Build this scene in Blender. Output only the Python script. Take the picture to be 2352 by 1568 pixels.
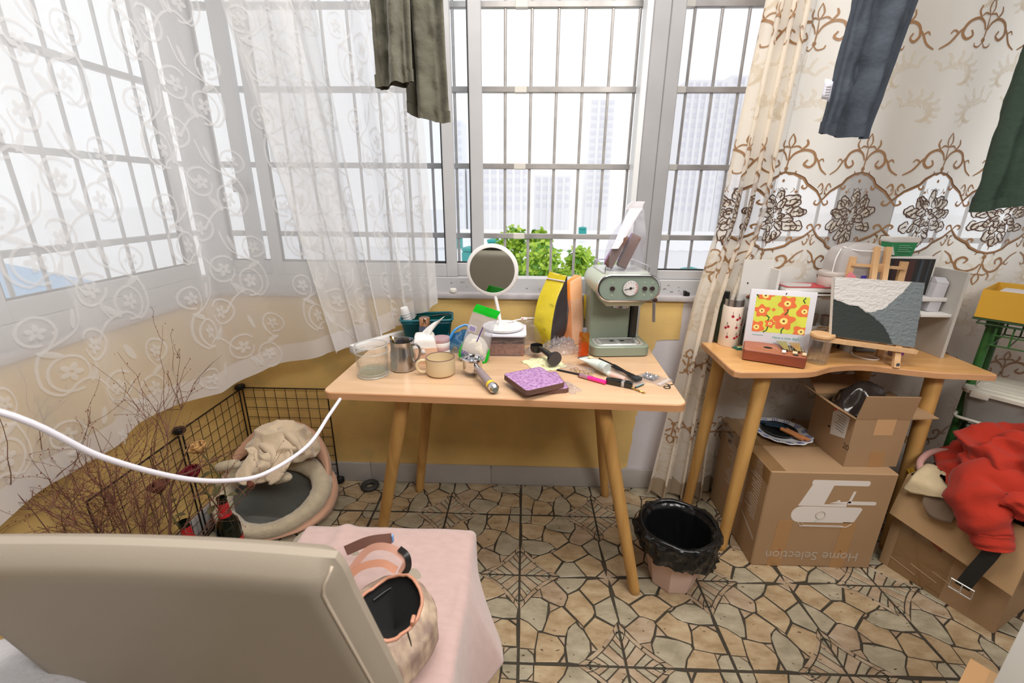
import bpy, bmesh, math, random
from mathutils import Vector, Matrix, noise as mnoise
PI = math.pi
R = math.radians
for o in list(bpy.data.objects): bpy.data.objects.remove(o)
S = bpy.context.scene
COL = S.collection
# ------------------------------------------------------------------ camera
FPX = 1010.7
pitch, roll, yaw, CAMH = 0.3189, 0.0080, -0.0282, 1.3678
_fw = Vector((math.sin(yaw)*math.cos(pitch), math.cos(yaw)*math.cos(pitch), -math.sin(pitch)))
_rt = Vector((math.cos(yaw), -math.sin(yaw), 0)); _up = _rt.cross(_fw)
_r2 = _rt*math.cos(roll) + _up*math.sin(roll); _u2 = _up*math.cos(roll) - _rt*math.sin(roll)
cd = bpy.data.cameras.new('camera'); cam = bpy.data.objects.new('camera', cd); COL.objects.link(cam)
cd.sensor_width = 36; cd.sensor_fit = 'HORIZONTAL'; cd.lens = FPX/2352*36
cd.clip_start = 0.02; cd.clip_end = 900
cam.matrix_world = Matrix(((_r2.x,_u2.x,-_fw.x,0),(_r2.y,_u2.y,-_fw.y,0),(_r2.z,_u2.z,-_fw.z,CAMH),(0,0,0,1)))
cd.dof.use_dof = True; cd.dof.focus_distance = 1.75; cd.dof.aperture_fstop = 4.5
S.camera = cam
# ------------------------------------------------------------------ light and exposure
S.view_settings.view_transform = 'Standard'; S.view_settings.look = 'None'
S.view_settings.exposure = 0.0; S.view_settings.gamma = 1.0; S.view_settings.use_curve_mapping = False
S.cycles.transparent_max_bounces = 32; S.cycles.max_bounces = 10; S.cycles.diffuse_bounces = 5
S.cycles.transmission_bounces = 10; S.cycles.glossy_bounces = 5
S.cycles.caustics_reflective = False; S.cycles.caustics_refractive = False
S.cycles.sample_clamp_indirect = 6
SKY = 1.22
w = bpy.data.worlds.new('overcast_sky'); S.world = w; w.use_nodes = True
_n = w.node_tree.nodes; _bg = _n['Background']
_bg.inputs['Color'].default_value = (0.985, 0.99, 1.0, 1); _bg.inputs['Strength'].default_value = SKY
def area(name, loc, size, sy, power, col, rot=(0,0,0)):
    l = bpy.data.lights.new(name, 'AREA'); l.shape = 'RECTANGLE'; l.size = size; l.size_y = sy
    l.energy = power; l.color = col
    o = bpy.data.objects.new(name, l); COL.objects.link(o); o.location = loc; o.rotation_euler = rot
    return o
# two added fill lights below the ceiling, unseen, to brighten the interior
area('fill_light', (0.2, 1.0, 2.62), 1.8, 0.7, 46, (1.0, 0.965, 0.92))
area('fill_light', (1.1, -0.6, 2.58), 1.6, 0.8, 74, (1.0, 0.965, 0.92))
# ------------------------------------------------------------------ colour and materials
def lin(h):
    h = h.lstrip('#'); v = [int(h[i:i+2], 16)/255 for i in (0, 2, 4)]
    return tuple((x/12.92 if x <= 0.04045 else ((x+0.055)/1.055)**2.4) for x in v) + (1,)
MATS = {}
def mat(name, col, rough=0.5, metal=0.0, spec=0.5, trans=0.0, ior=1.45, bump=0, bscale=60, var=0, vscale=6, sheen=0, col2=None, stretch=None, coat=0, alpha=1):
    """a principled material; bump/var add noise relief and a soft noise change of colour"""
    if name in MATS: return MATS[name]
    m = bpy.data.materials.new(name); m.use_nodes = True; MATS[name] = m
    nt = m.node_tree; N = nt.nodes; L = nt.links; b = N['Principled BSDF']
    c = lin(col) if isinstance(col, str) else col
    b.inputs['Base Color'].default_value = c; b.inputs['Roughness'].default_value = rough
    b.inputs['Metallic'].default_value = metal; b.inputs['Specular IOR Level'].default_value = spec
    b.inputs['Transmission Weight'].default_value = trans; b.inputs['IOR'].default_value = ior
    b.inputs['Sheen Weight'].default_value = sheen; b.inputs['Coat Weight'].default_value = coat
    b.inputs['Alpha'].default_value = alpha
    if bump or var:
        tc = N.new('ShaderNodeTexCoord'); src = tc.outputs['Object']
        if stretch:
            mp = N.new('ShaderNodeMapping'); mp.inputs['Scale'].default_value = stretch
            L.new(src, mp.inputs['Vector']); src = mp.outputs['Vector']
    if var:
        n1 = N.new('ShaderNodeTexNoise'); n1.inputs['Scale'].default_value = vscale; n1.inputs['Detail'].default_value = 4
        L.new(src, n1.inputs['Vector'])
        mx = N.new('ShaderNodeMix'); mx.data_type = 'RGBA'
        c2 = lin(col2) if col2 else tuple(x*(1-var) for x in c[:3]) + (1,)
        mx.inputs[6].default_value = c; mx.inputs[7].default_value = c2
        rp = N.new('ShaderNodeMapRange'); rp.inputs['From Min'].default_value = 0.35; rp.inputs['From Max'].default_value = 0.65
        L.new(n1.outputs['Fac'], rp.inputs['Value']); L.new(rp.outputs['Result'], mx.inputs[0])
        L.new(mx.outputs[2], b.inputs['Base Color'])
    if bump:
        n2 = N.new('ShaderNodeTexNoise'); n2.inputs['Scale'].default_value = bscale; n2.inputs['Detail'].default_value = 3
        L.new(src, n2.inputs['Vector'])
        bp = N.new('ShaderNodeBump'); bp.inputs['Strength'].default_value = min(1, bump); bp.inputs['Distance'].default_value = 0.004
        L.new(n2.outputs['Fac'], bp.inputs['Height']); L.new(bp.outputs['Normal'], b.inputs['Normal'])
    return m
def clear(name, col='#ffffff', fac=0.85, rough=0.08, gloss=0.06, body=None):
    """thin clear film or pane: mostly straight-through, a little body colour, a little gloss (Fresnel)"""
    if name in MATS: return MATS[name]
    m = bpy.data.materials.new(name); m.use_nodes = True; MATS[name] = m
    nt = m.node_tree; N = nt.nodes; L = nt.links; N.remove(N['Principled BSDF']); out = N['Material Output']
    t = N.new('ShaderNodeBsdfTransparent'); t.inputs['Color'].default_value = lin(col)
    d = N.new('ShaderNodeBsdfDiffuse'); d.inputs['Color'].default_value = lin(body or col)
    tl = N.new('ShaderNodeBsdfTranslucent'); tl.inputs['Color'].default_value = lin(body or col)
    ad = N.new('ShaderNodeMixShader'); ad.inputs[0].default_value = 0.5; L.new(d.outputs[0], ad.inputs[1]); L.new(tl.outputs[0], ad.inputs[2])
    mx = N.new('ShaderNodeMixShader'); mx.inputs[0].default_value = fac; L.new(ad.outputs[0], mx.inputs[1]); L.new(t.outputs[0], mx.inputs[2])
    g = N.new('ShaderNodeBsdfGlossy'); g.inputs['Roughness'].default_value = rough
    fr = N.new('ShaderNodeLayerWeight'); fr.inputs['Blend'].default_value = 0.5
    pw = N.new('ShaderNodeMath'); pw.operation = 'POWER'; pw.inputs[1].default_value = 3.0; L.new(fr.outputs['Facing'], pw.inputs[0])
    ma = N.new('ShaderNodeMath'); ma.operation = 'MULTIPLY_ADD'; ma.inputs[1].default_value = min(0.6, gloss*4); ma.inputs[2].default_value = gloss*0.14; L.new(pw.outputs[0], ma.inputs[0])
    m2 = N.new('ShaderNodeMixShader'); L.new(ma.outputs[0], m2.inputs[0]); L.new(mx.outputs[0], m2.inputs[1]); L.new(g.outputs[0], m2.inputs[2])
    L.new(m2.outputs[0], out.inputs['Surface'])
    return m
def wood(name, c1, c2, scale=(2, 30, 30), rough=0.45, rings=3.0, coat=0.0):
    if name in MATS: return MATS[name]
    m = mat(name, c1, rough, coat=coat); nt = m.node_tree; N = nt.nodes; L = nt.links; b = N['Principled BSDF']
    tc = N.new('ShaderNodeTexCoord'); mp = N.new('ShaderNodeMapping'); mp.inputs['Scale'].default_value = scale
    L.new(tc.outputs['Object'], mp.inputs['Vector'])
    n1 = N.new('ShaderNodeTexNoise'); n1.inputs['Scale'].default_value = 1.0; n1.inputs['Detail'].default_value = 6; n1.inputs['Distortion'].default_value = 0.6
    L.new(mp.outputs['Vector'], n1.inputs['Vector'])
    rp = N.new('ShaderNodeMapRange'); rp.inputs['From Min'].default_value = 0.3; rp.inputs['From Max'].default_value = 0.7
    L.new(n1.outputs['Fac'], rp.inputs['Value'])
    mx = N.new('ShaderNodeMix'); mx.data_type = 'RGBA'; mx.inputs[6].default_value = lin(c1); mx.inputs[7].default_value = lin(c2)
    L.new(rp.outputs['Result'], mx.inputs[0]); L.new(mx.outputs[2], b.inputs['Base Color'])
    return m
# ------------------------------------------------------------------ mesh builder
class MB:
    def __init__(s): s.v = []; s.f = []; s.mi = []; s.m = 0
    def add(s, vs, fs, M=None):
        o = len(s.v)
        s.v += [tuple(M @ Vector(v)) if M else tuple(v) for v in vs]
        s.f += [tuple(i+o for i in f) for f in fs]; s.mi += [s.m]*len(fs)
        return s
    def box(s, c, d, M=None):
        x, y, z = c; a, b, e = d[0]/2, d[1]/2, d[2]/2
        vs = [(x+i*a, y+j*b, z+k*e) for i in (-1,1) for j in (-1,1) for k in (-1,1)]
        return s.add(vs, [(0,1,3,2),(4,6,7,5),(0,4,5,1),(2,3,7,6),(0,2,6,4),(1,5,7,3)], M)
    def bb(s, a, b, M=None):
        return s.box([(a[i]+b[i])/2 for i in range(3)], [abs(b[i]-a[i]) for i in range(3)], M)
    def rbox(s, c, d, r, seg=2, M=None):
        bm = bmesh.new(); bmesh.ops.create_cube(bm, size=1)
        for v in bm.verts: v.co = Vector((v.co.x*d[0], v.co.y*d[1], v.co.z*d[2]))
        bmesh.ops.bevel(bm, geom=bm.edges[:], offset=r, segments=seg, affect='EDGES', profile=0.5)
        T = Matrix.Translation(c); T = M @ T if M else T
        bm.verts.index_update()
        s.add([v.co.copy() for v in bm.verts], [[v.index for v in f.verts] for f in bm.faces], T); bm.free(); return s
    def cyl(s, p0, p1, r0, r1=None, n=16, cap=True, M=None):
        r1 = r0 if r1 is None else r1
        p0 = Vector(p0); p1 = Vector(p1); d = (p1-p0).normalized()
        u = d.orthogonal().normalized(); w = d.cross(u)
        vs = []
        for p, r in ((p0, r0), (p1, r1)):
            for i in range(n):
                a = 2*PI*i/n; vs.append(p+(u*math.cos(a)+w*math.sin(a))*r)
        fs = [(i, (i+1) % n, n+(i+1) % n, n+i) for i in range(n)]
        if cap: fs += [tuple(range(n-1, -1, -1)), tuple(range(n, 2*n))]
        return s.add(vs, fs, M)
    def tube(s, pts, r, n=8, cap=True, closed=False, M=None):
        pts = [Vector(p) for p in pts]; k = len(pts); rs = r if isinstance(r, (list, tuple)) else [r]*k
        vs = []; u = None
        for i, p in enumerate(pts):
            a = pts[i-1] if (i or closed) else p; b = pts[(i+1) % k] if (i < k-1 or closed) else p
            d = (b-a); d = d.normalized() if d.length > 1e-9 else Vector((0,0,1))
            if u is None: u = d.orthogonal().normalized()
            u = u-d*u.dot(d); u = u.normalized() if u.length > 1e-6 else d.orthogonal().normalized()
            w = d.cross(u)
            for j in range(n):
                t = 2*PI*j/n; vs.append(p+(u*math.cos(t)+w*math.sin(t))*rs[i])
        fs = []
        for i in range(k if closed else k-1):
            o, q = i*n, ((i+1) % k)*n
            fs += [(o+j, o+(j+1) % n, q+(j+1) % n, q+j) for j in range(n)]
        if cap and not closed: fs += [tuple(range(n-1,-1,-1)), tuple(range((k-1)*n, k*n))]
        return s.add(vs, fs, M)
    def lathe(s, prof, n=32, M=None, cap=True, squash=1.0):
        """prof: list of (radius, z) from bottom to top"""
        vs = []; fs = []; k = len(prof)
        for r, z in prof:
            for j in range(n):
                a = 2*PI*j/n; vs.append((r*math.cos(a), r*squash*math.sin(a), z))
        for i in range(k-1):
            fs += [(i*n+j, i*n+(j+1) % n, (i+1)*n+(j+1) % n, (i+1)*n+j) for j in range(n)]
        if cap:
            if prof[0][0] > 1e-5: fs.append(tuple(range(n-1,-1,-1)))
            if prof[-1][0] > 1e-5: fs.append(tuple(range((k-1)*n, k*n)))
        return s.add(vs, fs, M)
    def prism(s, poly, z0, z1, M=None):
        n = len(poly); a = sum(poly[i][0]*poly[(i+1)%n][1]-poly[(i+1)%n][0]*poly[i][1] for i in range(n))
        if a < 0: poly = poly[::-1]
        vs = [(x, y, z0) for x, y in poly]+[(x, y, z1) for x, y in poly]
        fs = [tuple(range(n-1,-1,-1)), tuple(range(n, 2*n))]+[(i, (i+1) % n, n+(i+1) % n, n+i) for i in range(n)]
        return s.add(vs, fs, M)
    def grid(s, fn, nu, nv, cu=False, M=None):
        """surface fn(u,v) with u,v in 0..1; cu closes it round in u"""
        mu = nu if cu else nu+1
        vs = [fn(i/nu, j/nv) for j in range(nv+1) for i in range(mu)]
        fs = [(j*mu+i, j*mu+(i+1) % mu, (j+1)*mu+(i+1) % mu, (j+1)*mu+i) for j in range(nv) for i in range(nu)]
        return s.add(vs, fs, M)
    def ball(s, c, r, n=12, m=8, M=None, sc=(1,1,1)):
        c = Vector(c)
        def f(u, v):
            t = PI*v; a = 2*PI*u; q = max(math.sin(t), 1e-4)
            return c+Vector((math.cos(a)*q*sc[0], math.sin(a)*q*sc[1], -math.cos(t)*sc[2]))*r
        return s.grid(f, n, m, True, M)
    def obj(s, name, mats, parent=None, smooth=35, solid=0, sub=0, loc=None, rot=None, off=0, weld=False):
        me = bpy.data.meshes.new(name); me.from_pydata([tuple(v) for v in s.v], [], s.f)
        if not isinstance(mats, (list, tuple)): mats = [mats]
        for m in mats: me.materials.append(m)
        if len(mats) > 1: me.polygons.foreach_set('material_index', s.mi)
        me.update()
        if weld:
            bm = bmesh.new(); bm.from_mesh(me); bmesh.ops.remove_doubles(bm, verts=bm.verts[:], dist=weld if weld is not True else 1e-5); bm.to_mesh(me); bm.free()
        if smooth:
            me.shade_smooth()
            if smooth < 180: me.set_sharp_from_angle(angle=R(smooth))
        o = bpy.data.objects.new(name, me); COL.objects.link(o)
        if parent: o.parent = parent
        if loc is not None: o.location = loc
        if rot is not None: o.rotation_euler = rot
        if solid:
            q = o.modifiers.new('solid', 'SOLIDIFY'); q.thickness = solid; q.offset = off
        if sub:
            q = o.modifiers.new('sub', 'SUBSURF'); q.levels = sub; q.render_levels = sub
        return o
def tag(o, label=None, cat=None, group=None, kind=None):
    if label: o['label'] = label
    if cat: o['category'] = cat
    if group: o['group'] = group
    if kind: o['kind'] = kind
    return o
def thing(name, label, cat, loc=(0,0,0), rot=0, group=None):
    o = bpy.data.objects.new(name, None); COL.objects.link(o); o.empty_display_size = 0.05
    o.location = loc; o.rotation_euler = rot if isinstance(rot, (tuple, list)) else (0,0,rot)
    return tag(o, label, cat, group)
def struct(o): o['kind'] = 'structure'; return o
def copy_tree(o, parent=None):
    c = o.copy(); COL.objects.link(c)
    if parent is not None: c.parent = parent
    for ch in list(o.children): copy_tree(ch, c)
    return c
def spline(pts, n=8):
    """Catmull-Rom through the points"""
    P = [Vector(p) for p in pts]; out = []
    for i in range(len(P)-1):
        a = P[i-1] if i else P[i]*2-P[i+1]; b, c = P[i], P[i+1]; d = P[i+2] if i+2 < len(P) else P[i+1]*2-P[i]
        for k in range(n):
            t = k/n; out.append(0.5*((2*b)+(c-a)*t+(2*a-5*b+4*c-d)*t*t+(3*b-a-3*c+d)*t**3))
    out.append(P[-1]); return out
def lerp(a, b, t): return a+(b-a)*t
def interp(xs, ys, x):
    if x <= xs[0]: return ys[0]
    for i in range(len(xs)-1):
        if x <= xs[i+1]:
            t = (x-xs[i])/(xs[i+1]-xs[i]); return ys[i]+(ys[i+1]-ys[i])*t
    return ys[-1]
def fbm(p, s=1.0, o=3): return mnoise.fractal(Vector(p)*s, 1.0, 2.0, o)
def text(body, size, mat_, parent=None, loc=(0,0,0), rot=(0,0,0), name='lettering', ext=0.0002, align='CENTER', sx=1):
    """flat lettering as mesh (made from a text curve, no bpy.ops)"""
    cu = bpy.data.curves.new(name, 'FONT'); cu.body = body; cu.size = size; cu.extrude = ext; cu.align_x = align; cu.align_y = 'CENTER'
    t = bpy.data.objects.new(name, cu); COL.objects.link(t)
    dg = bpy.context.evaluated_depsgraph_get(); me = bpy.data.meshes.new_from_object(t.evaluated_get(dg))
    bpy.data.objects.remove(t); me.materials.clear(); me.materials.append(mat_)
    o = bpy.data.objects.new(name, me); COL.objects.link(o); o.location = loc; o.rotation_euler = rot; o.scale = (sx, 1, 1)
    if parent: o.parent = parent
    return o
# ================================================================== THE ROOM
XL, YB, XR, YF, CZ = -1.35, 1.874, 2.75, -1.7, 2.66
GROUT = mat('dark_grout', '#3c3529', 0.75, bump=0.6, bscale=220, var=0.35, vscale=14)
def stone_mat(name, c1, c2, c3):
    m = mat(name, c1, 0.42); nt = m.node_tree; N = nt.nodes; L = nt.links; b = N['Principled BSDF']
    tc = N.new('ShaderNodeTexCoord'); oi = N.new('ShaderNodeObjectInfo')
    ad = N.new('ShaderNodeVectorMath'); ad.operation = 'ADD'
    L.new(tc.outputs['Object'], ad.inputs[0]); L.new(oi.outputs['Location'], ad.inputs[1])
    n1 = N.new('ShaderNodeTexNoise'); n1.inputs['Scale'].default_value = 16; n1.inputs['Detail'].default_value = 6; n1.inputs['Roughness'].default_value = 0.65
    mp = N.new('ShaderNodeMapping'); mp.inputs['Scale'].default_value = (0.7, 1.5, 1); mp.inputs['Rotation'].default_value = (0, 0, 0.5)
    L.new(ad.outputs[0], mp.inputs['Vector']); L.new(mp.outputs['Vector'], n1.inputs['Vector'])
    cr = N.new('ShaderNodeValToRGB'); e = cr.color_ramp.elements
    e[0].position = 0.36; e[0].color = lin(c2); e[1].position = 0.66; e[1].color = lin(c3)
    q = cr.color_ramp.elements.new(0.5); q.color = lin(c1); L.new(n1.outputs['Fac'], cr.inputs[0])
    # dark little pits and yellow freckles
    n2 = N.new('ShaderNodeTexNoise'); n2.inputs['Scale'].default_value = 75; n2.inputs['Detail'].default_value = 2
    mp2 = N.new('ShaderNodeMapping'); mp2.inputs['Scale'].default_value = (0.55, 1.25, 1); mp2.inputs['Rotation'].default_value = (0, 0, -0.6)
    L.new(ad.outputs[0], mp2.inputs['Vector']); L.new(mp2.outputs['Vector'], n2.inputs['Vector'])
    r2 = N.new('ShaderNodeMapRange'); r2.inputs['From Min'].default_value = 0.69; r2.inputs['From Max'].default_value = 0.72
    L.new(n2.outputs['Fac'], r2.inputs['Value'])
    mx = N.new('ShaderNodeMix'); mx.data_type = 'RGBA'; mx.inputs[7].default_value = lin('#4a3a28')
    L.new(r2.outputs['Result'], mx.inputs[0]); L.new(cr.outputs['Color'], mx.inputs[6]); L.new(mx.outputs[2], b.inputs['Base Color'])
    bp = N.new('ShaderNodeBump'); bp.inputs['Strength'].default_value = 0.25; bp.inputs['Distance'].default_value = 0.002
    L.new(n1.outputs['Fac'], bp.inputs['Height']); L.new(bp.outputs['Normal'], b.inputs['Normal'])
    return m
ST = [stone_mat('tan_stone', '#a08a6c', '#8c7657', '#ad9b7d'), stone_mat('grey_stone', '#968c77', '#857d68', '#a49a84'), stone_mat('rose_stone', '#9b8770', '#88735b', '#a89781')]
fl = MB(); fl.bb((XL-0.1, YF, -0.08), (XR, YB, -0.0035)); FLOOR = struct(fl.obj('floor', GROUT, smooth=0))
# one 1/3 m tile traced as irregular flagstones; corners in the tracing frame -> unit square
T = 1/3; TX0, TY0 = -0.0011, 0.9795
def homog(src):
    import numpy as np
    A = []; dst = [(0,0),(0,1),(1,1),(1,0)]
    for (x, y), (u, v) in zip(src, dst):
        A += [[x,y,1,0,0,0,-u*x,-u*y,-u],[0,0,0,x,y,1,-v*x,-v*y,-v]]
    return np.linalg.svd(np.array(A, float))[2][-1].reshape(3, 3)
HM = homog([(567,1393),(567,790),(1165,805),(1300,1415)])
def uvp(p):
    a = HM @ (p[0], p[1], 1); return (a[0]/a[2], a[1]/a[2])
PCS = [
 (1,[(567,1393),(567,1301),(618,1305),(660,1345),(667,1397)]), (2,[(622,1304),(668,1308),(664,1342)]),
 (0,[(567,1100),(620,1124),(688,1184),(668,1305),(567,1296)]), (1,[(567,1032),(640,952),(700,954),(755,987),(752,1040),(742,1112),(718,1176),(690,1178),(620,1118),(567,1092)]),
 (2,[(648,946),(697,893),(714,952),(700,950)]), (2,[(763,990),(830,1015),(768,1048)]),
 (0,[(768,1055),(848,1014),(948,1112),(895,1155),(876,1212),(800,1208),(724,1185),(748,1115)]),
 (2,[(700,887),(790,836),(880,930),(884,952),(863,1005),(838,1010),(762,978),(718,952)]),
 (1,[(822,818),(1012,820),(983,865),(948,895),(888,926),(808,846)]), (0,[(1020,830),(1090,824),(1163,882),(1174,936),(1062,998),(968,893),(998,857)]),
 (2,[(1096,822),(1165,815),(1163,872)]), (0,[(962,901),(1056,1010),(1070,1053),(1057,1082),(995,1148),(960,1108),(868,1015),(890,950),(888,935)]),
 (1,[(1068,1004),(1178,943),(1230,1110),(1204,1141),(1080,1072),(1076,1045)]), (0,[(1072,1085),(1201,1151),(1188,1205),(1148,1262),(1097,1310),(1050,1253),(1005,1177),(999,1162)]),
 (1,[(944,1124),(965,1152),(998,1182),(1038,1250),(1043,1320),(1010,1373),(967,1403),(893,1393),(878,1290),(888,1180),(916,1142)]),
 (0,[(692,1192),(720,1194),(820,1220),(868,1288),(868,1330),(826,1393),(675,1393),(675,1300)]), (2,[(828,1222),(873,1220),(870,1280)]), (2,[(842,1394),(872,1346),(880,1396)]),
 (2,[(1049,1266),(1090,1313),(1052,1316)]), (2,[(957,1113),(992,1150),(1000,1165),(970,1148)]),
 (0,[(1098,1316),(1152,1268),(1192,1210),(1207,1156),(1236,1118),(1243,1146),(1211,1212),(1165,1268),(1112,1318),(1050,1366),(975,1407),(1015,1378)]) if False else (2,[(800,840),(818,822),(808,843)]),
]
def arc(p, q, bow, n):
    """points on a slightly bowed line p..q, bow>0 bends towards the tile centre"""
    out = []
    for i in range(n+1):
        t = i/n; x = lerp(p[0], q[0], t); y = lerp(p[1], q[1], t); k = bow*4*t*(1-t)
        out.append((x, y, k))
    return out
def diamond(cx, cy, sx, sy):
    """quarter of the diamond figure at a tile corner: a kerb of four slabs and leaf-like chevrons inside"""
    P = []
    def at(a, r):   # a 0..1 along the kerb, r = distance scale; the edge is bowed inwards
        x, y = (1-a)*r, a*r; k = -0.029*4*a*(1-a)*r/0.46
        return (cx+sx*(x+k), cy+sy*(y+k))
    g = 0.012
    for a0, a1 in ((0.02,0.16),(0.16,0.5),(0.5,0.84),(0.84,0.98)):
        e0, e1 = a0+g, a1-g
        P.append((2, [at(e0,0.455), at((e0+e1)/2,0.455), at(e1,0.455), at(e1,0.395), at((e0+e1)/2,0.395), at(e0,0.395)]))
    rs = [0.0, 0.16, 0.235, 0.305, 0.375]
    # chevrons: strips running from the axes to the kerb
    def ch(t): return at(t, 0.38)
    for lo, hi, c in ((0.02,0.13,1),(0.13,0.26,2),(0.26,0.4,1),(0.4,0.6,2),(0.6,0.74,1),(0.74,0.87,2),(0.87,0.98,1)):
        def axis(t):
            return (cx+sx*max(0.0,(0.5-t))*2*0.36*0.92, cy+sy*max(0.0,(t-0.5))*2*0.36*0.92)
        a0, a1 = lo+0.012, hi-0.012
        q0, q1 = axis(a0), axis(a1); p0, p1 = ch(a0), ch(a1)
        ins = 0.012
        def inn(q): return (q[0]+sx*ins*(1 if abs(q[0]-cx) < 1e-6 else 0.7), q[1]+sy*ins*(1 if abs(q[1]-cy) < 1e-6 else 0.7))
        q0, q1 = inn(q0), inn(q1)
        m0 = (lerp(q0[0],p0[0],0.5)+sx*0.012, lerp(q0[1],p0[1],0.5)+sy*0.012); m1 = (lerp(q1[0],p1[0],0.5)+sx*0.012, lerp(q1[1],p1[1],0.5)+sy*0.012)
        P.append((c, [q0, m0, p0, p1, m1, q1]+([(cx+sx*0.012, cy+sy*0.012)] if lo < 0.5 < hi else [])))
    return P
def inset(poly, d):
    n = len(poly); A = sum(poly[i][0]*poly[(i+1)%n][1]-poly[(i+1)%n][0]*poly[i][1] for i in range(n))
    if A < 0: poly = poly[::-1]
    out = []
    for i in range(n):
        p, c, q = Vector(poly[i-1]), Vector(poly[i]), Vector(poly[(i+1) % n])
        e1 = (c-p); e2 = (q-c)
        if e1.length < 1e-7 or e2.length < 1e-7: out.append(tuple(c)); continue
        e1.normalize(); e2.normalize(); n1 = Vector((-e1.y, e1.x)); n2 = Vector((-e2.y, e2.x)); b = n1+n2
        if b.length < 0.2: out.append(tuple(c+n1*d)); continue
        b = b/b.length; k = d/max(0.4, b.dot(n1)); out.append(tuple(c+b*k))
    return out
TILE = [(c, [(0.012+1.006*a, 0.012+1.006*b) for a, b in map(uvp, ps)], 0.006) for c, ps in PCS] + [(c, ps, 0.0) for c, ps in diamond(0,1,1,-1)+diamond(1,0,-1,1)]
def clipy(poly, ax, lim, keep):
    out = []
    for i in range(len(poly)):
        a, b = poly[i], poly[(i+1) % len(poly)]; ia, ib = keep(a[ax]), keep(b[ax])
        if ia: out.append(a)
        if ia != ib:
            t = (lim-a[ax])/(b[ax]-a[ax]); out.append((lerp(a[0],b[0],t), lerp(a[1],b[1],t)))
    return out
def stone_mb(poly, mb, z=0.0):
    """one flagstone: flat top with a small chamfer"""
    n = len(poly); inn = inset(poly, 0.0016)
    A = sum(poly[i][0]*poly[(i+1)%n][1]-poly[(i+1)%n][0]*poly[i][1] for i in range(n))
    if A < 0: poly = poly[::-1]
    vs = [(x, y, -0.0045) for x, y in poly]+[(x, y, z-0.0012) for x, y in poly]+[(x, y, z) for x, y in inn]
    fs = [tuple(range(2*n, 3*n))]
    for i in range(n):
        j = (i+1) % n; fs += [(i, j, n+j, n+i), (n+i, n+j, 2*n+j, 2*n+i)]
    mb.add(vs, fs)
SPOT = []   # every flagstone: (visible distance key, colour, world polygon, rotation, kind)
rs = random.Random(4)
for i in range(-5, 9):
    for j in range(-4, 3):
        # the four tiles round a P corner are one tile turned about it
        ox, oy = i*T, j*T
        k = (i % 2, (j) % 2)
        rot = {(0,0):0, (1,0):1, (1,1):2, (0,1):3}[k]
        for c, ps, ins in TILE:
            q = []
            for u, v in ps:
                for _ in range(rot): u, v = 1-v, u
                q.append((TX0+ox+u*T, TY0+oy+v*T))
            if ins: q = inset(q, ins*T*0.35)
            for ax, lim, kp in ((1, YB-0.012, lambda t: t < YB-0.012), (0, XL+0.012, lambda t: t > XL+0.012)):
                q = clipy(q, ax, lim, kp) if q else q
            if len(q) < 3: continue
            A = abs(sum(q[n][0]*q[(n+1)%len(q)][1]-q[(n+1)%len(q)][0]*q[n][1] for n in range(len(q))))/2
            if A < 1.2e-5: continue
            cx = sum(p[0] for p in q)/len(q); cy = sum(p[1] for p in q)/len(q)
            d = Vector((cx, cy, -CAMH)); z = d.dot(_fw)
            if z < 0.05: continue
            px, py = 1176+FPX*d.dot(_r2)/z, 784-FPX*d.dot(_u2)/z
            vis = 760 < px < 2352 and 1100 < py < 1568 and not (px < 1110 and py > 1200) and not (1480 < px < 1660 and py < 1340) and not (px > 1740 and py < 1290+max(0,(px-1990)*0.5))
            SPOT.append((vis, A/(z*z*z), c, q, cx, cy))
SPOT.sort(key=lambda s: (not s[0], -s[1]))
rest = MB()
for n, (vis, key, c, q, cx, cy) in enumerate(SPOT):
    if n < 300 and vis:
        m = MB(); stone_mb([(x-cx, y-cy) for x, y in q], m, rs.uniform(-0.0006, 0.0006))
        m.obj('stone', ST[c], FLOOR, smooth=0, loc=(cx, cy, 0))
    else:
        rest.m = c; stone_mb(q, rest)
o = rest.obj('small_stones', ST, FLOOR, smooth=0); tag(o, kind='stuff')
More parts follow.
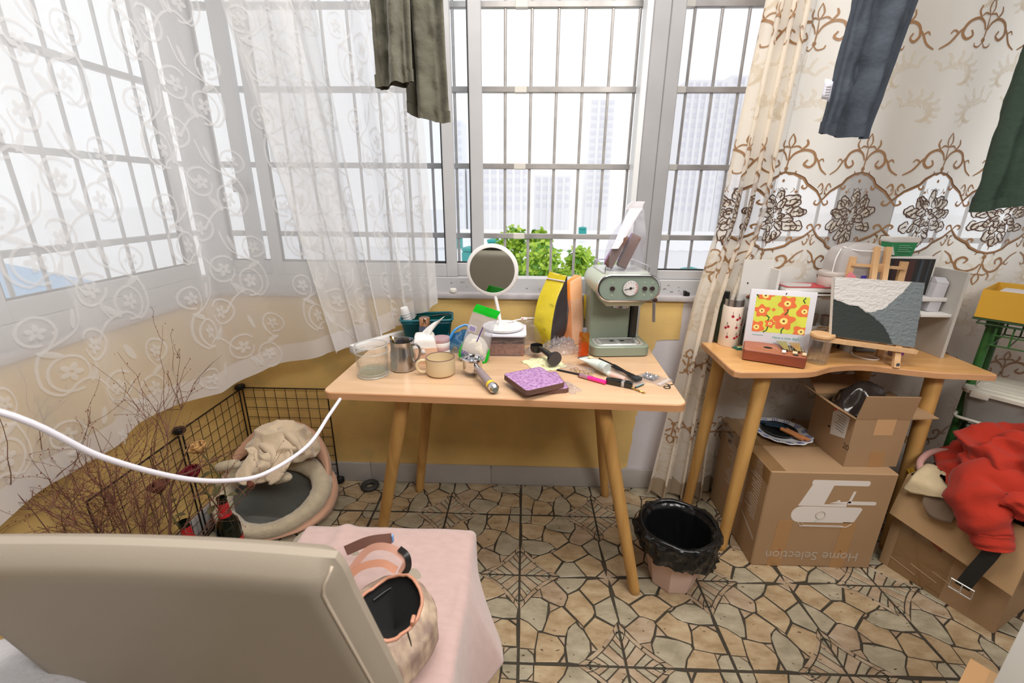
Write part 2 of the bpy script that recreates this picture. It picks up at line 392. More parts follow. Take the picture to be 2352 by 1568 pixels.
# walls, ceiling
WALLM = mat('pale_plaster', '#c9c4c8', 0.8, bump=0.2, bscale=90, var=0.06, vscale=5)
CEILM = mat('white_ceiling', '#e6e4e0', 0.85)
def yellow_wall():
    m = mat('yellow_painted_wall', '#cfa95a', 0.72); nt = m.node_tree; N = nt.nodes; L = nt.links; b = N['Principled BSDF']
    tc = N.new('ShaderNodeTexCoord')
    n1 = N.new('ShaderNodeTexNoise'); n1.inputs['Scale'].default_value = 5; n1.inputs['Detail'].default_value = 3; L.new(tc.outputs['Object'], n1.inputs['Vector'])
    r1 = N.new('ShaderNodeMapRange'); r1.inputs['From Min'].default_value = 0.4; r1.inputs['From Max'].default_value = 0.68; L.new(n1.outputs['Fac'], r1.inputs['Value'])
    mx = N.new('ShaderNodeMix'); mx.data_type = 'RGBA'; mx.inputs[6].default_value = lin('#dcba74'); mx.inputs[7].default_value = lin('#ccac6e'); L.new(r1.outputs['Result'], mx.inputs[0])
    n3 = N.new('ShaderNodeTexNoise'); n3.inputs['Scale'].default_value = 7; n3.inputs['Detail'].default_value = 3; n3.noise_dimensions = '3D'
    L.new(tc.outputs['Object'], n3.inputs['Vector'])
    # greyish filler patches
    r3 = N.new('ShaderNodeMapRange'); r3.inputs['From Min'].default_value = 0.60; r3.inputs['From Max'].default_value = 0.66; r3.inputs['To Max'].default_value = 0.35; L.new(n3.outputs['Fac'], r3.inputs['Value'])
    mx3 = N.new('ShaderNodeMix'); mx3.data_type = 'RGBA'; mx3.inputs[7].default_value = lin('#b3a56e'); L.new(r3.outputs['Result'], mx3.inputs[0]); L.new(mx.outputs[2], mx3.inputs[6])
    L.new(mx3.outputs[2], b.inputs['Base Color'])
    bp = N.new('ShaderNodeBump'); bp.inputs['Strength'].default_value = 0.25; bp.inputs['Distance'].default_value = 0.003
    n4 = N.new('ShaderNodeTexNoise'); n4.inputs['Scale'].default_value = 130; L.new(tc.outputs['Object'], n4.inputs['Vector'])
    L.new(n4.outputs['Fac'], bp.inputs['Height']); L.new(bp.outputs['Normal'], b.inputs['Normal'])
    return m
YEL = yellow_wall()
SZ = 0.945   # top of the wall under the windows
m = MB(); m.bb((XL-0.1, YB, 0), (XR, YB+0.1, SZ)); m.bb((XL-0.1, YB, 2.36), (XR, YB+0.1, CZ))
WB = struct(m.obj('wall_back', WALLM, smooth=0))
m = MB()   # the yellow coat of paint: a thin skin that ends in a ragged edge right of the table
edge = [(0.686,SZ-0.002),(0.684,0.90),(0.686,0.84),(0.686,0.772),(0.60,0.768),(0.585,0.762),(0.583,0.735),(0.574,0.72),(0.566,0.66),(0.553,0.55),(0.545,0.47),(0.538,0.40),(0.529,0.385),(0.534,0.36),(0.524,0.30),(0.528,0.26),(0.52,0.2),(0.515,0.115),(0.50,0.104)]
poly = [(XL, SZ-0.002)]+edge+[(XL, 0.104)]
m.prism(poly, 0, 0.0025, M=Matrix(((1,0,0,0),(0,0,-1,YB),(0,1,0,0),(0,0,0,1))))
m.obj('yellow_paint', YEL, WB, smooth=0)
m = MB(); m.bb((XL-0.1, YF, 0), (XL, YB, SZ)); m.bb((XL-0.1, YF, 2.36), (XL, YB, CZ)); m.bb((XL-0.1, YF, SZ), (XL, -0.5, 2.36))
WL = struct(m.obj('wall_left', YEL, smooth=0))
m = MB(); m.bb((XR, YF, 0), (XR+0.1, YB+0.1, CZ)); struct(m.obj('wall_right', WALLM, smooth=0))
m = MB(); m.bb((XL-0.1, YF-0.1, 0), (XR+0.1, YF, CZ)); struct(m.obj('wall_front', mat('dim_far_wall', '#34312e', 0.8), smooth=0))  # colour darkened to stand for the dim room behind the camera
m = MB(); m.bb((XL-0.1, YF-0.1, CZ), (XR+0.1, YB+0.1, CZ+0.08)); struct(m.obj('ceiling', CEILM, smooth=0))
SKM = mat('grey_skirting_tile', '#a8a4a0', 0.35, var=0.08, vscale=8)
b1 = MB(); b1.bb((XL, YB-0.010, -0.003), (XR, YB, 0.09)); BB = struct(b1.obj('baseboard_back', SKM, smooth=0))
for k in range(7):
    x0 = XL+k*0.6; mb = MB(); mb.rbox((x0+0.299, YB-0.008, 0.053), (0.597, 0.012, 0.104), 0.0025); mb.obj('skirting_tile', SKM, BB)
b2 = MB(); b2.bb((XL, YF, -0.003), (XL+0.010, YB-0.02, 0.09)); BL = struct(b2.obj('baseboard_left', SKM, smooth=0))
for k in range(6):
    mb = MB(); mb.rbox((XL+0.008, YB-0.025-0.3-k*0.6, 0.053), (0.012, 0.597, 0.104), 0.0025); mb.obj('skirting_tile', SKM, BL)
# ------------------------------------------------------------------ windows
ALU = mat('white_aluminium', '#b9b9bb', 0.42, var=0.05, vscale=9)
ALU2 = mat('grey_white_aluminium', '#9d9c9e', 0.45, var=0.08, vscale=7)
MARB = mat('pale_sill_stone', '#b7b2b4', 0.4, var=0.12, vscale=22)
RUB = mat('black_rubber', '#1b1b1d', 0.6)
GLASS = clear('window_glass', '#fbfdff', 0.97, 0.02, 0.06)
MESH = clear('fly_screen_mesh', '#fbfbfc', 0.96, 0.5, 0.0, body='#8f9094')
TEAL = clear('tinted_glass', '#dfeeee', 0.93, 0.02, 0.06)
m = MB(); m.rbox(((XL+XR)/2, YB+0.005, 0.957), (XR-XL, 0.05, 0.024), 0.004); W1 = struct(m.obj('window_1', MARB))
def wpart(W, name, a, b, mt, r=0.003):
    m = MB(); c = [(a[i]+b[i])/2 for i in range(3)]; d = [abs(b[i]-a[i]) for i in range(3)]
    if r and min(d) > 2.5*r: m.rbox(c, d, r, 1)
    else: m.bb(a, b)
    return m.obj(name, mt, W)
wpart(W1, 'bottom_rail', (XL, YB+0.028, 0.965), (XR, YB+0.092, 1.03), ALU)
wpart(W1, 'top_rail', (XL, YB+0.028, 2.30), (XR, YB+0.092, 2.37), ALU)
wpart(W1, 'corner_post', (XL-0.06, YB+0.02, 0.96), (XL+0.045, YB+0.10, 2.36), ALU)
def sash(W, x0, x1, y, zb, sl=0.05, sr=0.05, mt=ALU, pane=GLASS, zt=2.30, rb=0.058):
    if sl: wpart(W, 'sash_stile', (x0, y, zb), (x0+sl, y+0.024, zt), mt)
    if sr: wpart(W, 'sash_stile', (x1-sr, y, zb), (x1, y+0.024, zt), mt)
    wpart(W, 'sash_rail', (x0+sl, y, zb), (x1-sr, y+0.024, zb+rb), mt)
    wpart(W, 'pane', (x0+sl, y+0.010, zb+rb), (x1-sr, y+0.013, zt), pane, 0)
    for xa, xb, za, zc in ((x0+sl, x1-sr, zb+rb-0.001, zb+rb+0.005), (x0+sl, x0+sl+0.005, zb+rb, zt), (x1-sr-0.005, x1-sr, zb+rb, zt)):
        wpart(W, 'seal', (xa, y+0.004, za), (xb, y+0.017, zc), RUB, 0)
sash(W1, -1.300, -0.181, YB+0.062, 1.03, 0.0, 0.051, ALU, GLASS)
wpart(W1, 'sash_stile', (-1.220, YB+0.056, 1.03), (-1.162, YB+0.09, 2.30), ALU)
sash(W1, -1.114, -0.296, YB+0.034, 1.03, 0.051, 0.046, ALU, MESH)
m = MB(); m.rbox((-1.19, YB+0.045, 1.40), (0.075, 0.02, 0.05), 0.004); m.cyl((-1.16,YB+0.04,1.40),(-1.145,YB+0.03,1.40),0.012); m.obj('window_latch', ALU2, W1)
wpart(W1, 'fixed_post', (0.426, YB+0.024, 0.965), (0.450, YB+0.10, 2.36), mat('bright_aluminium', '#d9dadb', 0.35))
wpart(W1, 'fixed_post', (0.450, YB+0.020, 0.965), (0.512, YB+0.10, 2.36), ALU2)
wpart(W1, 'fixed_post', (0.513, YB+0.022, 0.965), (0.566, YB+0.10, 2.36), ALU2)
sash(W1, 0.520, 1.32, YB+0.040, 1.03, 0.045, 0.05, ALU, MESH, rb=0.04)
wpart(W1, 'fixed_post', (1.30, YB+0.022, 0.965), (1.47, YB+0.10, 2.36), ALU2)
sash(W1, 1.47, 2.05, YB+0.050, 1.03, 0.03, 0.05, ALU, GLASS)
sash(W1, 2.05, 2.70, YB+0.036, 1.03, 0.05, 0.05, ALU, GLASS)
# dirt streaks left on the rail: little flat chips of lifted paint
pm = mat('grime', '#6a5d4e', 0.9); rr = random.Random(3)
m = MB()
for k in range(26):
    x = rr.choice([rr.uniform(-0.35,-0.2), rr.uniform(0.0,0.3), rr.uniform(0.56,0.69)]); z = rr.uniform(0.975,1.01)
    m.box((x, YB+0.0275, z), (rr.uniform(0.003,0.014), 0.001, rr.uniform(0.001,0.003)))
tag(m.obj('paint_chips', pm, W1, smooth=0), kind='stuff')
# left wall window
m = MB(); m.rbox((XL-0.005, (YB-0.5)/2, 0.957), (0.05, YB+0.5, 0.024), 0.004); W2 = struct(m.obj('window_2', MARB))
wpart(W2, 'bottom_rail', (XL-0.092, -0.5, 0.965), (XL-0.028, YB+0.02, 1.03), ALU)
wpart(W2, 'top_rail', (XL-0.092, -0.5, 2.30), (XL-0.028, YB+0.02, 2.37), ALU)
def sash2(y0, y1, x, s0=0.06, s1=0.06, pane=GLASS):
    zb, zt = 1.03, 2.30
    wpart(W2, 'sash_stile', (x-0.024, y0, zb), (x, y0+s0, zt), ALU); wpart(W2, 'sash_stile', (x-0.024, y1-s1, zb), (x, y1, zt), ALU)
    wpart(W2, 'sash_rail', (x-0.024, y0+s0, zb), (x, y1-s1, zb+0.06), ALU)
    wpart(W2, 'pane', (x-0.014, y0+s0, zb+0.06), (x-0.011, y1-s1, zt), pane, 0)
    for za, zc, ya, yb in ((zb+0.059, zb+0.065, y0+s0, y1-s1), (zb+0.06, zt, y0+s0, y0+s0+0.005), (zb+0.06, zt, y1-s1-0.005, y1-s1)):
        wpart(W2, 'seal', (x-0.018, ya, za), (x-0.006, yb, zc), RUB, 0)
sash2(1.05, 1.84, XL-0.034); sash2(0.3, 1.13, XL-0.062); sash2(-0.48, 0.36, XL-0.034)
# ================================================================== OUTSIDE
STEEL = mat('stainless_pipe', '#b3afac', 0.35, 0.25, var=0.3, vscale=10)
GZ = [1.198, 1.489, 1.780, 2.072, 2.364, 0.955]
def grille(name, label, axis, fixed, a, b, start):
    g = thing(name, label, 'window bars', (fixed if axis == 'y' else 0, fixed if axis == 'x' else 0, 0), 0, 'steel bars outside the windows')
    def P(t, z): return (t, 0, z) if axis == 'x' else (0, t, z)
    first = None; t = start
    while t < b:
        if first is None:
            m = MB()
            zs = sorted(GZ)
            m.cyl((0,0,zs[0]-0.012), (0,0,zs[-1]+0.01), 0.0062, n=10)
            first = m.obj('bar', STEEL, g)
            first.location = P(t, 0)
        else:
            c = first.copy(); COL.objects.link(c); c.parent = g; c.location = P(t, 0)
        t += 0.1045
    for z in GZ:
        m = MB(); m.rbox(P((a+b)/2, z), (b-a, 0.022, 0.022) if axis == 'x' else (0.022, b-a, 0.022), 0.002, 1); m.obj('rail', STEEL, g)
    sl = None
    for z in GZ[:4]:
        k = a+0.12
        while k < b:
            if sl is None:
                m = MB(); m.rbox((0,0,0), (0.05, 0.026, 0.0245) if axis == 'x' else (0.026, 0.05, 0.0245), 0.002, 1)
                sl = m.obj('joint_sleeve', mat('worn_sleeve', '#d2cec6', 0.5, 0.1), g); sl.location = P(k, z)
            else:
                c = sl.copy(); COL.objects.link(c); c.parent = g; c.location = P(k, z)
            k += 0.64
grille('security_grille', 'steel security bars outside the back windows above the desks', 'x', 2.03, -1.43, 2.75, -1.347)
grille('security_grille', 'steel security bars outside the left window, behind the sheer curtain', 'y', -1.5, -0.5, 2.06, -0.45)
# the city; distance haze is put into its pale colours
GND = mat('pale_ground', '#efeff0', 0.9)
m = MB(); m.bb((-500, -200, -16.2), (500, 600, -16)); struct(m.obj('ground_outside', GND, smooth=0))
ROOF = mat('sheet_metal_roof', '#c3c3c9', 0.6, var=0.1, vscale=0.3); ROOF2 = mat('pale_sheet_roof', '#f4f4f6', 0.6); WHT = mat('haze_pale_wall', '#f3f3f5', 0.85)
LAV = mat('haze_pale_window', '#e6e6ed', 0.6); TEALP = mat('teal_cooler', '#2f9d98', 0.5); BLU = mat('blue_sheet', '#8fb7d8', 0.6)
def shed(label, x0, x1, y0, y1, ze, zr, rmat, teal=(), along='y'):
    t = thing('factory_shed', label, 'building', ((x0+x1)/2, (y0+y1)/2, -16), 0, 'low sheds beyond the windows')
    w, d = (x1-x0)/2, (y1-y0)/2; e, r = ze+16, zr+16
    m = MB(); m.box((0,0,e/2), (2*w-0.4, 2*d-0.4, e)); m.obj('wall', WHT, t, smooth=0)
    for s in (-1, 1):
        m = MB(); n = 60 if along == 'y' else 40
        def f(u, v):
            q = 0.06*(abs(((u*n) % 1)-0.5)*4-1)
            if along == 'y': return ((s*w*(1-v)), lerp(-d, d, u), lerp(e, r, v)+q)
            return (lerp(-w, w, u), s*d*(1-v), lerp(e, r, v)+q)
        m.grid(f, n*2, 1); m.obj('roof_slope', rmat, t, smooth=0, solid=0.05)
    for k, (tx, ty) in enumerate(teal):
        m = MB(); m.rbox((tx-(x0+x1)/2, ty-(y0+y1)/2, r+0.4), (1.3,1.3,1.1), 0.1); m.lathe([(0.3,r+0.9),(0.75,r+1.0),(0.7,r+1.25),(0.1,r+1.4)], 12, Matrix.Translation((tx-(x0+x1)/2, ty-(y0+y1)/2, 0))); m.obj('roof_cooler', TEALP, t)
shed('long pale sheet-roofed shed seen through the middle bars', -14, 7, 34, 62, -6.4, -4.3, ROOF2, ((-3.4,48),(-8,52),(-5,40)), 'x')
shed('grey ribbed roof seen below right through the bars beside the espresso machine', 6, 22, 20, 33, -6.5, -4.6, ROOF, ((11.5,31),(8.5,28)), 'x')
shed('dark ribbed shed roof seen low left of the mirror', -15, -2.2, 22, 32, -6.2, -4.5, ROOF, ((-4,30),), 'y')
shed('wide white shed farther back behind the ribbed roofs', -40, 40, 75, 105, -7, -5, ROOF2, ((10,80),(22,80),(-9,80)), 'x')
shed('pale shed with blue sheets beyond the left window', -30, -12, -2, 14, -7, -5.2, ROOF2, (), 'y')
shed('white shed roof beyond the left window, farther out', -62, -36, 8, 40, -7.5, -5, BLU, (), 'y')
def tower(label, x, y, w, d, top, floors, cols, dens=1.0):
    t = thing('apartment_tower', label, 'building', (x, y, -16), 0, 'hazy towers on the skyline')
    m = MB(); m.box((0,0,(top+16)/2), (w, d, top+16)); m.obj('wall', WHT, t, smooth=0)
    fh = (top+16)/floors; base = None
    for i in range(floors):
        if i*fh+1 < 12: continue
        m = None
        if base is None:
            m = MB()
            m.box((0, -d/2-0.05, fh*0.5), (w*0.9, 0.3, fh*0.45)); base = m.obj('window_band', LAV, t, smooth=0); base.location = (0,0,i*fh)
        else:
            c = base.copy(); COL.objects.link(c); c.parent = t; c.location = (0,0,i*fh)
    for s in [(k+1)/cols-0.5 for k in range(cols-1)]:
        m = MB(); m.box((w*s, -d/2-0.3, (top+16)/2), (w/cols*0.35, 0.9, top+15)); m.obj('shaft', WHT, t, smooth=0)
tower('tall hazy apartment tower between bars right of the window post', 51, 150, 12, 14, 33, 19, 6)
tower('second hazy tower close right of the tall one, partly behind the gold curtain', 68, 158, 15, 14, 36, 19, 7)
tower('faint slender tower behind the bread bag, right in the middle window', 28, 190, 9, 12, 36, 20, 3)
tower('faint pale low slab on the skyline at left of the middle window', -10, 170, 22, 12, 11, 9, 8)
tower('faint pink-grey tower just right of the dark screen frame', -25, 165, 7, 12, 25, 16, 4)
tower('pale stubby block on the skyline by the middle bars', 10, 185, 14, 12, 9, 8, 5)
tower('hazy block far out beyond the left window behind the sheer curtain', -130, 60, 20, 26, 24, 14, 6)
# tree
rt = random.Random(8)
LEAF = [mat('fresh_leaf', '#93bb38', 0.5), mat('pale_leaf', '#b2cf4a', 0.5), mat('deep_leaf', '#639833', 0.5)]
def tree(label, c, rad, n):
    t = thing('leafy_tree', label, 'tree', (c[0], c[1], -16), 0)
    m = MB(); m.tube([(0,0,0),(0.1,0,6),(0.0,0,11),(0.05,0.05,c[2]+16)], [0.3,0.25,0.18,0.04], 8)
    for k in range(14):
        a = rt.uniform(0, 2*PI); q = rad*rt.uniform(0.2,0.5)
        m.tube([(0.02,0.02,c[2]+16-rad*rt.uniform(0.3,1.4)), (q*0.5*math.cos(a), q*0.5*math.sin(a), c[2]+16-rad*0.2), (q*math.cos(a), q*math.sin(a), c[2]+16+rt.uniform(-0.5,0.2)*rad)], [0.04,0.025,0.008], 5)
    m.obj('trunk', mat('tree_bark', '#6b5a45', 0.9), t)
    m = MB()
    blobs = [(Vector((rt.gauss(0,0.5), rt.gauss(0,0.5), rt.gauss(-0.35,0.55)))*rad, rt.uniform(0.22,0.42)*rad) for _ in range(26)]
    for k in range(n):
        bc, br = rt.choice(blobs); v = Vector((rt.gauss(0,1), rt.gauss(0,1), rt.gauss(0,1))).normalized()*br*rt.uniform(0.5,1.05)
        p = bc+v+Vector((0,0,c[2]+16)); d = Vector((rt.gauss(0,1), rt.gauss(0,1), rt.gauss(-0.3,0.6))).normalized(); s = d.orthogonal().normalized()
        l = rt.uniform(0.10,0.17); w_ = l*0.33; m.m = rt.choice((0,0,1,1,2))
        m.add([p, p+d*l*0.5+s*w_, p+d*l, p+d*l*0.5-s*w_], [(0,1,2,3)])
    tag(m.obj('foliage', LEAF, t, smooth=0), kind='stuff')
tree('bright green leafy tree outside the middle window, behind the mirror', (0.30, 9.2, -0.2), 0.95, 9500)
tree('lower green tree top at the right, behind the orange pouch', (2.3, 12.6, -1.0), 0.75, 2400)
# ================================================================== THE TABLE UNDER THE WINDOW
TZ = 0.775
BEECH = wood('beech_top', '#d6b391', '#c4a07c', (3, 26, 26), 0.32)
BEECHE = wood('beech_edge', '#c3946a', '#ad7d55', (3, 20, 20), 0.5)
OAK = wood('oak_leg', '#c59a5c', '#a87c42', (26, 26, 2.2), 0.45)
def rrect(x0, y0, x1, y1, r, n=6):
    P = []
    for cx, cy, a in ((x1-r, y1-r, 0), (x0+r, y1-r, 90), (x0+r, y0+r, 180), (x1-r, y0+r, 270)):
        P += [(cx+r*math.cos(R(a+90*i/n)), cy+r*math.sin(R(a+90*i/n))) for i in range(n+1)]
    return P
def tabletop(poly, z0, z1, c=0.003):
    m = MB(); n = len(poly); inn = inset(poly, c)
    m.m = 1; m.prism(poly, z0, z1-c)
    A = sum(poly[i][0]*poly[(i+1)%n][1]-poly[(i+1)%n][0]*poly[i][1] for i in range(n))
    if A < 0: poly = poly[::-1]
    vs = [(x,y,z1-c) for x,y in poly]+[(x,y,z1) for x,y in inn]; m.m = 1
    m.add(vs, [(i,(i+1)%n,n+(i+1)%n,n+i) for i in range(n)]); m.m = 0
    m.add([(x,y,z1) for x,y in inn], [tuple(range(n))]); return m
ta = -R(2.06); tbl = thing('table', 'light wooden table on splayed legs under the window, crowded with coffee things', 'table', (-0.640, 1.252, 0), ta)
tabletop(rrect(0,0,1.140,0.585,0.035), TZ-0.024, TZ).obj('table_top', [BEECH, BEECHE], tbl, smooth=30)
ti = Matrix.Rotation(-ta, 4, 'Z') @ Matrix.Translation((0.640,-1.252,0))
for top, foot in (((-0.33,1.30),(-0.585,1.48)) if False else ((-0.395,1.33),(-0.575,1.43)), ((-0.375,1.66),(-0.497,1.80)), ((0.255,1.30),(0.420,1.252)), ((0.295,1.66),(0.405,1.80))):
    m = MB(); a = ti @ Vector((top[0], top[1], TZ-0.024)); b = ti @ Vector((foot[0], foot[1], 0.0)); d = (b-a)
    k = [a+d*t for t in (0, 0.3, 0.6, 0.97, 0.995, 1.0)]
    m.tube(k, [0.0245,0.0235,0.022,0.0195,0.019,0.0165], 20); m.obj('leg', OAK, tbl)
    m = MB(); m.cyl(a, a+Vector((0,0,-0.004)), 0.034, n=20); m.obj('leg_plate', mat('dull_steel', '#8a8a8c', 0.4, 0.8), tbl)
CHROME = mat('chrome', '#d8d8dc', 0.12, 1.0); STEELB = mat('brushed_steel', '#b9b8ba', 0.25, 1.0); GOLDM = mat('brass_gold', '#c79a3e', 0.25, 1.0)
ROSEG = mat('rose_gold', '#d9ab8c', 0.18, 1.0); BLKP = mat('black_plastic', '#141416', 0.35); WHTP = mat('white_plastic', '#e8e6e6', 0.35)
FILM = clear('clear_film', '#fafafc', 0.86, 0.12, 0.09, body='#f0eff2'); GLS = clear('clear_glassware', '#fdfefe', 0.972, 0.03, 0.26, body='#f8fbfc'); GLR = clear('edge_highlight_white', '#f4f8f9', 0.62, 0.05, 0.5, body='#ffffff')
def on(name, label, cat, x, y, z=TZ, rot=0, group=None): return thing(name, label, cat, (x, y, z+0.0004), rot, group)
# ---- glass mug
t = on('glass_mug', 'clear embossed glass mug with handle on the left end of the table', 'mug', -0.520, 1.402)
m = MB(); m.lathe([(0.043,0.0),(0.050,0.004),(0.0515,0.012),(0.0535,0.055),(0.0535,0.080),(0.0555,0.084),(0.0555,0.089),(0.0535,0.093),(0.0545,0.106),(0.055,0.109),(0.0535,0.111),(0.0515,0.108),(0.0500,0.090),(0.0495,0.050),(0.047,0.014),(0.0,0.010)], 40); m.obj('glass_body', GLS, t)
m = MB(); m.tube(spline([(0.047,-0.018,0.082),(0.066,-0.026,0.086),(0.082,-0.033,0.070),(0.082,-0.033,0.044),(0.068,-0.028,0.022),(0.049,-0.019,0.018)], 5), 0.0065, 10); m.obj('handle', GLS, t)
m = MB()
for k in range(9):
    for s in (1, -1):
        pts = [(0.0542*math.cos(2*PI*(k+s*q/2+0.1)/9), 0.0542*math.sin(2*PI*(k+s*q/2+0.1)/9), 0.018+0.06*q) for q in [i/6 for i in range(7)]]
        m.tube(pts, 0.0008, 4)
m.obj('diamond_relief', GLS, t)
m = MB(); m.lathe([(0.0,0.0125),(0.046,0.014),(0.0475,0.022),(0.0,0.022)], 32); m.obj('water', clear('water', '#eef2ea', 0.93, 0.02, 0.1), t)
for r_, z_, w_ in ((0.0535,0.110,0.0022),(0.0553,0.0865,0.0018),(0.0500,0.004,0.0030),(0.0470,0.0135,0.0016)):
    m = MB(); m.tube([(r_*math.cos(2*PI*i/48), r_*math.sin(2*PI*i/48), z_) for i in range(48)], w_, 6, closed=True); m.obj('edge_highlight', GLR, t, smooth=180)  # whitish rings put the glass rims' highlights into colour
# ---- milk pitcher
t = on('milk_pitcher', 'small stainless steel milk jug beside the glass mug', 'jug', -0.431, 1.463)
def pit(u, v):
    prof = [(0.0,0.001),(0.042,0.0),(0.0465,0.004),(0.0465,0.012),(0.045,0.05),(0.0405,0.078),(0.0395,0.090),(0.041,0.104),(0.0415,0.1065),(0.0398,0.106),(0.038,0.09),(0.0435,0.05),(0.045,0.012),(0.0,0.006)]
    i = min(int(v*13+1e-6), 12); f = v*13-i; r = lerp(prof[i][0], prof[i+1][0], f); z = lerp(prof[i][1], prof[i+1][1], f)
    a = 2*PI*u; sp = max(0, math.cos(a-PI*0.83))**24*max(0,(z-0.07)/0.035)
    return ((r+0.016*sp)*math.cos(a), (r+0.016*sp)*math.sin(a), z+0.004*sp)
m = MB(); m.grid(pit, 56, 26, True); m.obj('jug_body', STEELB, t, smooth=60)
m = MB(); m.tube(spline([(0.039,-0.008,0.092),(0.056,-0.013,0.096),(0.067,-0.016,0.080),(0.062,-0.015,0.050),(0.047,-0.011,0.030)], 5), 0.0042, 8, M=Matrix.Scale(1,4)); m.obj('handle', STEELB, t)
t = on('spoon', 'thin golden spoon handle standing in the steel milk jug', 'spoon', -0.437, 1.458, TZ+0.008)
m = MB(); m.tube(spline([(0.012,0.008,0.004),(-0.004,0.004,0.05),(-0.030,-0.006,0.118)], 6), [0.0022]*9+[0.0026,0.0032,0.0036,0.003], 8); m.obj('spoon_handle', GOLDM, t)
m = MB(); m.ball((0.016,0.010,0.004), 0.010, 12, 8, sc=(1,0.8,0.4)); m.obj('bowl', GOLDM, t)
# ---- beige mug
CER = mat('beige_glaze', '#d0bc98', 0.35); 
t = on('coffee_mug', 'matte beige wide coffee mug with thin brown rim, handle to the left', 'mug', -0.288, 1.421)
m = MB(); m.lathe([(0.0,0.002),(0.036,0.002),(0.036,0.0),(0.043,0.001),(0.0485,0.006),(0.050,0.014),(0.0505,0.040),(0.0505,0.0625),(0.0475,0.0625),(0.047,0.03),(0.044,0.010),(0.0,0.007)], 48); m.obj('cup', CER, t)
m = MB(); m.tube([(0.049*math.cos(2*PI*i/48), 0.049*math.sin(2*PI*i/48), 0.0630) for i in range(48)], 0.0018, 8, closed=True); m.obj('rim', mat('brown_rim', '#6b5550', 0.4), t)
m = MB(); m.tube(spline([(-0.048,-0.012,0.052),(-0.066,-0.018,0.054),(-0.078,-0.021,0.040),(-0.074,-0.020,0.020),(-0.062,-0.017,0.012),(-0.048,-0.012,0.012)], 5), 0.0052, 10); m.obj('handle', CER, t)
# ---- white channel
t = on('white_channel', 'white square plastic channel lying at the table\'s back left edge', 'strip', -0.60, 1.715, TZ, -R(34))
m = MB(); m.rbox((0,0,0.017), (0.030, 0.26, 0.034), 0.003); m.obj('channel', WHTP, t)
m = MB(); m.rbox((0,-0.131,0.017), (0.026, 0.002, 0.030), 0.0008); m.obj('end_cap', mat('light_grey_plastic', '#c8c6c6', 0.5), t)
# ---- teal basket
TEALC = clear('teal_plastic', '#2b8d92', 0.45, 0.25, 0.1, body='#0f5f68'); TEALD = mat('teal_rim', '#0d5c68', 0.35)
t = on('storage_basket', 'translucent teal plastic basket with a thick rim at the back left of the table', 'basket', -0.405, 1.765, TZ, R(9))
w0, w1, d0, d1, hh = 0.088, 0.103, 0.050, 0.062, 0.112
def bx(a, b, z, u):
    P = rrect(-a,-b,a,b,0.02,4); n = len(P); k = u*n; i = int(k) % n; f = k-int(k); p, q = P[i], P[(i+1) % n]; return (lerp(p[0],q[0],f), lerp(p[1],q[1],f), z)
m = MB(); m.grid(lambda u, v: bx(lerp(w0,w1,v), lerp(d0,d1,v), hh*v, u), 40, 4, True); m.prism(rrect(-w0,-d0,w0,d0,0.02,4), 0, 0.002); m.obj('basket_wall', TEALC, t, smooth=40)
m = MB(); m.tube([bx(w1+0.002, d1+0.002, hh, u/40) for u in range(40)], 0.0048, 8, closed=True); m.tube([bx(w1-0.001, d1-0.001, hh-0.012, u/40) for u in range(40)], 0.0025, 6, closed=True); m.obj('rim', TEALD, t)
for x in (-0.03, 0.04):
    m = MB(); m.bb((x-0.001,-d1+0.005,0.006), (x+0.001,d1-0.005,0.09)); m.obj('divider', TEALC, t)
for x in (-0.06, 0.02, 0.07):
    m = MB(); m.rbox((x,-0.0565,0.05), (0.035,0.004,0.075), 0.0015, M=Matrix.Rotation(-R(6),4,'X')); m.obj('ribbed_panel', TEALD, t)
t = on('paper_cup_stack', 'frosted white tube of stacked cups leaning in the teal basket', 'cup stack', -0.468, 1.752, TZ+0.008, (0.10,-0.16,0))
m = MB(); m.lathe([(0.0,0),(0.019,0.0),(0.0165,0.075),(0.0178,0.08),(0.0162,0.118),(0.0172,0.122),(0.0158,0.150),(0.0145,0.152),(0.0,0.150)], 28); m.obj('cup', mat('frosted_white', '#dedcdc', 0.4), t)
for z in (0.085,0.095,0.105,0.115,0.126):
    m = MB(); m.tube([(0.0176*math.cos(2*PI*i/24), 0.0176*math.sin(2*PI*i/24), z) for i in range(24)], 0.0011, 6, closed=True); m.obj('cup_rim', mat('cup_edge', '#c9c7c8', 0.4), t)
t = on('pen', 'dark pen resting across the right end of the teal basket rim', 'pen', -0.348, 1.768, TZ+0.118, (0, 0, R(20)))
m = MB(); m.cyl((-0.035,0,0),(0.038,0,0.004), 0.0035, n=10); m.obj('barrel', BLKP, t); m = MB(); m.cyl((0.038,0,0.004),(0.045,0,0.0044),0.0032,0.001,10); m.obj('tip', STEELB, t)
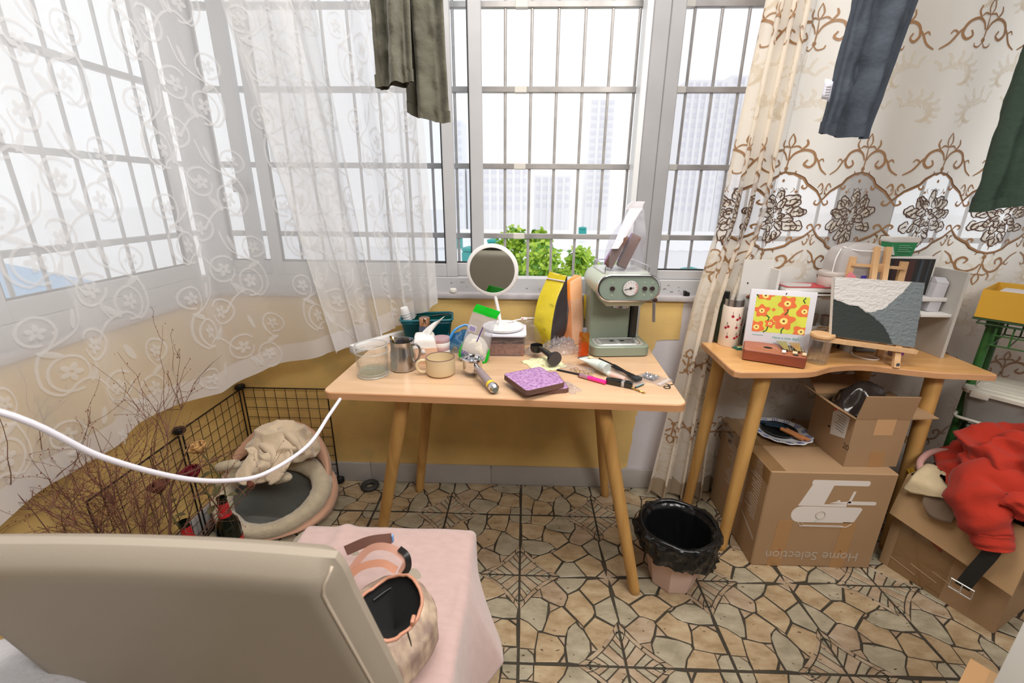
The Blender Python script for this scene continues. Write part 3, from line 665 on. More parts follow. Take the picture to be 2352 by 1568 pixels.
# ---- toner bottle, pink bowls, tissue pack
t = on('lotion_bottle', 'clear lotion bottle with rose gold cap in front of the teal basket', 'bottle', -0.392, 1.660)
m = MB(); m.lathe([(0.0,0.0),(0.023,0.0),(0.024,0.004),(0.024,0.098),(0.021,0.104),(0.0,0.104)], 28); m.obj('bottle_body', clear('blue_lotion', '#cfd4e6', 0.72, 0.05, 0.12, body='#aab3d2'), t)
m = MB(); m.lathe([(0.0,0.104),(0.0195,0.104),(0.0215,0.106),(0.0215,0.135),(0.0205,0.137),(0.0,0.137)], 28); m.obj('cap', ROSEG, t)
t = on('cream_jar', 'pink and white round jar stack behind the tissue pack', 'jar', -0.325, 1.632)
PNK = mat('dusty_pink_lid', '#b99aa0', 0.4)
for k, (z0, z1, mt) in enumerate(((0.0,0.018,WHTP),(0.018,0.032,PNK),(0.032,0.05,WHTP),(0.05,0.066,PNK))):
    m = MB(); m.lathe([(0.0,z0),(0.034,z0),(0.035,z0+0.002),(0.035,z1-0.002),(0.034,z1),(0.0,z1)], 32); m.obj('jar_body' if k % 2 == 0 else 'lid', mt, t)
def loft(m, levels, ns=6, nl=8, wob=0.0, seed=0, fr=30, close=(True,True), sides=None):
    """skin over 4-cornered (or n-cornered) rings; material index per side in sides"""
    k = len(levels[0]); L = []
    cols = [spline([lv[c] for lv in levels], nl) for c in range(k)]
    rows = len(cols[0]); base = len(m.v); sd = Vector((seed*3.7, seed*1.3, seed*2.1))
    mid = []
    for r in range(rows):
        ring = []
        for c in range(k):
            a, b = cols[c][r], cols[(c+1) % k][r]
            for i in range(ns):
                p = a.lerp(b, i/ns)
                if wob: p = p+Vector((fbm(p+sd, fr), fbm(p+sd+Vector((9,0,0)), fr), fbm(p+sd+Vector((0,7,0)), fr)*0.6))*wob*(0.25+math.sin(PI*i/ns))
                ring.append(p)
        L.append(ring)
    n = k*ns; m.v += [tuple(p) for ring in L for p in ring]
    for r in range(rows-1):
        for i in range(n):
            m.f.append((base+r*n+i, base+r*n+(i+1) % n, base+(r+1)*n+(i+1) % n, base+(r+1)*n+i)); m.mi.append(sides[i//ns] if sides else m.m)
    if close[0]: m.f.append(tuple(base+i for i in range(n-1,-1,-1))); m.mi.append(sides[-1] if sides else m.m)
    if close[1]: m.f.append(tuple(base+(rows-1)*n+i for i in range(n))); m.mi.append(sides[-1] if sides else m.m)
    return m
def ringrect(cx, cy, z, a, b, rot=0, sk=(0,0)):
    c, s = math.cos(rot), math.sin(rot)
    return [Vector((cx+x*c-y*s+sk[0], cy+x*s+y*c+sk[1], z)) for x, y in ((-a,-b),(a,-b),(a,b),(-a,b))]
t = on('tissue_pack', 'peach and white soft tissue pack with a white tissue pulled up', 'tissues', -0.372, 1.560, TZ, R(12))
PEACH = mat('peach_wrapper', '#e9bfa2', 0.4, bump=0.3, bscale=40); PAPERW = mat('white_tissue', '#e6e4e2', 0.85, bump=0.25, bscale=50)
m = MB(); loft(m, [ringrect(0,0,0,0.040,0.045), ringrect(0,0,0.02,0.044,0.048), ringrect(0,0,0.06,0.042,0.046)], 6, 4, 0.003, 3); m.obj('wrapper', PEACH, t, smooth=50)
m = MB(); loft(m, [ringrect(0,0,0.06,0.042,0.046), ringrect(0,0,0.09,0.036,0.038), ringrect(0,0.004,0.098,0.030,0.030)], 6, 4, 0.003, 4); m.obj('printed_top', mat('white_wrapper', '#e6e0da', 0.4), t, smooth=50)
m = MB()
def tis(u, v):
    x = lerp(-0.012, 0.03*v+0.02, u)+0.045*v*v-0.005; y = 0.012*math.sin(u*5+v*3)*(1-0.5*v)+0.004*v; z = 0.092+0.052*v+0.02*v*u
    return (x*(1-0.35*v)+0.02*v, y, z)
m.grid(tis, 14, 14); 
def tis2(u, v): return (lerp(-0.035,0.02,u), -0.012-0.036*v+0.005*math.sin(9*u), 0.1-0.012*v-0.05*v*v+0.004*math.sin(7*u+4*v))
m.grid(tis2, 12, 10); m.obj('tissue', PAPERW, t, smooth=90, solid=0.0008)
# ---- sugar bag: clear plastic with green edges, standing on its head
t = on('sugar_bag', 'clear sugar bag with bright green edges and purple lettering, standing upside down', 'bag', -0.192, 1.560, TZ, (0.02, R(15), -R(10)))
GRN = mat('vivid_green_print', '#13b324', 0.3); PUR = mat('purple_print', '#46258f', 0.5)
lv = [ringrect(0,0,0.0,0.046,0.022), ringrect(0,0,0.03,0.049,0.024), ringrect(-0.002,0,0.09,0.047,0.020), ringrect(-0.002,0.004,0.15,0.046,0.010), ringrect(0,0.006,0.186,0.046,0.003)]
m = MB(); loft(m, lv, 7, 5, 0.004, 5); m.obj('clear_bag', clear('sugar_film', '#f8f8fb', 0.70, 0.12, 0.1, body='#f6f6fa'), t, smooth=60)
m = MB(); loft(m, [ringrect(0,0.006,0.184,0.046,0.0034), ringrect(0.002,0.009,0.198,0.046,0.003), ringrect(0.004,0.014,0.214,0.045,0.002)], 6, 4, 0.003, 6); m.obj('green_seal', GRN, t, smooth=60)
m = MB(); loft(m, [ringrect(0,0,0.0,0.0475,0.0235), ringrect(0,0,0.02,0.050,0.0255)], 6, 4, 0.003, 5); m.obj('green_base', GRN, t, smooth=60)
for s in (-1, 1):
    m = MB(); loft(m, [ringrect(s*0.048,-0.006,0.005,0.006,0.014), ringrect(s*0.052,-0.004,0.035,0.005,0.010), ringrect(s*0.050,0,0.065,0.001,0.003)], 3, 4, 0.002, 7); m.obj('green_corner', GRN, t, smooth=60)
m = MB(); loft(m, [ringrect(0,0,0.004,0.044,0.020), ringrect(0,0,0.05,0.0455,0.0215), ringrect(-0.012,0,0.088,0.030,0.017), ringrect(-0.020,0,0.098,0.014,0.010)], 6, 5, 0.004, 9); m.obj('sugar', mat('white_sugar', '#f0ebde', 0.8, bump=0.5, bscale=600), t, smooth=60)
text('白砂糖', 0.030, PUR, t, (0.0,-0.0335,0.030), (R(90), R(180), 0), 'lettering', 0.0003)
m = MB(); m.bb((0.004,-0.0262,0.09),(0.0075,-0.0255,0.152)); m.obj('purple_stripe', PUR, t, rot=(0,R(8),0), loc=(-0.016,0,0.0))
m = MB(); m.bb((-0.04,-0.022,0.118),(-0.013,-0.0212,0.142)); m.obj('barcode_patch', mat('label_white', '#e8e6ee', 0.5), t)
m = MB()
for k in range(9): m.bb((-0.0375+k*0.0026,-0.0226,0.121),(-0.0375+k*0.0026+0.0012+0.0008*(k%2),-0.0221,0.139))
tag(m.obj('barcode_bars', mat('pale_purple_print', '#8d7fc0', 0.5), t, smooth=0), kind='stuff')
m = MB()
for k in range(6): m.bb((0.012,-0.0175+k*0.0006,0.168-k*0.006),(0.040,-0.017+k*0.0006,0.169-k*0.006))
tag(m.obj('small_print', mat('grey_print', '#a9a4bc', 0.6), t, smooth=0), kind='stuff')
# ---- blue plastic bag behind it
t = on('blue_plastic_bag', 'crumpled blue plastic bag between the teal basket and the sugar bag', 'bag', -0.262, 1.655)
m = MB(); m.grid(lambda u, v: Vector((lerp(-0.045,0.045,u)+0.012*fbm((u*3,v*3,1),1), lerp(-0.03,0.04,v), 0.075*math.sin(PI*min(1,v*0.9+0.05))*(0.6+0.5*u)+0.02*fbm((u*4,v*4,2),1.2)+0.012)), 22, 18); m.obj('film', clear('blue_film', '#8fbde8', 0.55, 0.15, 0.14, body='#4f9ad6'), t, smooth=80)
m = MB(); m.tube(spline([(-0.035,-0.02,0.05),(-0.01,0.0,0.09),(0.03,0.02,0.105),(0.05,0.01,0.09)], 6), 0.005, 6); m.obj('knotted_handle', mat('blue_plastic', '#3f93d6', 0.3), t)
# ---- crumb box + mirror
t = on('food_container', 'clear lidded plastic box half full of brown crumbs', 'container', -0.073, 1.685, TZ, R(1))
cx, cy = 0.079, 0.079
m = MB(); m.grid(lambda u, v: bx(lerp(cx-0.005,cx,v), lerp(cy-0.005,cy,v), 0.001+0.078*v, u), 40, 3, True); m.prism(rrect(-cx+0.005,-cy+0.005,cx-0.005,cy-0.005,0.02,4), 0, 0.002); m.obj('box_wall', clear('clear_box', '#eef0f4', 0.86, 0.05, 0.1, body='#dfe2ea'), t, smooth=40)
m = MB(); m.grid(lambda u, v: Vector((lerp(-0.072,0.072,u), lerp(-0.072,0.072,v), 0.052+0.010*fbm((u*4,v*4,5),1.3)+0.010*abs(u-0.5)+0.002*fbm((u*40,v*40,0),1))), 60, 40); m.bb((-0.072,-0.0725,0.003),(0.072,0.072,0.049)); m.obj('crumbs', mat('brown_crumbs', '#b5826c', 0.9, bump=1, bscale=300, var=0.35, vscale=90), t, smooth=40)
m = MB(); m.prism(rrect(-cx-0.003,-cy-0.003,cx+0.003,cy+0.003,0.02,4), 0.080, 0.086); m.prism(rrect(-cx+0.004,-cy+0.004,cx-0.004,cy-0.004,0.018,4), 0.086, 0.088); m.obj('lid', mat('white_translucent_lid', '#dfdfe8', 0.3), t, smooth=40)
m = MB(); m.tube([bx(cx, cy, 0.0795, u/40) for u in range(40)], 0.002, 6, closed=True); m.obj('seal', mat('violet_blue_seal', '#5d58a8', 0.4), t)
t = on('makeup_mirror', 'round white framed makeup mirror on a dish foot, standing on the crumb box', 'mirror', -0.083, 1.690, TZ+0.0885)
m = MB(); m.lathe([(0.0,0.0),(0.068,0.0),(0.078,0.004),(0.082,0.013),(0.0805,0.0135),(0.076,0.007),(0.0,0.005)], 56); m.obj('dish_foot', WHTP, t)
m = MB(); m.tube(spline([(-0.008,0.02,0.005),(-0.012,0.022,0.012),(-0.022,0.028,0.07),(-0.040,0.036,0.150)], 5), 0.0068, 14); m.lathe([(0.013,0.005),(0.012,0.010),(0.0075,0.018)], 20, Matrix.Translation((-0.010,0.021,0.0))); m.obj('stem', WHTP, t)
mM = Matrix.Translation((-0.045,0.030,0.228)) @ Matrix.Rotation(R(92), 4, 'X') @ Matrix.Rotation(R(-4), 4, 'Y')
m = MB(); m.lathe([(0.0,-0.008),(0.092,-0.008),(0.1015,-0.004),(0.1035,0.0),(0.1025,0.005),(0.099,0.008),(0.089,0.009),(0.0885,0.006)], 72, mM, cap=False); m.obj('mirror_frame', WHTP, t, smooth=50)
m = MB(); m.lathe([(0.0,0.0065),(0.0888,0.0065)], 72, mM, cap=False); m.obj('mirror_glass', mat('silvered_glass', '#c3c9c6', 0.02, 1.0), t, smooth=0)
# ---- clear bag with a zip lock behind the mirror foot
t = on('zip_bag', 'clear zip bag with white slider lying behind the mirror foot, left of the yellow pouch', 'bag', 0.018, 1.775)
m = MB(); loft(m, [ringrect(0,0,0.0,0.050,0.028), ringrect(0,0,0.03,0.056,0.032), ringrect(0.0,0,0.075,0.052,0.022), ringrect(0,0.0,0.105,0.046,0.006)], 7, 5, 0.010, 21, 24); m.obj('clear_bag', FILM, t, smooth=70)
m = MB(); m.tube(spline([(-0.085,-0.03,0.100),(-0.04,-0.012,0.106),(0.0,0.0,0.110),(0.045,0.004,0.108)], 5), 0.003, 6); m.obj('zip_strip', WHTP, t)
m = MB(); m.rbox((-0.018,-0.008,0.110), (0.026,0.008,0.011), 0.002); m.obj('zip_slider', WHTP, t); m = MB(); m.cyl((-0.025,-0.0125,0.110),(-0.025,-0.0118,0.110),0.0028,n=10); m.obj('red_mark', mat('red_print', '#d0483c', 0.5), t)
# ---- yellow pouch with black gusset, orange pouch behind
YLW = mat('yellow_foil', '#cdb92c', 0.32, bump=0.55, bscale=28); GUS = mat('black_gusset', '#3a3638', 0.4, bump=0.3, bscale=30); ORG = mat('orange_print', '#e88c3c', 0.35, bump=0.3, bscale=25)
t = on('coffee_pouch', 'tall yellow foil coffee pouch with a black side gusset, standing on crumpled film', 'pouch', 0.078, 1.745, TZ+0.006)
V = Vector
lv = [[V((-0.028,0.035,0.0)),V((0.030,-0.042,0.0)),V((0.078,0.030,0.0)),V((0.015,0.085,0.0))],
      [V((-0.036,0.020,0.05)),V((0.031,-0.048,0.05)),V((0.098,0.030,0.05)),V((0.015,0.090,0.05))],
      [V((-0.036,0.012,0.11)),V((0.036,-0.030,0.11)),V((0.110,0.035,0.11)),V((0.02,0.085,0.11))],
      [V((-0.022,0.018,0.19)),V((0.052,-0.008,0.19)),V((0.098,0.030,0.19)),V((0.03,0.068,0.19))],
      [V((0.008,0.034,0.262)),V((0.080,0.016,0.255)),V((0.094,0.026,0.255)),V((0.022,0.046,0.262))],
      [V((0.022,0.038,0.300)),V((0.090,0.022,0.285)),V((0.093,0.025,0.285)),V((0.025,0.041,0.300))]]
m = MB(); loft(m, lv, 8, 5, 0.005, 11, 16, sides=[0,1,0,1,1]); m.obj('pouch_body', [YLW, GUS], t, smooth=70)
for z0, z1, mt, nm in ((0.272,0.280,mat('silver_strip', '#d8d8de', 0.2, 0.6),'tear_strip'),):
    m = MB(); a = lv[4][0].lerp(lv[5][0], 0.25)+V((-0.001,-0.003,0)); b = lv[4][1].lerp(lv[5][1], 0.25)+V((0.001,-0.003,0)); m.tube([a, b], 0.0032, 6); m.obj(nm, mt, t)
m = MB(); m.rbox((0.019,0.034,0.270),(0.004,0.004,0.007),0.001); m.obj('tear_notch', BLKP, t)
for k, (x, z) in enumerate(((0.027,0.175),(0.002,0.075),(-0.004,0.028))):
    m = MB()
    for q in range(3): m.box((x+q*0.005, -0.008-0.10*0.12*(0.2-z)*9-q*0.002, z-q*0.0035), (0.012,0.0006,0.0007))
    tag(m.obj('small_print', GUS, t, smooth=0), kind='stuff')
t = on('orange_pouch', 'orange paper pouch with clear back panel standing behind the yellow pouch', 'pouch', 0.195, 1.795)
lv = [[V((-0.030,-0.012,0.0)),V((0.008,-0.042,0.0)),V((0.052,-0.010,0.0)),V((0.0,0.030,0.0))],
      [V((-0.036,-0.006,0.10)),V((0.002,-0.030,0.10)),V((0.052,0.0,0.10)),V((0.0,0.028,0.10))],
      [V((-0.036,0.0,0.19)),V((-0.006,-0.016,0.19)),V((0.044,0.006,0.19)),V((0.004,0.024,0.19))],
      [V((-0.024,0.004,0.262)),V((-0.010,0.000,0.262)),V((0.036,0.008,0.285)),V((0.010,0.016,0.288))]]
m = MB(); loft(m, lv, 7, 5, 0.004, 14, 14, sides=[0,1,1,0,0]); m.obj('pouch_body', [ORG, mat('pale_orange_film', '#e9b184', 0.3, bump=0.4, bscale=20)], t, smooth=60)
m = MB(); loft(m, [[p+V((-0.003,-0.006,0.0)) if i in (0,1) else p+V((0.004,0.0,0)) for i, p in enumerate(l)] for l in lv[:3]], 6, 4, 0.006, 15); m.obj('outer_film', FILM, t, smooth=70)
# ---- crumpled clear film under the pouches
def crumple(name, label, cat, x, y, rx, ry, h, mt, seed, rot=0, n=30, z=TZ, part=None, fr=3.0, pw=1.0):
    t = on(name, label, cat, x, y, z, rot)
    def f(u, v):
        a = 2*u-1; b = 2*v-1; e = max(abs(a), abs(b)); j = 1+0.25*fbm((a*2+seed, b*2, 3), 1.1)
        z_ = h*max(0, 1-e**2)**pw*(0.45+0.9*abs(fbm((a*fr+seed*3.1, b*fr, seed), 1.0)))
        return (a*rx*j, b*ry*j, 0.0008+z_)
    m = MB(); m.grid(f, n, n); m.obj(part or 'sheet', mt, t, smooth=25, solid=0.0006); return t
crumple('crumpled_film', 'crumpled clear plastic film under the yellow and orange pouches', 'film', 0.150, 1.700, 0.075, 0.062, 0.070, FILM, 3, 0.3, n=34)
crumple('crumpled_film', 'flattened clear film strip between crumb box and yellow pouch', 'film', 0.040, 1.665, 0.045, 0.045, 0.022, FILM, 8, 0.9)
# ---- amber dropper bottle (a square ampoule with pointed foot)
t = on('amber_bottle', 'slim square amber glass bottle with clear cap, beside the espresso machine', 'bottle', 0.231, 1.612)
AMB = clear('amber_glass', '#ffd591', 0.85, 0.04, 0.16, body='#ee9f38'); AMB2 = clear('amber_serum', '#ffb458', 0.72, 0.04, 0.1, body='#e98c22')
m = MB(); loft(m, [ringrect(0,0,0.0,0.0155,0.0155,0.2), ringrect(0,0,0.092,0.0155,0.0155,0.2), ringrect(0,0,0.098,0.013,0.013,0.2), ringrect(0,0,0.102,0.008,0.008,0.2)], 3, 3); m.obj('bottle_body', AMB, t, smooth=30)
m = MB(); m.prism([tuple(p[:2]) for p in ringrect(0,0,0,0.0135,0.0135,0.2)], 0.003, 0.058); m.obj('serum', AMB2, t, smooth=0)
m = MB(); m.lathe([(0.0085,0.101),(0.009,0.103),(0.0085,0.117),(0.0075,0.119),(0,0.119)], 18); m.obj('cap', clear('clear_cap', '#d8dde4', 0.5, 0.1, 0.2, body='#b9c0cc'), t)
# ---- espresso machine
SAGE = mat('sage_green_enamel', '#858f7e', 0.38, coat=0.15); SAGED = mat('sage_panel', '#7f8d80', 0.42); CREAM = mat('pale_sage_shell', '#b3baa5', 0.35)
t = on('espresso_machine', 'retro sage green espresso machine with a round dial, at the right end of the table', 'coffee machine', 0.379, 1.628, TZ, R(5)); EM = t
def slab(m, poly, z0, z1, c):
    inn = inset(poly, c); n = len(poly)
    A = sum(poly[i][0]*poly[(i+1)%n][1]-poly[(i+1)%n][0]*poly[i][1] for i in range(n))
    if A < 0: poly = poly[::-1]
    vs = [(x,y,z0) for x,y in poly]+[(x,y,z1-c) for x,y in poly]+[(x,y,z1) for x,y in inn]
    m.add(vs, [tuple(range(n-1,-1,-1)), tuple(range(2*n,3*n))]+[f for i in range(n) for f in ((i,(i+1)%n,n+(i+1)%n,n+i),(n+i,n+(i+1)%n,2*n+(i+1)%n,2*n+i))])
m = MB(); slab(m, rrect(-0.117,-0.005,0.117,0.235,0.035,8), 0.004, 0.042, 0.004); m.obj('base', SAGE, t, smooth=40)
m = MB(); m.prism(rrect(-0.112,0.0,0.112,0.23,0.03,6), 0.0, 0.004); m.obj('base_foot', BLKP, t, smooth=0)
m = MB(); slab(m, rrect(-0.098,0.010,0.098,0.105,0.028,6), 0.042, 0.0445, 0.001); m.obj('drip_tray', mat('pale_drip_tray', '#c9c9c6', 0.3, 0.4), t, smooth=40)
m = MB(); m.tube([(x, y, 0.045) for x, y in rrect(-0.086,0.018,0.086,0.097,0.022,6)], 0.0012, 5, closed=True); m.obj('tray_ridge', STEELB, t)
for k in range(5):
    y = 0.030+k*0.0135
    for s in (-1, 1):
        m = MB(); m.prism(rrect(s*0.038-0.032,y-0.0016,s*0.038+0.032,y+0.0016,0.0015,3), 0.0445, 0.0449); m.obj('slot', mat('slot_dark', '#55534f', 0.7), t, smooth=0)
for x, y, r in ((-0.022,0.062,0.009),(0.020,0.062,0.009),(0.060,0.043,0.004)):
    m = MB(); m.lathe([(0,0),(r,0)], 14, Matrix.Translation((x,y,0.0453)), cap=False); m.obj('drain_hole', BLKP, t)
m = MB(); slab(m, rrect(-0.105,0.108,0.062,0.232,0.014,5), 0.042, 0.275, 0.002); m.obj('column', SAGE, t, smooth=40)
m = MB(); m.prism(rrect(0.066,0.112,0.098,0.232,0.008,4), 0.045, 0.275); m.obj('water_tank', clear('smoky_tank', '#8c8578', 0.35, 0.06, 0.2, body='#5c564c'), t)
m = MB(); m.bb((0.063,0.1085,0.045),(0.069,0.116,0.275)); m.obj('tank_edge', BLKP, t)
m = MB(); m.bb((0.092,0.111,0.045),(0.100,0.116,0.275)); m.obj('tank_trim', CHROME, t)
def stad(a, b, n=14):   # stadium outline in x,z
    return [(a-b+b*math.cos(R(-90+180*i/n)), b*math.sin(R(-90+180*i/n))) for i in range(n+1)]+[(-(a-b)+b*math.cos(R(90+180*i/n)), b*math.sin(R(90+180*i/n))) for i in range(n+1)]
HZ = 0.276
def headring(y, a, b, dz=0): return [(x, y, HZ+dz+z) for x, z in stad(a, b)]
def skin(m, rings, cap0=True, cap1=True):
    n = len(rings[0]); o = len(m.v); m.add([p for r in rings for p in r], [(i+k*n, (i+1) % n+k*n, (i+1) % n+(k+1)*n, i+(k+1)*n) for k in range(len(rings)-1) for i in range(n)])
    if cap0: m.f.append(tuple(o+i for i in range(n-1,-1,-1))); m.mi.append(m.m)
    if cap1: m.f.append(tuple(o+(len(rings)-1)*n+i for i in range(n))); m.mi.append(m.m)
m = MB(); skin(m, [headring(-0.018,0.114,0.046), headring(0.02,0.116,0.048), headring(0.18,0.116,0.048,0.0), headring(0.225,0.112,0.045), headring(0.236,0.098,0.034)]); m.obj('head_shell', CREAM, t, smooth=50)
m = MB(); skin(m, [headring(-0.020,0.118,0.050), headring(-0.029,0.1185,0.0505), headring(-0.031,0.116,0.048), headring(-0.031,0.111,0.043), headring(-0.024,0.110,0.042)], False, False)
m.obj('chrome_bezel', CHROME, t, smooth=50)
m = MB(); skin(m, [headring(-0.020,0.111,0.043), headring(-0.0275,0.111,0.043)], True, False); m.add(headring(-0.0275,0.111,0.043), [tuple(range(30))]); m.obj('front_panel', SAGED, t, smooth=40)
def disc(x, z, y0, y1, r, mt, nm, par, n=24, r1=None):
    m = MB(); m.cyl((x, y0, HZ+z), (x, y1, HZ+z), r, r1 or r, n); return m.obj(nm, mt, par, smooth=40)
gz = 0.001
G = disc(0.004, gz, -0.0265, -0.033, 0.030, CHROME, 'dial', t, 40, 0.0285)
g = disc(0.004, gz, -0.032, -0.0335, 0.0262, mat('dial_face', '#cfcccb', 0.4), 'dial_face', G, 40)
m = MB(); m.tube([(0.004+0.012,-0.0345,HZ+gz+0.002),(0.004-0.022,-0.0345,HZ+gz-0.005)], [0.0008,0.0016], 6); m.cyl((0.004,-0.0335,HZ+gz),(0.004,-0.0355,HZ+gz),0.0045,n=14); m.obj('needle', BLKP, G)
for k in range(11):
    a = R(225-27*k); m = MB(); m.tube([(0.004+0.019*math.cos(a),-0.0337,HZ+gz+0.019*math.sin(a)),(0.004+0.023*math.cos(a),-0.0337,HZ+gz+0.023*math.sin(a))], 0.0007, 4); m.obj('scale_mark', mat('dial_ink', '#5d5a5c', 0.6) if k < 7 else mat('dial_red', '#c05a55', 0.6), G)
m = MB()
for k in range(12):
    a0 = R(45-k*7.5); a1 = R(45-(k+1)*7.5)
    m.add([(0.004+q*math.cos(a),-0.0337,HZ+gz+q*math.sin(a)) for a, q in ((a0,0.0235),(a1,0.0235),(a1,0.0255),(a0,0.0255))], [(0,1,2,3)])
m.obj('red_arc', mat('dial_red', '#c05a55', 0.6), G, smooth=0)
BRN = mat('dark_brown_button', '#2e2320', 0.35)
for x in (-0.062, 0.058, 0.086):
    b = disc(x, -0.001, -0.026, -0.0325, 0.0085, BRN, 'button', t, 20); r_ = disc(x, -0.001, -0.0265, -0.030, 0.0102, CHROME, 'button_ring', b, 20)
    m = MB(); m.tube([(x+0.0036*math.cos(2*PI*i/12),-0.0280,HZ-0.0245+0.0036*math.sin(2*PI*i/12)) for i in range(12)], 0.0005, 4, closed=True); m.tube([(x,-0.0280,HZ-0.0225),(x,-0.0280,HZ-0.0265)], 0.0006, 4); m.obj('icon', mat('pale_icon', '#c9d2c4', 0.5), t)
    m = MB(); m.tube([(x-0.003,-0.0280,HZ+0.021),(x+0.003,-0.0280,HZ+0.021)], 0.0006, 4); m.tube([(x-0.002,-0.0280,HZ+0.019),(x+0.002,-0.0280,HZ+0.0235)], 0.0005, 4); m.obj('icon', mat('pale_icon', '#c9d2c4', 0.5), t)
m = MB(); loft(m, [ringrect(-0.005,0.052,0.203,0.066,0.052), ringrect(-0.005,0.052,0.212,0.073,0.058), ringrect(-0.005,0.052,0.232,0.084,0.066)], 4, 3); m.obj('group_housing', CREAM, t, smooth=30)
m = MB(); m.cyl((-0.005,0.045,0.205),(-0.005,0.045,0.190),0.034,n=28); m.obj('group_head', STEELB, t)
for k in range(3):
    m = MB(); m.box((-0.010+k*0.005,-0.0075,0.2195),(0.003,0.0006,0.003)); m.obj('maker_mark', mat('dial_ink', '#5d5a5c', 0.6), t, smooth=0)
m = MB(); m.rbox((0.103,-0.012,HZ-0.044),(0.016,0.030,0.020),0.004,M=Matrix.Translation((0.103,0,HZ-0.044)) @ Matrix.Rotation(R(-35),4,'Y') @ Matrix.Translation((-0.103,0,-HZ+0.044))); m.obj('steam_knob', mat('dark_brown_knob', '#3a2a24', 0.4), t)
m = MB(); m.tube(spline([(0.103,-0.014,HZ-0.052),(0.105,-0.015,HZ-0.064),(0.1075,-0.016,HZ-0.10),(0.110,-0.017,HZ-0.131)], 5), [0.0052]*4+[0.0058]*8+[0.0058]*4, 12); m.obj('steam_wand', STEELB, t)
m = MB(); m.prism(rrect(-0.085,0.0,0.088,0.215,0.02,5), HZ+0.046, HZ+0.0505); m.obj('cup_warmer', mat('pale_metal', '#d6d9d2', 0.3, 0.3), t, smooth=40)
for s in (-1, 1):
    x = s*0.082; m = MB(); m.tube(spline([(x,0.012,HZ+0.050),(x,0.012,HZ+0.070),(x*0.99,0.018,HZ+0.0755),(x*0.98,0.10,HZ+0.0755),(x*0.97,0.185,HZ+0.0755),(x*0.97,0.192,HZ+0.070),(x*0.97,0.192,HZ+0.050)], 5), 0.0022, 8); m.obj('cup_rail', CHROME, t)
m = MB(); m.tube([(-0.080,0.190,HZ+0.0755),(0.080,0.190,HZ+0.0755)], 0.0022, 8); m.obj('cup_rail', CHROME, t)
m = MB(); m.rbox((-0.1065,0.21,0.15),(0.004,0.03,0.10),0.001); m.obj('side_label', mat('yellow_label', '#e3c02b', 0.4), t)
# ---- bread bag on the machine
BX, BY, BZ = 0.374, 1.705, TZ+HZ+0.0515
FROST = clear('frosted_bread_bag', '#fbfafd', 0.84, 0.25, 0.1, body='#ecebf0')
t = on('bread_bag', 'frosted gusseted bag with folded top holding two toast slices, on the espresso machine', 'bag', BX, BY, BZ, R(4))
lv = [ringrect(0.0,0,0.0,0.058,0.040), ringrect(0,0,0.05,0.063,0.042), ringrect(0.010,0,0.12,0.058,0.036), ringrect(0.026,0,0.185,0.036,0.018), ringrect(0.030,0,0.225,0.028,0.007)]
m = MB(); loft(m, lv, 7, 5, 0.005, 31, 20); m.obj('bag_body', FROST, t, smooth=60)
m = MB(); loft(m, [ringrect(0.022,-0.009,0.222,0.030,0.004,0.15), ringrect(0.026,-0.011,0.240,0.028,0.004,0.15), ringrect(0.038,-0.010,0.250,0.022,0.004,0.15)], 5, 3, 0.003, 32); m.obj('folded_top', mat('white_paper_fold', '#e9e6ec', 0.6), t, smooth=60)
m = MB(); m.grid(lambda u, v: (lerp(lerp(0.004,0.052,u), lerp(-0.062,-0.034,u), v), -0.014-0.030*v-0.004*math.sin(PI*u), lerp(0.226,0.085,v)+0.004*math.sin(6*v)), 6, 12); m.obj('film_fold', mat('white_paper_fold', '#e9e6ec', 0.6), t, smooth=180)
CRUST = mat('brown_crust', '#6a4d42', 0.85, bump=0.5, bscale=120); PURB = mat('purple_bread', '#8c5f92', 0.85, bump=0.9, bscale=160, var=0.35, vscale=110, col2='#b894bc')
def toast(label, loc, rot, w=0.1, d=0.1, h=0.017):
    t = thing('toast_slice', label, 'toast', loc, rot, 'purple toast slices')
    P = rrect(-w/2,-d/2,w/2,d/2,0.010,4)
    n = len(P); random.seed(int(w*1e4)); P = [(x*(1+0.012*math.sin(7*i)), y*(1+0.012*math.cos(5*i))) for i, (x, y) in enumerate(P)]
    m = MB(); m.prism(P, 0, h); m.obj('crust', CRUST, t, smooth=30)
    for z, s in ((h, 1),):
        m = MB(); I = inset(P, 0.0015); 
        def f(u, v):
            a = 2*PI*u; r = v; x = y = 0
            k = u*len(I); i = int(k) % len(I); q = k-int(k); p, q2 = I[i], I[(i+1) % len(I)]
            x = lerp(p[0],q2[0],q)*r; y = lerp(p[1],q2[1],q)*r
            return (x, y, z+0.0028*(1-r**6)+0.0002+0.0011*fbm((x*220,y*220,1),1)*(1 if r < 0.98 else 0))
        m.grid(f, 64, 24, True); m.obj('crumb_face', PURB, t, smooth=80)
    return t
c, s = math.cos(R(4)), math.sin(R(4))
def inbag(x, y, z): return (BX+x*c-y*s, BY+x*s+y*c, BZ+z)
toast('purple toast slice leaning at the left inside the bread bag', inbag(-0.016,-0.004,0.064), (R(0),R(-66),R(-10)), 0.128, 0.066, 0.034)
toast('purple toast slice leaning at the right inside the bread bag', inbag(0.034,0.000,0.064), (R(0),R(-68),R(-8)), 0.128, 0.066, 0.034)
toast('front purple toast slice lying on the table edge on top of the other slice', (0.034, 1.313, TZ+0.0195), (R(1.2),R(0.8),R(32)), 0.146, 0.146, 0.017)
toast('rear purple toast slice flat on the table, half under the front slice', (0.060, 1.338, TZ+0.0005), (0,0,R(13)), 0.145, 0.145, 0.015)
crumple('crumpled_wrapper', 'small crumpled clear wrapper tucked beside the toast slices', 'wrapper', 0.151, 1.325, 0.022, 0.045, 0.014, FILM, 12, 0.5, n=20)
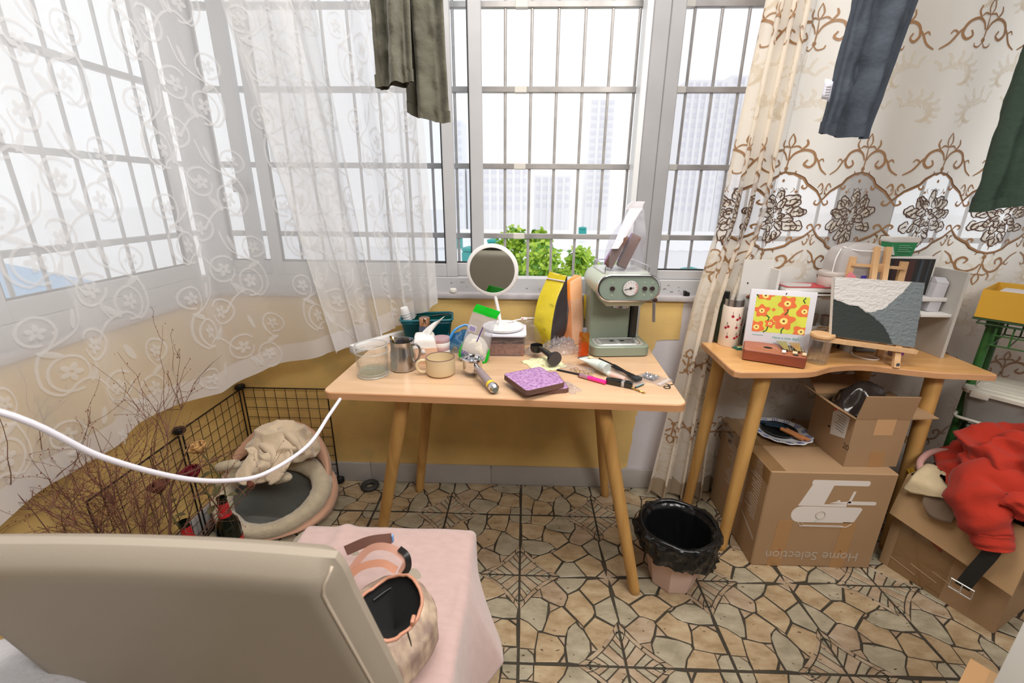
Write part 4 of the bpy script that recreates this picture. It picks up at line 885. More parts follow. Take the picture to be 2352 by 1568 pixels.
# ---- portafilter
t = on('portafilter', 'chrome portafilter with grey handle lying near the table\'s front edge', 'portafilter', -0.176, 1.415, TZ, R(-60))
m = MB(); m.lathe([(0.0,0.012),(0.024,0.013),(0.030,0.020),(0.0335,0.026),(0.034,0.056),(0.0365,0.058),(0.0365,0.064),(0.031,0.0655),(0.0285,0.062),(0.028,0.03),(0.0,0.026)], 40); m.obj('filter_holder', CHROME, t)
m = MB(); m.lathe([(0.0,0.0275),(0.0275,0.031),(0.028,0.0315)], 28); m.obj('filter_basket', mat('basket_grey', '#77757a', 0.3, 0.9), t)
for a in (0.4, 0.4+PI):
    m = MB(); m.rbox((0.0365,0,0.061),(0.009,0.022,0.006),0.002,M=Matrix.Rotation(a+0.5,4,'Z')); m.obj('locking_lug', CHROME, t)
m = MB(); m.cyl((-0.008,0.012,0.0),(-0.004,0.006,0.016),0.007,n=12); m.obj('spout', CHROME, t)
m = MB(); m.tube(spline([(0.030,0,0.040),(0.048,0,0.040),(0.058,0,0.036)], 4), [0.010]*3+[0.0095]*3+[0.011]*3, 14); m.obj('neck', CHROME, t)
m = MB(); m.tube([(0.052,0,0.037),(0.060,0,0.036),(0.10,0,0.028),(0.15,0,0.0195),(0.158,0,0.0182)], [0.0105,0.0125,0.0135,0.0150,0.0150], 18); m.obj('handle', mat('taupe_handle', '#8a7b7d', 0.4), t)
m = MB(); m.tube([(0.141,0,0.0212),(0.152,0,0.0195)], [0.0152,0.0154], 18); m.obj('yellow_band', mat('yellow_label', '#e3c02b', 0.4), t)
m = MB(); m.tube([(0.158,0,0.0182),(0.160,0,0.018),(0.172,0,0.0165),(0.180,0,0.0155)], [0.0150,0.0165,0.0165,0.0110], 10); m.obj('end_cap', CHROME, t, smooth=25)
m = MB(); m.tube([(0.1795,0,0.0156),(0.1812,0,0.0154)], [0.0100,0.0100], 16); m.obj('cap_insert', mat('grey_insert', '#66706a', 0.5), t)
# ---- tamper spoon on crumpled paper
crumple('baking_paper', 'crumpled cream baking paper under the black tamper', 'paper', 0.082, 1.530, 0.062, 0.070, 0.018, mat('cream_paper', '#dad6ad', 0.6, bump=0.4, bscale=60), 17, 0.6, n=26)
t = on('coffee_tamper', 'black plastic coffee scoop with round tamper end on crumpled paper', 'tamper', 0.085, 1.535, TZ+0.016, R(-63))
BLK2 = mat('glossy_black', '#1b1a1c', 0.25); mt_ = mat('grey_tamper_face', '#4a4747', 0.5)
m = MB(); m.tube([(-0.055,0,0.028),(-0.02,0,0.030),(0.030,0,0.026),(0.048,0,0.024)], [0.008,0.0105,0.0115,0.013], 16); m.obj('handle', BLK2, t)
m = MB(); q = Matrix.Translation((0.052,0,0.0235)) @ Matrix.Rotation(R(97),4,'Y'); m.lathe([(0.0,-0.005),(0.024,-0.004),(0.0275,0.0),(0.0275,0.008),(0.027,0.010)], 36, q, cap=False); m.obj('tamper_head', BLK2, t)
m = MB(); m.lathe([(0.0,0.0098),(0.0270,0.0098)], 36, q, cap=False); m.obj('tamper_face', mt_, t, smooth=0)
m = MB(); m.lathe([(0.0,0.002),(0.020,0.004),(0.0235,0.012),(0.0245,0.030),(0.0225,0.030),(0.021,0.014),(0.0,0.007)], 32, Matrix.Translation((-0.078,0,0.004))); m.obj('scoop', BLK2, t)
# ---- make-up clutter on the right of the table
t = on('jewellery_pouch', 'clear sachet of small gold rings on a black strip, right of the tamper', 'sachet', 0.192, 1.472, TZ, R(-28))
m = MB(); loft(m, [ringrect(0,0,0.0,0.062,0.030), ringrect(0,0,0.008,0.058,0.027), ringrect(0,0,0.016,0.040,0.016)], 7, 4, 0.008, 41, 25); m.obj('clear_sachet', FILM, t, smooth=60)
m = MB(); m.rbox((0.005,-0.034,0.003),(0.135,0.009,0.004),0.001); m.obj('black_strip', BLKP, t)
for k in range(7):
    x, y = -0.01+0.011*k, -0.020+0.010*math.sin(k*2.1); m = MB(); m.tube([(x+0.008*math.cos(2*PI*i/16), y+0.006*math.sin(2*PI*i/16), 0.010+0.003*math.sin(k)) for i in range(16)], 0.0011, 5, closed=True); m.obj('ring', GOLDM, t)
t = on('cream_tube', 'white squeeze tube of cream with frosted cap lying on the clutter', 'tube', 0.262, 1.468, TZ+0.010, R(-59))
FRT = mat('pearl_tube', '#d3dad2', 0.35, coat=0.2)
m = MB(); L_ = []
for x, a, b in ((-0.078,0.0245,0.0012),(-0.070,0.0245,0.002),(-0.03,0.0225,0.012),(0.010,0.0200,0.0180),(0.026,0.0195,0.0190)):
    L_.append([(x, a*math.cos(2*PI*i/28), 0.019+b*math.sin(2*PI*i/28)-0.004*(0.02-x)) for i in range(28)])
skin(m, L_); m.obj('tube_body', FRT, t, smooth=60)
m = MB(); m.tube([(0.026,0,0.019),(0.028,0,0.019),(0.050,0,0.019),(0.053,0,0.019)], [0.0175,0.019,0.019,0.0175], 28); m.obj('cap', mat('frosted_cap', '#bcc6c2', 0.3), t)
m = MB(); m.rbox((-0.079,0,0.0195),(0.006,0.051,0.0035),0.001); m.obj('crimp', mat('dark_crimp', '#4a4c4c', 0.4), t)
m = MB(); m.bb((-0.048,-0.009,0.0318),(-0.028,0.009,0.0322)); m.obj('label', mat('pale_gold_print', '#d9c8a0', 0.5), t, smooth=0)
t = on('eyelash_curler', 'black slim tool in a clear plastic sleeve, lying behind the cream tube', 'tool', 0.333, 1.465, TZ, R(-62))
m = MB(); loft(m, [ringrect(0.0,0,0.0,0.125,0.022), ringrect(0,0,0.006,0.122,0.021)], 6, 3, 0.003, 43); m.obj('clear_sleeve', FILM, t, smooth=60)
m = MB(); m.tube(spline([(-0.115,0.008,0.012),(-0.04,0.010,0.014),(0.04,0.004,0.014),(0.10,-0.004,0.012)], 5), [0.003]*6+[0.0055]*6+[0.008]*4, 10); m.tube(spline([(-0.10,-0.012,0.011),(-0.02,-0.002,0.013),(0.06,0.010,0.013),(0.10,0.011,0.012)], 5), [0.003]*6+[0.005]*10, 10); m.obj('curler_arms', BLKP, t)
m = MB(); m.rbox((0.098,0.003,0.013),(0.026,0.030,0.014),0.004); m.obj('curler_head', mat('slate_black', '#2a3032', 0.35), t)
t = on('lip_gloss', 'bright pink lip gloss tube with silver end lying in front of the cream tube', 'lip gloss', 0.236, 1.382, TZ, R(-37))
m = MB(); m.tube([(-0.048,0,0.0078),(0.048,0,0.0078)], 0.0074, 14); m.obj('gloss_tube', mat('hot_pink', '#f0218f', 0.15, coat=0.6), t)
m = MB(); m.tube([(-0.050,0,0.0079),(-0.018,0,0.0079)], 0.0077, 14); m.obj('pink_cap', mat('silver_pink_cap', '#c79aa8', 0.15, 0.7), t)
m = MB(); m.tube([(-0.054,0,0.0078),(-0.050,0,0.0078)], 0.0076, 14); m.obj('end_ring', mat('dark_end', '#3a2a30', 0.3), t)
t = on('lipstick', 'black square lipstick case with a silver band at the front right of the table', 'lipstick', 0.318, 1.347, TZ, R(-27))
m = MB(); m.rbox((-0.018,0,0.0108),(0.052,0.0205,0.0205),0.0018); m.obj('cap', mat('black_lacquer', '#141a19', 0.15, coat=0.5), t)
m = MB(); m.rbox((0.0125,0,0.0108),(0.010,0.0195,0.0195),0.001); m.obj('silver_band', mat('engraved_silver', '#c2c2c4', 0.25, 0.9, bump=0.8, bscale=500), t)
m = MB(); m.rbox((0.0305,0,0.0108),(0.026,0.0205,0.0205),0.0015); m.obj('case', mat('black_lacquer', '#141a19', 0.15, coat=0.5), t)
t = on('concealer_tube', 'small nude pink cosmetic tube between cream tube and lipstick', 'tube', 0.322, 1.398, TZ, R(-48))
m = MB(); m.tube([(-0.028,0,0.0095),(0.028,0,0.0095),(0.030,0,0.0095)], [0.0092,0.0092,0.007], 16); m.obj('tube_body', mat('nude_pink', '#d8b3a6', 0.3), t)
m = MB(); m.tube([(-0.046,0,0.0095),(-0.028,0,0.0095)], [0.0085,0.0094], 16); m.obj('cap', mat('pearl_tube', '#d3dad2', 0.35), t)
t = on('hair_pin', 'thin twisted gold stick pointing to the front right from under the lipstick', 'hair pin', 0.368, 1.305, TZ, R(-47))
m = MB(); m.tube([(x*0.001, 0.0012*math.sin(x*0.5), 0.0034+0.001*math.cos(x*0.5)) for x in range(-28,30)], [0.0022]*50+[0.0016]*6+[0.0008,0.0005], 6); m.obj('pin', GOLDM, t)
m = MB(); m.rbox((-0.030,0,0.004),(0.006,0.007,0.006),0.001); m.obj('pin_head', mat('turquoise', '#48b3a8', 0.3), t)
t = on('nail_file', 'short teal and black stick lying beside the gold hair pin', 'file', 0.383, 1.342, TZ, R(40))
m = MB(); m.rbox((0,0,0.003),(0.044,0.006,0.0034),0.001); m.obj('stick', mat('slate_black', '#2a3032', 0.35), t); m = MB(); m.rbox((0.002,0,0.0052),(0.040,0.0035,0.001),0.0003); m.obj('teal_face', mat('teal_face', '#78b2b4', 0.4), t)
t = on('earring_bag', 'small clear zip bag with silver jewellery near the right table edge', 'sachet', 0.447, 1.405, TZ, R(-47))
m = MB(); loft(m, [ringrect(0,0,0.0,0.052,0.036), ringrect(0,0,0.004,0.052,0.035), ringrect(-0.004,0,0.009,0.036,0.024)], 6, 3, 0.003, 51); m.obj('clear_bag', FILM, t, smooth=60)
m = MB(); m.bb((0.036,-0.036,0.004),(0.039,0.036,0.0055)); m.bb((0.043,-0.036,0.004),(0.0445,0.036,0.0055)); m.obj('zip_line', WHTP, t)
m = MB()
m.grid(lambda u, v: (lerp(-0.040,0.010,u), lerp(-0.020,0.022,v), 0.006+0.006*abs(fbm((u*5,v*5,4),1.2))), 14, 14); m.obj('silver_foil', mat('silver_foil', '#b9bac0', 0.2, 0.9), t, smooth=20)
for nm, x, y, full in (('hair_tie', 0.472, 1.338, True), ('hair_tie', 0.488, 1.363, False)):
    t = on(nm, 'thin black hair tie curled like a 6 by the right table edge' if full else 'bit of thin black elastic beside the curled hair tie, by the zip bag', 'hair tie', x, y, TZ)
    m = MB()
    if full: m.tube([(0.0095*math.cos(a)*1.1, 0.0095*math.sin(a), 0.0016) for a in [2*PI*i/18 for i in range(18)]]+[(0.0095*1.1,0.0005,0.0022),(0.012,0.008,0.0022),(0.008,0.017,0.002)], 0.0014, 6)
    else: m.tube(spline([(-0.012,0.004,0.0016),(0.0,-0.004,0.0016),(0.012,0.001,0.0016)], 5), 0.0014, 6)
    m.obj('elastic', BLKP, t)
# ---- things on the sill
t = thing('door_stop', 'small white round rubber knob on the window sill left of the mirror', 'knob', (-0.309, 1.868, 0.9695))
m = MB(); m.lathe([(0,0),(0.012,0.0),(0.0155,0.003),(0.0165,0.009),(0.015,0.016),(0.011,0.0185),(0,0.019)], 24); m.obj('knob', mat('cream_rubber', '#dcd8cf', 0.5), t)
t = thing('window_roller', 'small black plastic roller on the sill beside the gold curtain', 'fitting', (0.690, 1.868, 0.9695))
m = MB(); m.rbox((0,0,0.008),(0.024,0.018,0.016),0.003); m.cyl((-0.006,-0.010,0.015),(-0.006,0.008,0.015),0.007,n=14); m.obj('roller', BLKP, t)
# ================================================================== THE SMALL DESK ON THE RIGHT
DZ = 0.795
dsk = thing('desk', 'small wooden desk with a curved front edge at the right, holding paintings and jars', 'desk', (0, 0, 0))
poly = [(0.731,1.468),(0.736,1.448),(0.755,1.437)]+[tuple(p[:2]) for p in spline([(0.95,1.447,0),(1.02,1.462,0),(1.12,1.512,0),(1.24,1.530,0),(1.36,1.492,0),(1.44,1.468,0)], 5)]+[(1.632,1.453),(1.640,1.462),(1.662,1.768),(0.742,1.768)]
tabletop(poly, DZ-0.022, DZ).obj('desk_top', [wood('desk_beech', '#d9a970', '#c89458', (3, 22, 22), 0.35), BEECHE], dsk, smooth=30)
for a, b in (((0.872,1.505),(0.824,1.479)), ((0.80,1.70),(0.778,1.745)), ((1.50,1.53),(1.50,1.50)), ((1.40,1.72),(1.395,1.750))):
    a = Vector((a[0],a[1],DZ-0.022)); b = Vector((b[0],b[1],0)); m = MB(); d = b-a
    m.tube([a+d*t for t in (0,0.3,0.6,0.97,0.995,1)], [0.027,0.0255,0.0235,0.0205,0.0195,0.017], 20); m.obj('leg', OAK, dsk)
def dk(name, label, cat, x, y, z=DZ, rot=0, group=None): return thing(name, label, cat, (x, y, z+0.0004), rot, group)
# ---- shelf organiser
SHW = mat('white_shelf_board', '#d3d0cc', 0.5); SHG = mat('grey_shelf_side', '#b3b0ab', 0.5)
t = dk('desktop_shelf', 'white two-tier desktop shelf with grey side panels at the back of the small desk', 'shelf', 0, 0, DZ)
m = MB(); m.bb((0.850,1.745,0),(0.965,1.757,0.345)); m.obj('left_end_panel', SHW, t, smooth=0)
m = MB(); m.bb((0.958,1.690,0.2222),(0.968,1.745,0.315)); m.obj('left_side_panel', SHW, t, smooth=0)
m = MB(); m.rbox((1.277,1.708,0.215),(0.616,0.084,0.014),0.001); m.obj('upper_shelf', SHW, t)
m = MB(); m.rbox((1.192,1.71,0.093),(0.152,0.075,0.012),0.001); m.obj('middle_shelf', SHW, t)
m = MB(); m.bb((1.268,1.655,0),(1.278,1.745,0.208)); m.obj('divider_panel', SHG, t, smooth=0)
m = MB(); m.bb((1.585,1.62,0),(1.597,1.755,0.325)); m.obj('right_side_panel', SHG, t, smooth=0)
m = MB(); m.rbox((1.53,1.69,0.162),(0.11,0.12,0.011),0.001); m.obj('right_shelf', SHW, t)
m = MB(); m.bb((0.968,1.749,0.0),(1.597,1.756,0.10)); m.obj('back_board', SHG, t, smooth=0)
m = MB(); m.cyl((0.877,1.7445,0.255),(0.877,1.743,0.255),0.003,n=10); m.obj('peg_hole', BLKP, t)
# ---- books on the upper shelf
RED = mat('red_cover', '#b93a45', 0.4); PAGE = mat('page_block', '#dcdad6', 0.8)
t = dk('book', 'thick red and white covered book lying on the white desktop shelf', 'book', 1.092, 1.705, DZ+0.236, R(-2))
m = MB(); m.rbox((0,0,0.011),(0.222,0.096,0.018),0.001); m.obj('page_block', PAGE, t)
m = MB(); m.bb((-0.113,-0.05,0.0202),(0.113,0.05,0.0222)); m.obj('cover', RED, t, smooth=0)
m = MB(); m.add([(-0.10,-0.046,0.0226),(-0.02,-0.04,0.0226),(0.02,0.02,0.0226),(-0.06,0.048,0.0226),(-0.11,0.03,0.0226)], [(0,1,2,3,4)]); m.add([(0.03,-0.04,0.0226),(0.09,-0.046,0.0226),(0.05,-0.02,0.0226)], [(0,1,2)]); m.obj('cover_art', mat('cover_grey', '#b7b3b0', 0.5), t, smooth=0)
t = dk('book', 'thin dark book under the thick red one on the white desktop shelf', 'book', 1.098, 1.707, DZ+0.2225, R(1))
m = MB(); m.rbox((0,0,0.0065),(0.235,0.098,0.0125),0.001); m.obj('cover', mat('dark_cover', '#2d2a2b', 0.5), t)
m = MB(); m.bb((-0.113,-0.0495,0.0025),(0.112,-0.046,0.0105)); m.obj('page_block', PAGE, t, smooth=0)
# ---- tub on shelf
t = dk('supplement_tub', 'white round tub with a grey lid behind the red book', 'tub', 1.165, 1.700, DZ+0.2585)
m = MB(); m.lathe([(0,0),(0.043,0),(0.045,0.003),(0.045,0.038),(0.0,0.038)], 36); m.obj('tub_body', mat('off_white_tub', '#cdbfb8', 0.4), t)
m = MB(); m.lathe([(0,0.038),(0.047,0.038),(0.048,0.041),(0.048,0.052),(0.046,0.055),(0,0.055)], 36); m.obj('lid', mat('grey_lid', '#b9afa8', 0.35), t)
m = MB()
for k in range(5): m.bb((0.006+k*0.004,-0.0462,0.018),(0.008+k*0.004,-0.0452,0.028))
for k in range(3): m.bb((-0.018,-0.0452,0.012+k*0.005),(0.0,-0.0447,0.0135+k*0.005))
tag(m.obj('label_print', mat('grey_print2', '#8b8684', 0.6), t, smooth=0), kind='stuff')
# ---- drawstring bag with roll of pads
t = dk('drawstring_bag', 'white translucent drawstring bag with pink and violet print on the shelf behind the easel', 'bag', 1.245, 1.705, DZ+0.2225)
DB = clear('milky_film', '#efeeee', 0.12, 0.2, 0.1, body='#e2dedd')
m = MB(); loft(m, [ringrect(0,0,0,0.080,0.040), ringrect(0,0,0.06,0.088,0.045), ringrect(0.0,0,0.13,0.088,0.045), ringrect(0.002,0,0.17,0.082,0.040), ringrect(0.0,0,0.192,0.045,0.026), ringrect(0,0,0.197,0.02,0.012)], 7, 5, 0.006, 61, 20); m.obj('bag_film', DB, t, smooth=60)
m = MB(); m.tube(spline([(-0.075,-0.02,0.182),(-0.04,-0.045,0.172),(0.02,-0.047,0.170),(0.075,-0.03,0.172),(0.086,0.0,0.15),(0.094,-0.01,0.10)], 6), 0.0022, 6); m.tube(spline([(-0.08,-0.02,0.175),(-0.098,-0.03,0.14),(-0.1,-0.03,0.08)], 6), 0.0018, 6); m.obj('drawstring', mat('clear_string', '#e8e6e6', 0.3), t)
def patch(mt, pts, nm, y=-0.0585):
    m = MB(); m.prism(pts, 0, 0.0008, M=Matrix(((1,0,0,0),(0,0,-1,y),(0,1,0,0),(0,0,0,1)))); return m.obj(nm, mt, t, smooth=0)
PKP = mat('pink_print', '#e38792', 0.5); VIO = mat('violet_print', '#45369a', 0.5)
patch(PKP, [(-0.072,0.045),(-0.030,0.035),(-0.020,0.060),(-0.032,0.082),(-0.055,0.098),(-0.068,0.075)], 'pink_print')
patch(VIO, [(-0.016,0.046),(0.006,0.046),(0.008,0.083),(-0.012,0.083)], 'violet_print'); patch(VIO, [(-0.082,0.05),(-0.074,0.044),(-0.070,0.066),(-0.076,0.072)], 'violet_print')
patch(mat('grey_print3', '#9a9694', 0.6), [(-0.060,0.052),(-0.044,0.05),(-0.040,0.066),(-0.054,0.068)], 'grey_print', -0.0595)
m = MB()
for k in range(5): m.bb((0.0,-0.0585,0.104+k*0.006),(0.05-0.006*(k%3),-0.0575,0.1055+k*0.006))
tag(m.obj('small_print', mat('grey_print3', '#9a9694', 0.6), t, smooth=0), kind='stuff')
patch(mat('orange_print2', '#e07a3e', 0.5), [(0.034,0.03),(0.040,0.03),(0.047,0.055),(0.042,0.055)], 'orange_mark'); patch(mat('orange_print2', '#e07a3e', 0.5), [(0.020,0.035),(0.023,0.03),(0.024,0.056),(0.021,0.056)], 'orange_mark')
# ---- framed dark picture standing on the right of the shelf, tub on top of it
t = dk('dark_picture', 'dark glossy picture panel with white edge standing on the shelf right of the easel', 'picture', 1.445, 1.722, DZ+0.2225, R(-3))
m = MB(); m.rbox((0,0,0.074),(0.165,0.050,0.148),0.002); m.obj('white_case', mat('white_case', '#dddad6', 0.5), t)
m = MB(); m.bb((-0.078,-0.0262,0.004),(0.079,-0.0252,0.140)); m.obj('dark_face', mat('dark_gloss', '#20211f', 0.15), t, smooth=0)
for x, w_, c in ((-0.05,0.03,'#3a2320'),(0.0,0.024,'#4a2c28'),(0.035,0.012,'#39424a'),(0.062,0.008,'#333a3f')):
    m = MB(); m.bb((x-w_/2,-0.0270,0.01),(x+w_/2,-0.0263,0.136)); m.obj('dark_stripe', mat('stripe'+c, c, 0.25), t, smooth=0)
t = dk('snack_tub', 'green and white tapered plastic tub standing on the dark picture panel', 'tub', 1.397, 1.722, DZ+0.3715)
m = MB(); loft(m, [ringrect(0,0,0,0.040,0.022), ringrect(0,0,0.052,0.049,0.024)], 5, 3); m.obj('tub_body', mat('green_carton', '#2c8a55', 0.4), t, smooth=30)
m = MB(); loft(m, [ringrect(0,0,0.050,0.050,0.0245), ringrect(0,0,0.055,0.052,0.025), ringrect(0,0,0.068,0.053,0.025)], 5, 3); m.obj('white_lid', mat('white_lid', '#dedad6', 0.4), t, smooth=30)
m = MB(); m.add([(-0.038,-0.0242,0.004),(-0.024,-0.0242,0.004),(-0.040,-0.0252,0.040)], [(0,1,2)]); m.obj('white_corner', mat('white_lid', '#dedad6', 0.4), t, smooth=0)
m = MB()
for k in range(4): m.bb((-0.018,-0.0262,0.016+k*0.007),(0.03-0.01*(k%2),-0.0252,0.0185+k*0.007))
tag(m.obj('label_print', mat('pale_green_print', '#7dbd95', 0.6), t, smooth=0), kind='stuff')
t = dk('small_bottle', 'small white lotion bottle standing in front of the dark picture panel', 'bottle', 1.405, 1.678, DZ+0.2225)
m = MB(); m.lathe([(0,0),(0.015,0),(0.016,0.002),(0.016,0.030),(0.010,0.038),(0,0.038)], 24); m.obj('bottle_body', WHTP, t)
m = MB(); m.lathe([(0,0.038),(0.008,0.038),(0.0075,0.05),(0,0.051)], 18); m.obj('cap', mat('pinkish_cap', '#c9b6ae', 0.4), t)
t = dk('milk_carton', 'pale grey paper carton leaning in the right shelf compartment', 'carton', 1.548, 1.695, DZ+0.168, (0,R(4),0))
m = MB(); m.rbox((0,0,0.055),(0.045,0.05,0.11),0.002); m.obj('carton_body', mat('lavender_carton', '#b9b7bd', 0.5), t)
m = MB(); loft(m, [ringrect(0,0,0.11,0.0225,0.025), ringrect(0,0,0.128,0.021,0.004)], 3, 2); m.obj('gable', mat('lavender_carton', '#b9b7bd', 0.5), t, smooth=20)
# ---- small things in the open compartments
t = dk('glass_tumbler', 'small dim glass tumbler on the middle shelf behind the easel, left one', 'glass', 1.130, 1.705, DZ+0.0995)
m = MB(); m.lathe([(0,0.002),(0.016,0.0),(0.020,0.045),(0.0185,0.045),(0.015,0.005),(0,0.004)], 24); m.obj('tumbler', clear('dim_glass', '#d9cfc8', 0.6, 0.1, 0.15), t)
m = MB(); m.lathe([(0,0.005),(0.014,0.005),(0.016,0.026),(0,0.026)], 20); m.obj('contents', mat('mauve_content', '#a58a86', 0.6), t)
t = dk('glass_tumbler', 'wider dim glass pot with reddish rim on the middle shelf beside the tumbler', 'glass', 1.185, 1.700, DZ+0.0995)
m = MB(); m.lathe([(0,0.002),(0.019,0.0),(0.022,0.038),(0.020,0.038),(0.017,0.005),(0,0.004)], 24); m.obj('tumbler', clear('dim_glass', '#d9cfc8', 0.6, 0.1, 0.15), t)
m = MB(); m.tube([(0.0215*math.cos(2*PI*i/24),0.0215*math.sin(2*PI*i/24),0.038) for i in range(24)], 0.0014, 6, closed=True); m.obj('rim', mat('dull_red', '#8f5a55', 0.5), t)
t = dk('gold_trinkets', 'little tangle of gold chain at the front of the middle shelf', 'jewellery', 1.165, 1.664, DZ+0.0995)
m = MB()
for k in range(5): m.tube([(0.012*k-0.025+0.009*math.cos(2*PI*i/14), 0.004*math.sin(k*2)+0.006*math.sin(2*PI*i/14), 0.0015+0.001*math.sin(i)) for i in range(14)], 0.0011, 5, closed=True)
m.obj('chain', GOLDM, t)
# ---- thermos, dark bottle, vase
t = dk('thermos_cup', 'cream thermos cup printed with red cherries, lid off, at the left of the small desk', 'thermos', 0.838, 1.742)
THC = mat('cream_enamel', '#e6d7c8', 0.35)
m = MB(); m.lathe([(0,0),(0.037,0),(0.039,0.003),(0.039,0.160),(0.0375,0.165),(0,0.165)], 40); m.obj('cup_body', THC, t)
m = MB(); m.lathe([(0.0355,0.165),(0.035,0.172),(0.0358,0.175),(0.0350,0.178),(0.0358,0.181),(0.0350,0.192),(0.0325,0.192),(0.0315,0.14),(0,0.135)], 40, cap=False); m.obj('steel_neck', STEELB, t)
CHR = mat('cherry_red', '#a5202c', 0.45); STM = mat('stem_ink', '#4d3a34', 0.6)
def oncyl(a, z, r=0.0393): return Vector((r*math.cos(a), r*math.sin(a), z))
for a, z, two in ((-1.35,0.122,1),(-1.95,0.128,0),(-2.35,0.085,1),(-1.45,0.083,0),(-2.2,0.042,0),(-1.35,0.045,1),(-0.75,0.10,1),(-0.8,0.05,0)):
    m = MB()
    for s in ((-1, 1) if two else (0,)):
        c = oncyl(a+0.12*s, z-0.006*(s < 0)); n_ = Vector((math.cos(a+0.12*s), math.sin(a+0.12*s), 0)); q = n_.to_track_quat('Z','Y').to_matrix().to_4x4()
        m.lathe([(0,0.0004),(0.0052,0.0002),(0.0053,0)], 14, Matrix.Translation(c) @ q, cap=False)
    o = m.obj('cherry', CHR, t, smooth=0)
    m = MB()
    for s in ((-1, 1) if two else (0,)): m.tube([oncyl(a+0.12*s, z+0.003, 0.0395), oncyl(a+0.03*s, z+0.010, 0.0396), oncyl(a-0.02, z+0.019, 0.0396)], 0.0006, 4)
    m.obj('cherry_stem', STM, o)
t = dk('dark_bottle', 'dark green bottle half hidden behind the cherry thermos', 'bottle', 0.815, 1.785-0.01)
m = MB(); m.lathe([(0,0),(0.02,0),(0.021,0.003),(0.021,0.15),(0.012,0.17),(0.011,0.19),(0,0.19)], 24); m.obj('bottle_body', mat('bottle_green_black', '#1d2a1c', 0.15), t)
m = MB(); m.lathe([(0,0.185),(0.014,0.185),(0.014,0.214),(0,0.214)], 20); m.obj('cap', BLKP, t)
t = dk('bud_vase', 'slim clear bud vase with dried brown flowers between thermos and flower picture', 'vase', 0.905, 1.742)
m = MB(); m.lathe([(0,0.001),(0.016,0.0),(0.018,0.006),(0.017,0.06),(0.012,0.10),(0.0105,0.155),(0.012,0.162),(0.0108,0.162),(0.0095,0.15),(0.011,0.10),(0.0155,0.06),(0,0.006)], 28); m.obj('vase_body', clear('smoke_glass', '#c9cdca', 0.80, 0.05, 0.16, body='#8d948f'), t)
m = MB(); m.tube([(0.0115*math.cos(2*PI*i/20),0.0115*math.sin(2*PI*i/20),0.152) for i in range(20)], 0.002, 6, closed=True); m.obj('black_ring', BLKP, t)
t = dk('dried_flower_sprig', 'sprig of dried brown blossoms standing in the bud vase', 'flowers', 0.905, 1.742, DZ+0.01)
DRB = mat('dried_brown_petal', '#8a4f30', 0.8, var=0.3, vscale=200); TWG = mat('dry_twig', '#5a4038', 0.85)
m = MB(); rd = random.Random(2)
for k in range(5): m.tube(spline([(0,0,0.002),(0.003*math.cos(k),0.003*math.sin(k),0.12),(0.012*math.cos(k*1.7)-0.004,0.006*math.sin(k*1.7),0.17+0.012*k)], 5), 0.0011, 5)
m.obj('stem', TWG, t)
for k in range(6):
    m = MB(); c = Vector((rd.uniform(-0.018,0.018), rd.uniform(-0.008,0.006), 0.172+rd.uniform(0,0.03)))
    for q in range(5):
        a = q*2*PI/5; m.ball(c+Vector((0.005*math.cos(a),0.003*math.sin(a),0.004*math.sin(a+1))), 0.006, 7, 5, sc=(1,0.7,0.8))
    m.obj('blossom', DRB, t)
t = dk('tea_sachet', 'small green and white sachet lying in front of the cherry thermos', 'sachet', 0.862, 1.690, DZ, R(12))
m = MB(); loft(m, [ringrect(0,0,0,0.022,0.016), ringrect(0,0,0.004,0.020,0.014), ringrect(0,0,0.006,0.012,0.008)], 4, 3, 0.002, 71); m.obj('sachet_foil', mat('dark_green_foil', '#20584a', 0.3), t, smooth=50)
m = MB(); m.add([(-0.015,-0.010,0.0078),(0.008,-0.012,0.0078),(0.012,0.002,0.0078),(-0.010,0.006,0.0078)], [(0,1,2,3)]); m.obj('sachet_print', mat('sachet_print', '#c4cf9a', 0.5), t, smooth=0)
# ---- flower picture: bl (.869,1.694) br (1.078,1.629), leaning back
bl, br = Vector((0.860,1.664,DZ)), Vector((1.076,1.606,DZ)); ax = (br-bl).normalized(); bw = (br-bl).length
nrm = Vector((ax.y,-ax.x,0)); lean = R(8); upv = (Vector((0,0,1))*math.cos(lean)-nrm*math.sin(lean)).normalized(); nn = ax.cross(upv)
t = thing('flower_picture', 'white framed picture of orange flowers on yellow with a handwritten green greeting', 'picture', (0,0,0))
t.matrix_world = Matrix(((ax.x,upv.x,nn.x,bl.x),(ax.y,upv.y,nn.y,bl.y),(ax.z,upv.z,nn.z,bl.z+0.0055),(0,0,0,1)))
BW, BH = bw, 0.240
m = MB(); m.rbox((BW/2,BH/2,0.0),(BW,BH,0.014),0.003); m.obj('white_board', mat('white_board', '#d3d2d8', 0.35), t)
x0, x1, y0, y1 = 0.022, BW-0.022, 0.078, BH-0.020
m = MB(); m.add([(x0,y0,0.0074),(x1,y0,0.0074),(x1,y1,0.0074),(x0,y1,0.0074)], [(0,1,2,3)]); m.obj('yellow_ground', mat('lemon_paint', '#d6d94f', 0.6, var=0.12, vscale=14), t, smooth=0)
OR_ = mat('orange_paint', '#e0703c', 0.6); YC = mat('cream_yellow_paint', '#ecd97a', 0.6); DC = mat('dark_red_paint', '#5a1f18', 0.6); GS = mat('dark_green_paint', '#14552f', 0.6)
def flat(pts, z, mt, nm, par=t):
    m = MB(); m.add([(x,y,z) for x, y in pts], [tuple(range(len(pts)))]); return m.obj(nm, mt, par, smooth=0)
def uv(u, v): return (lerp(x0,x1,u), lerp(y0,y1,v))
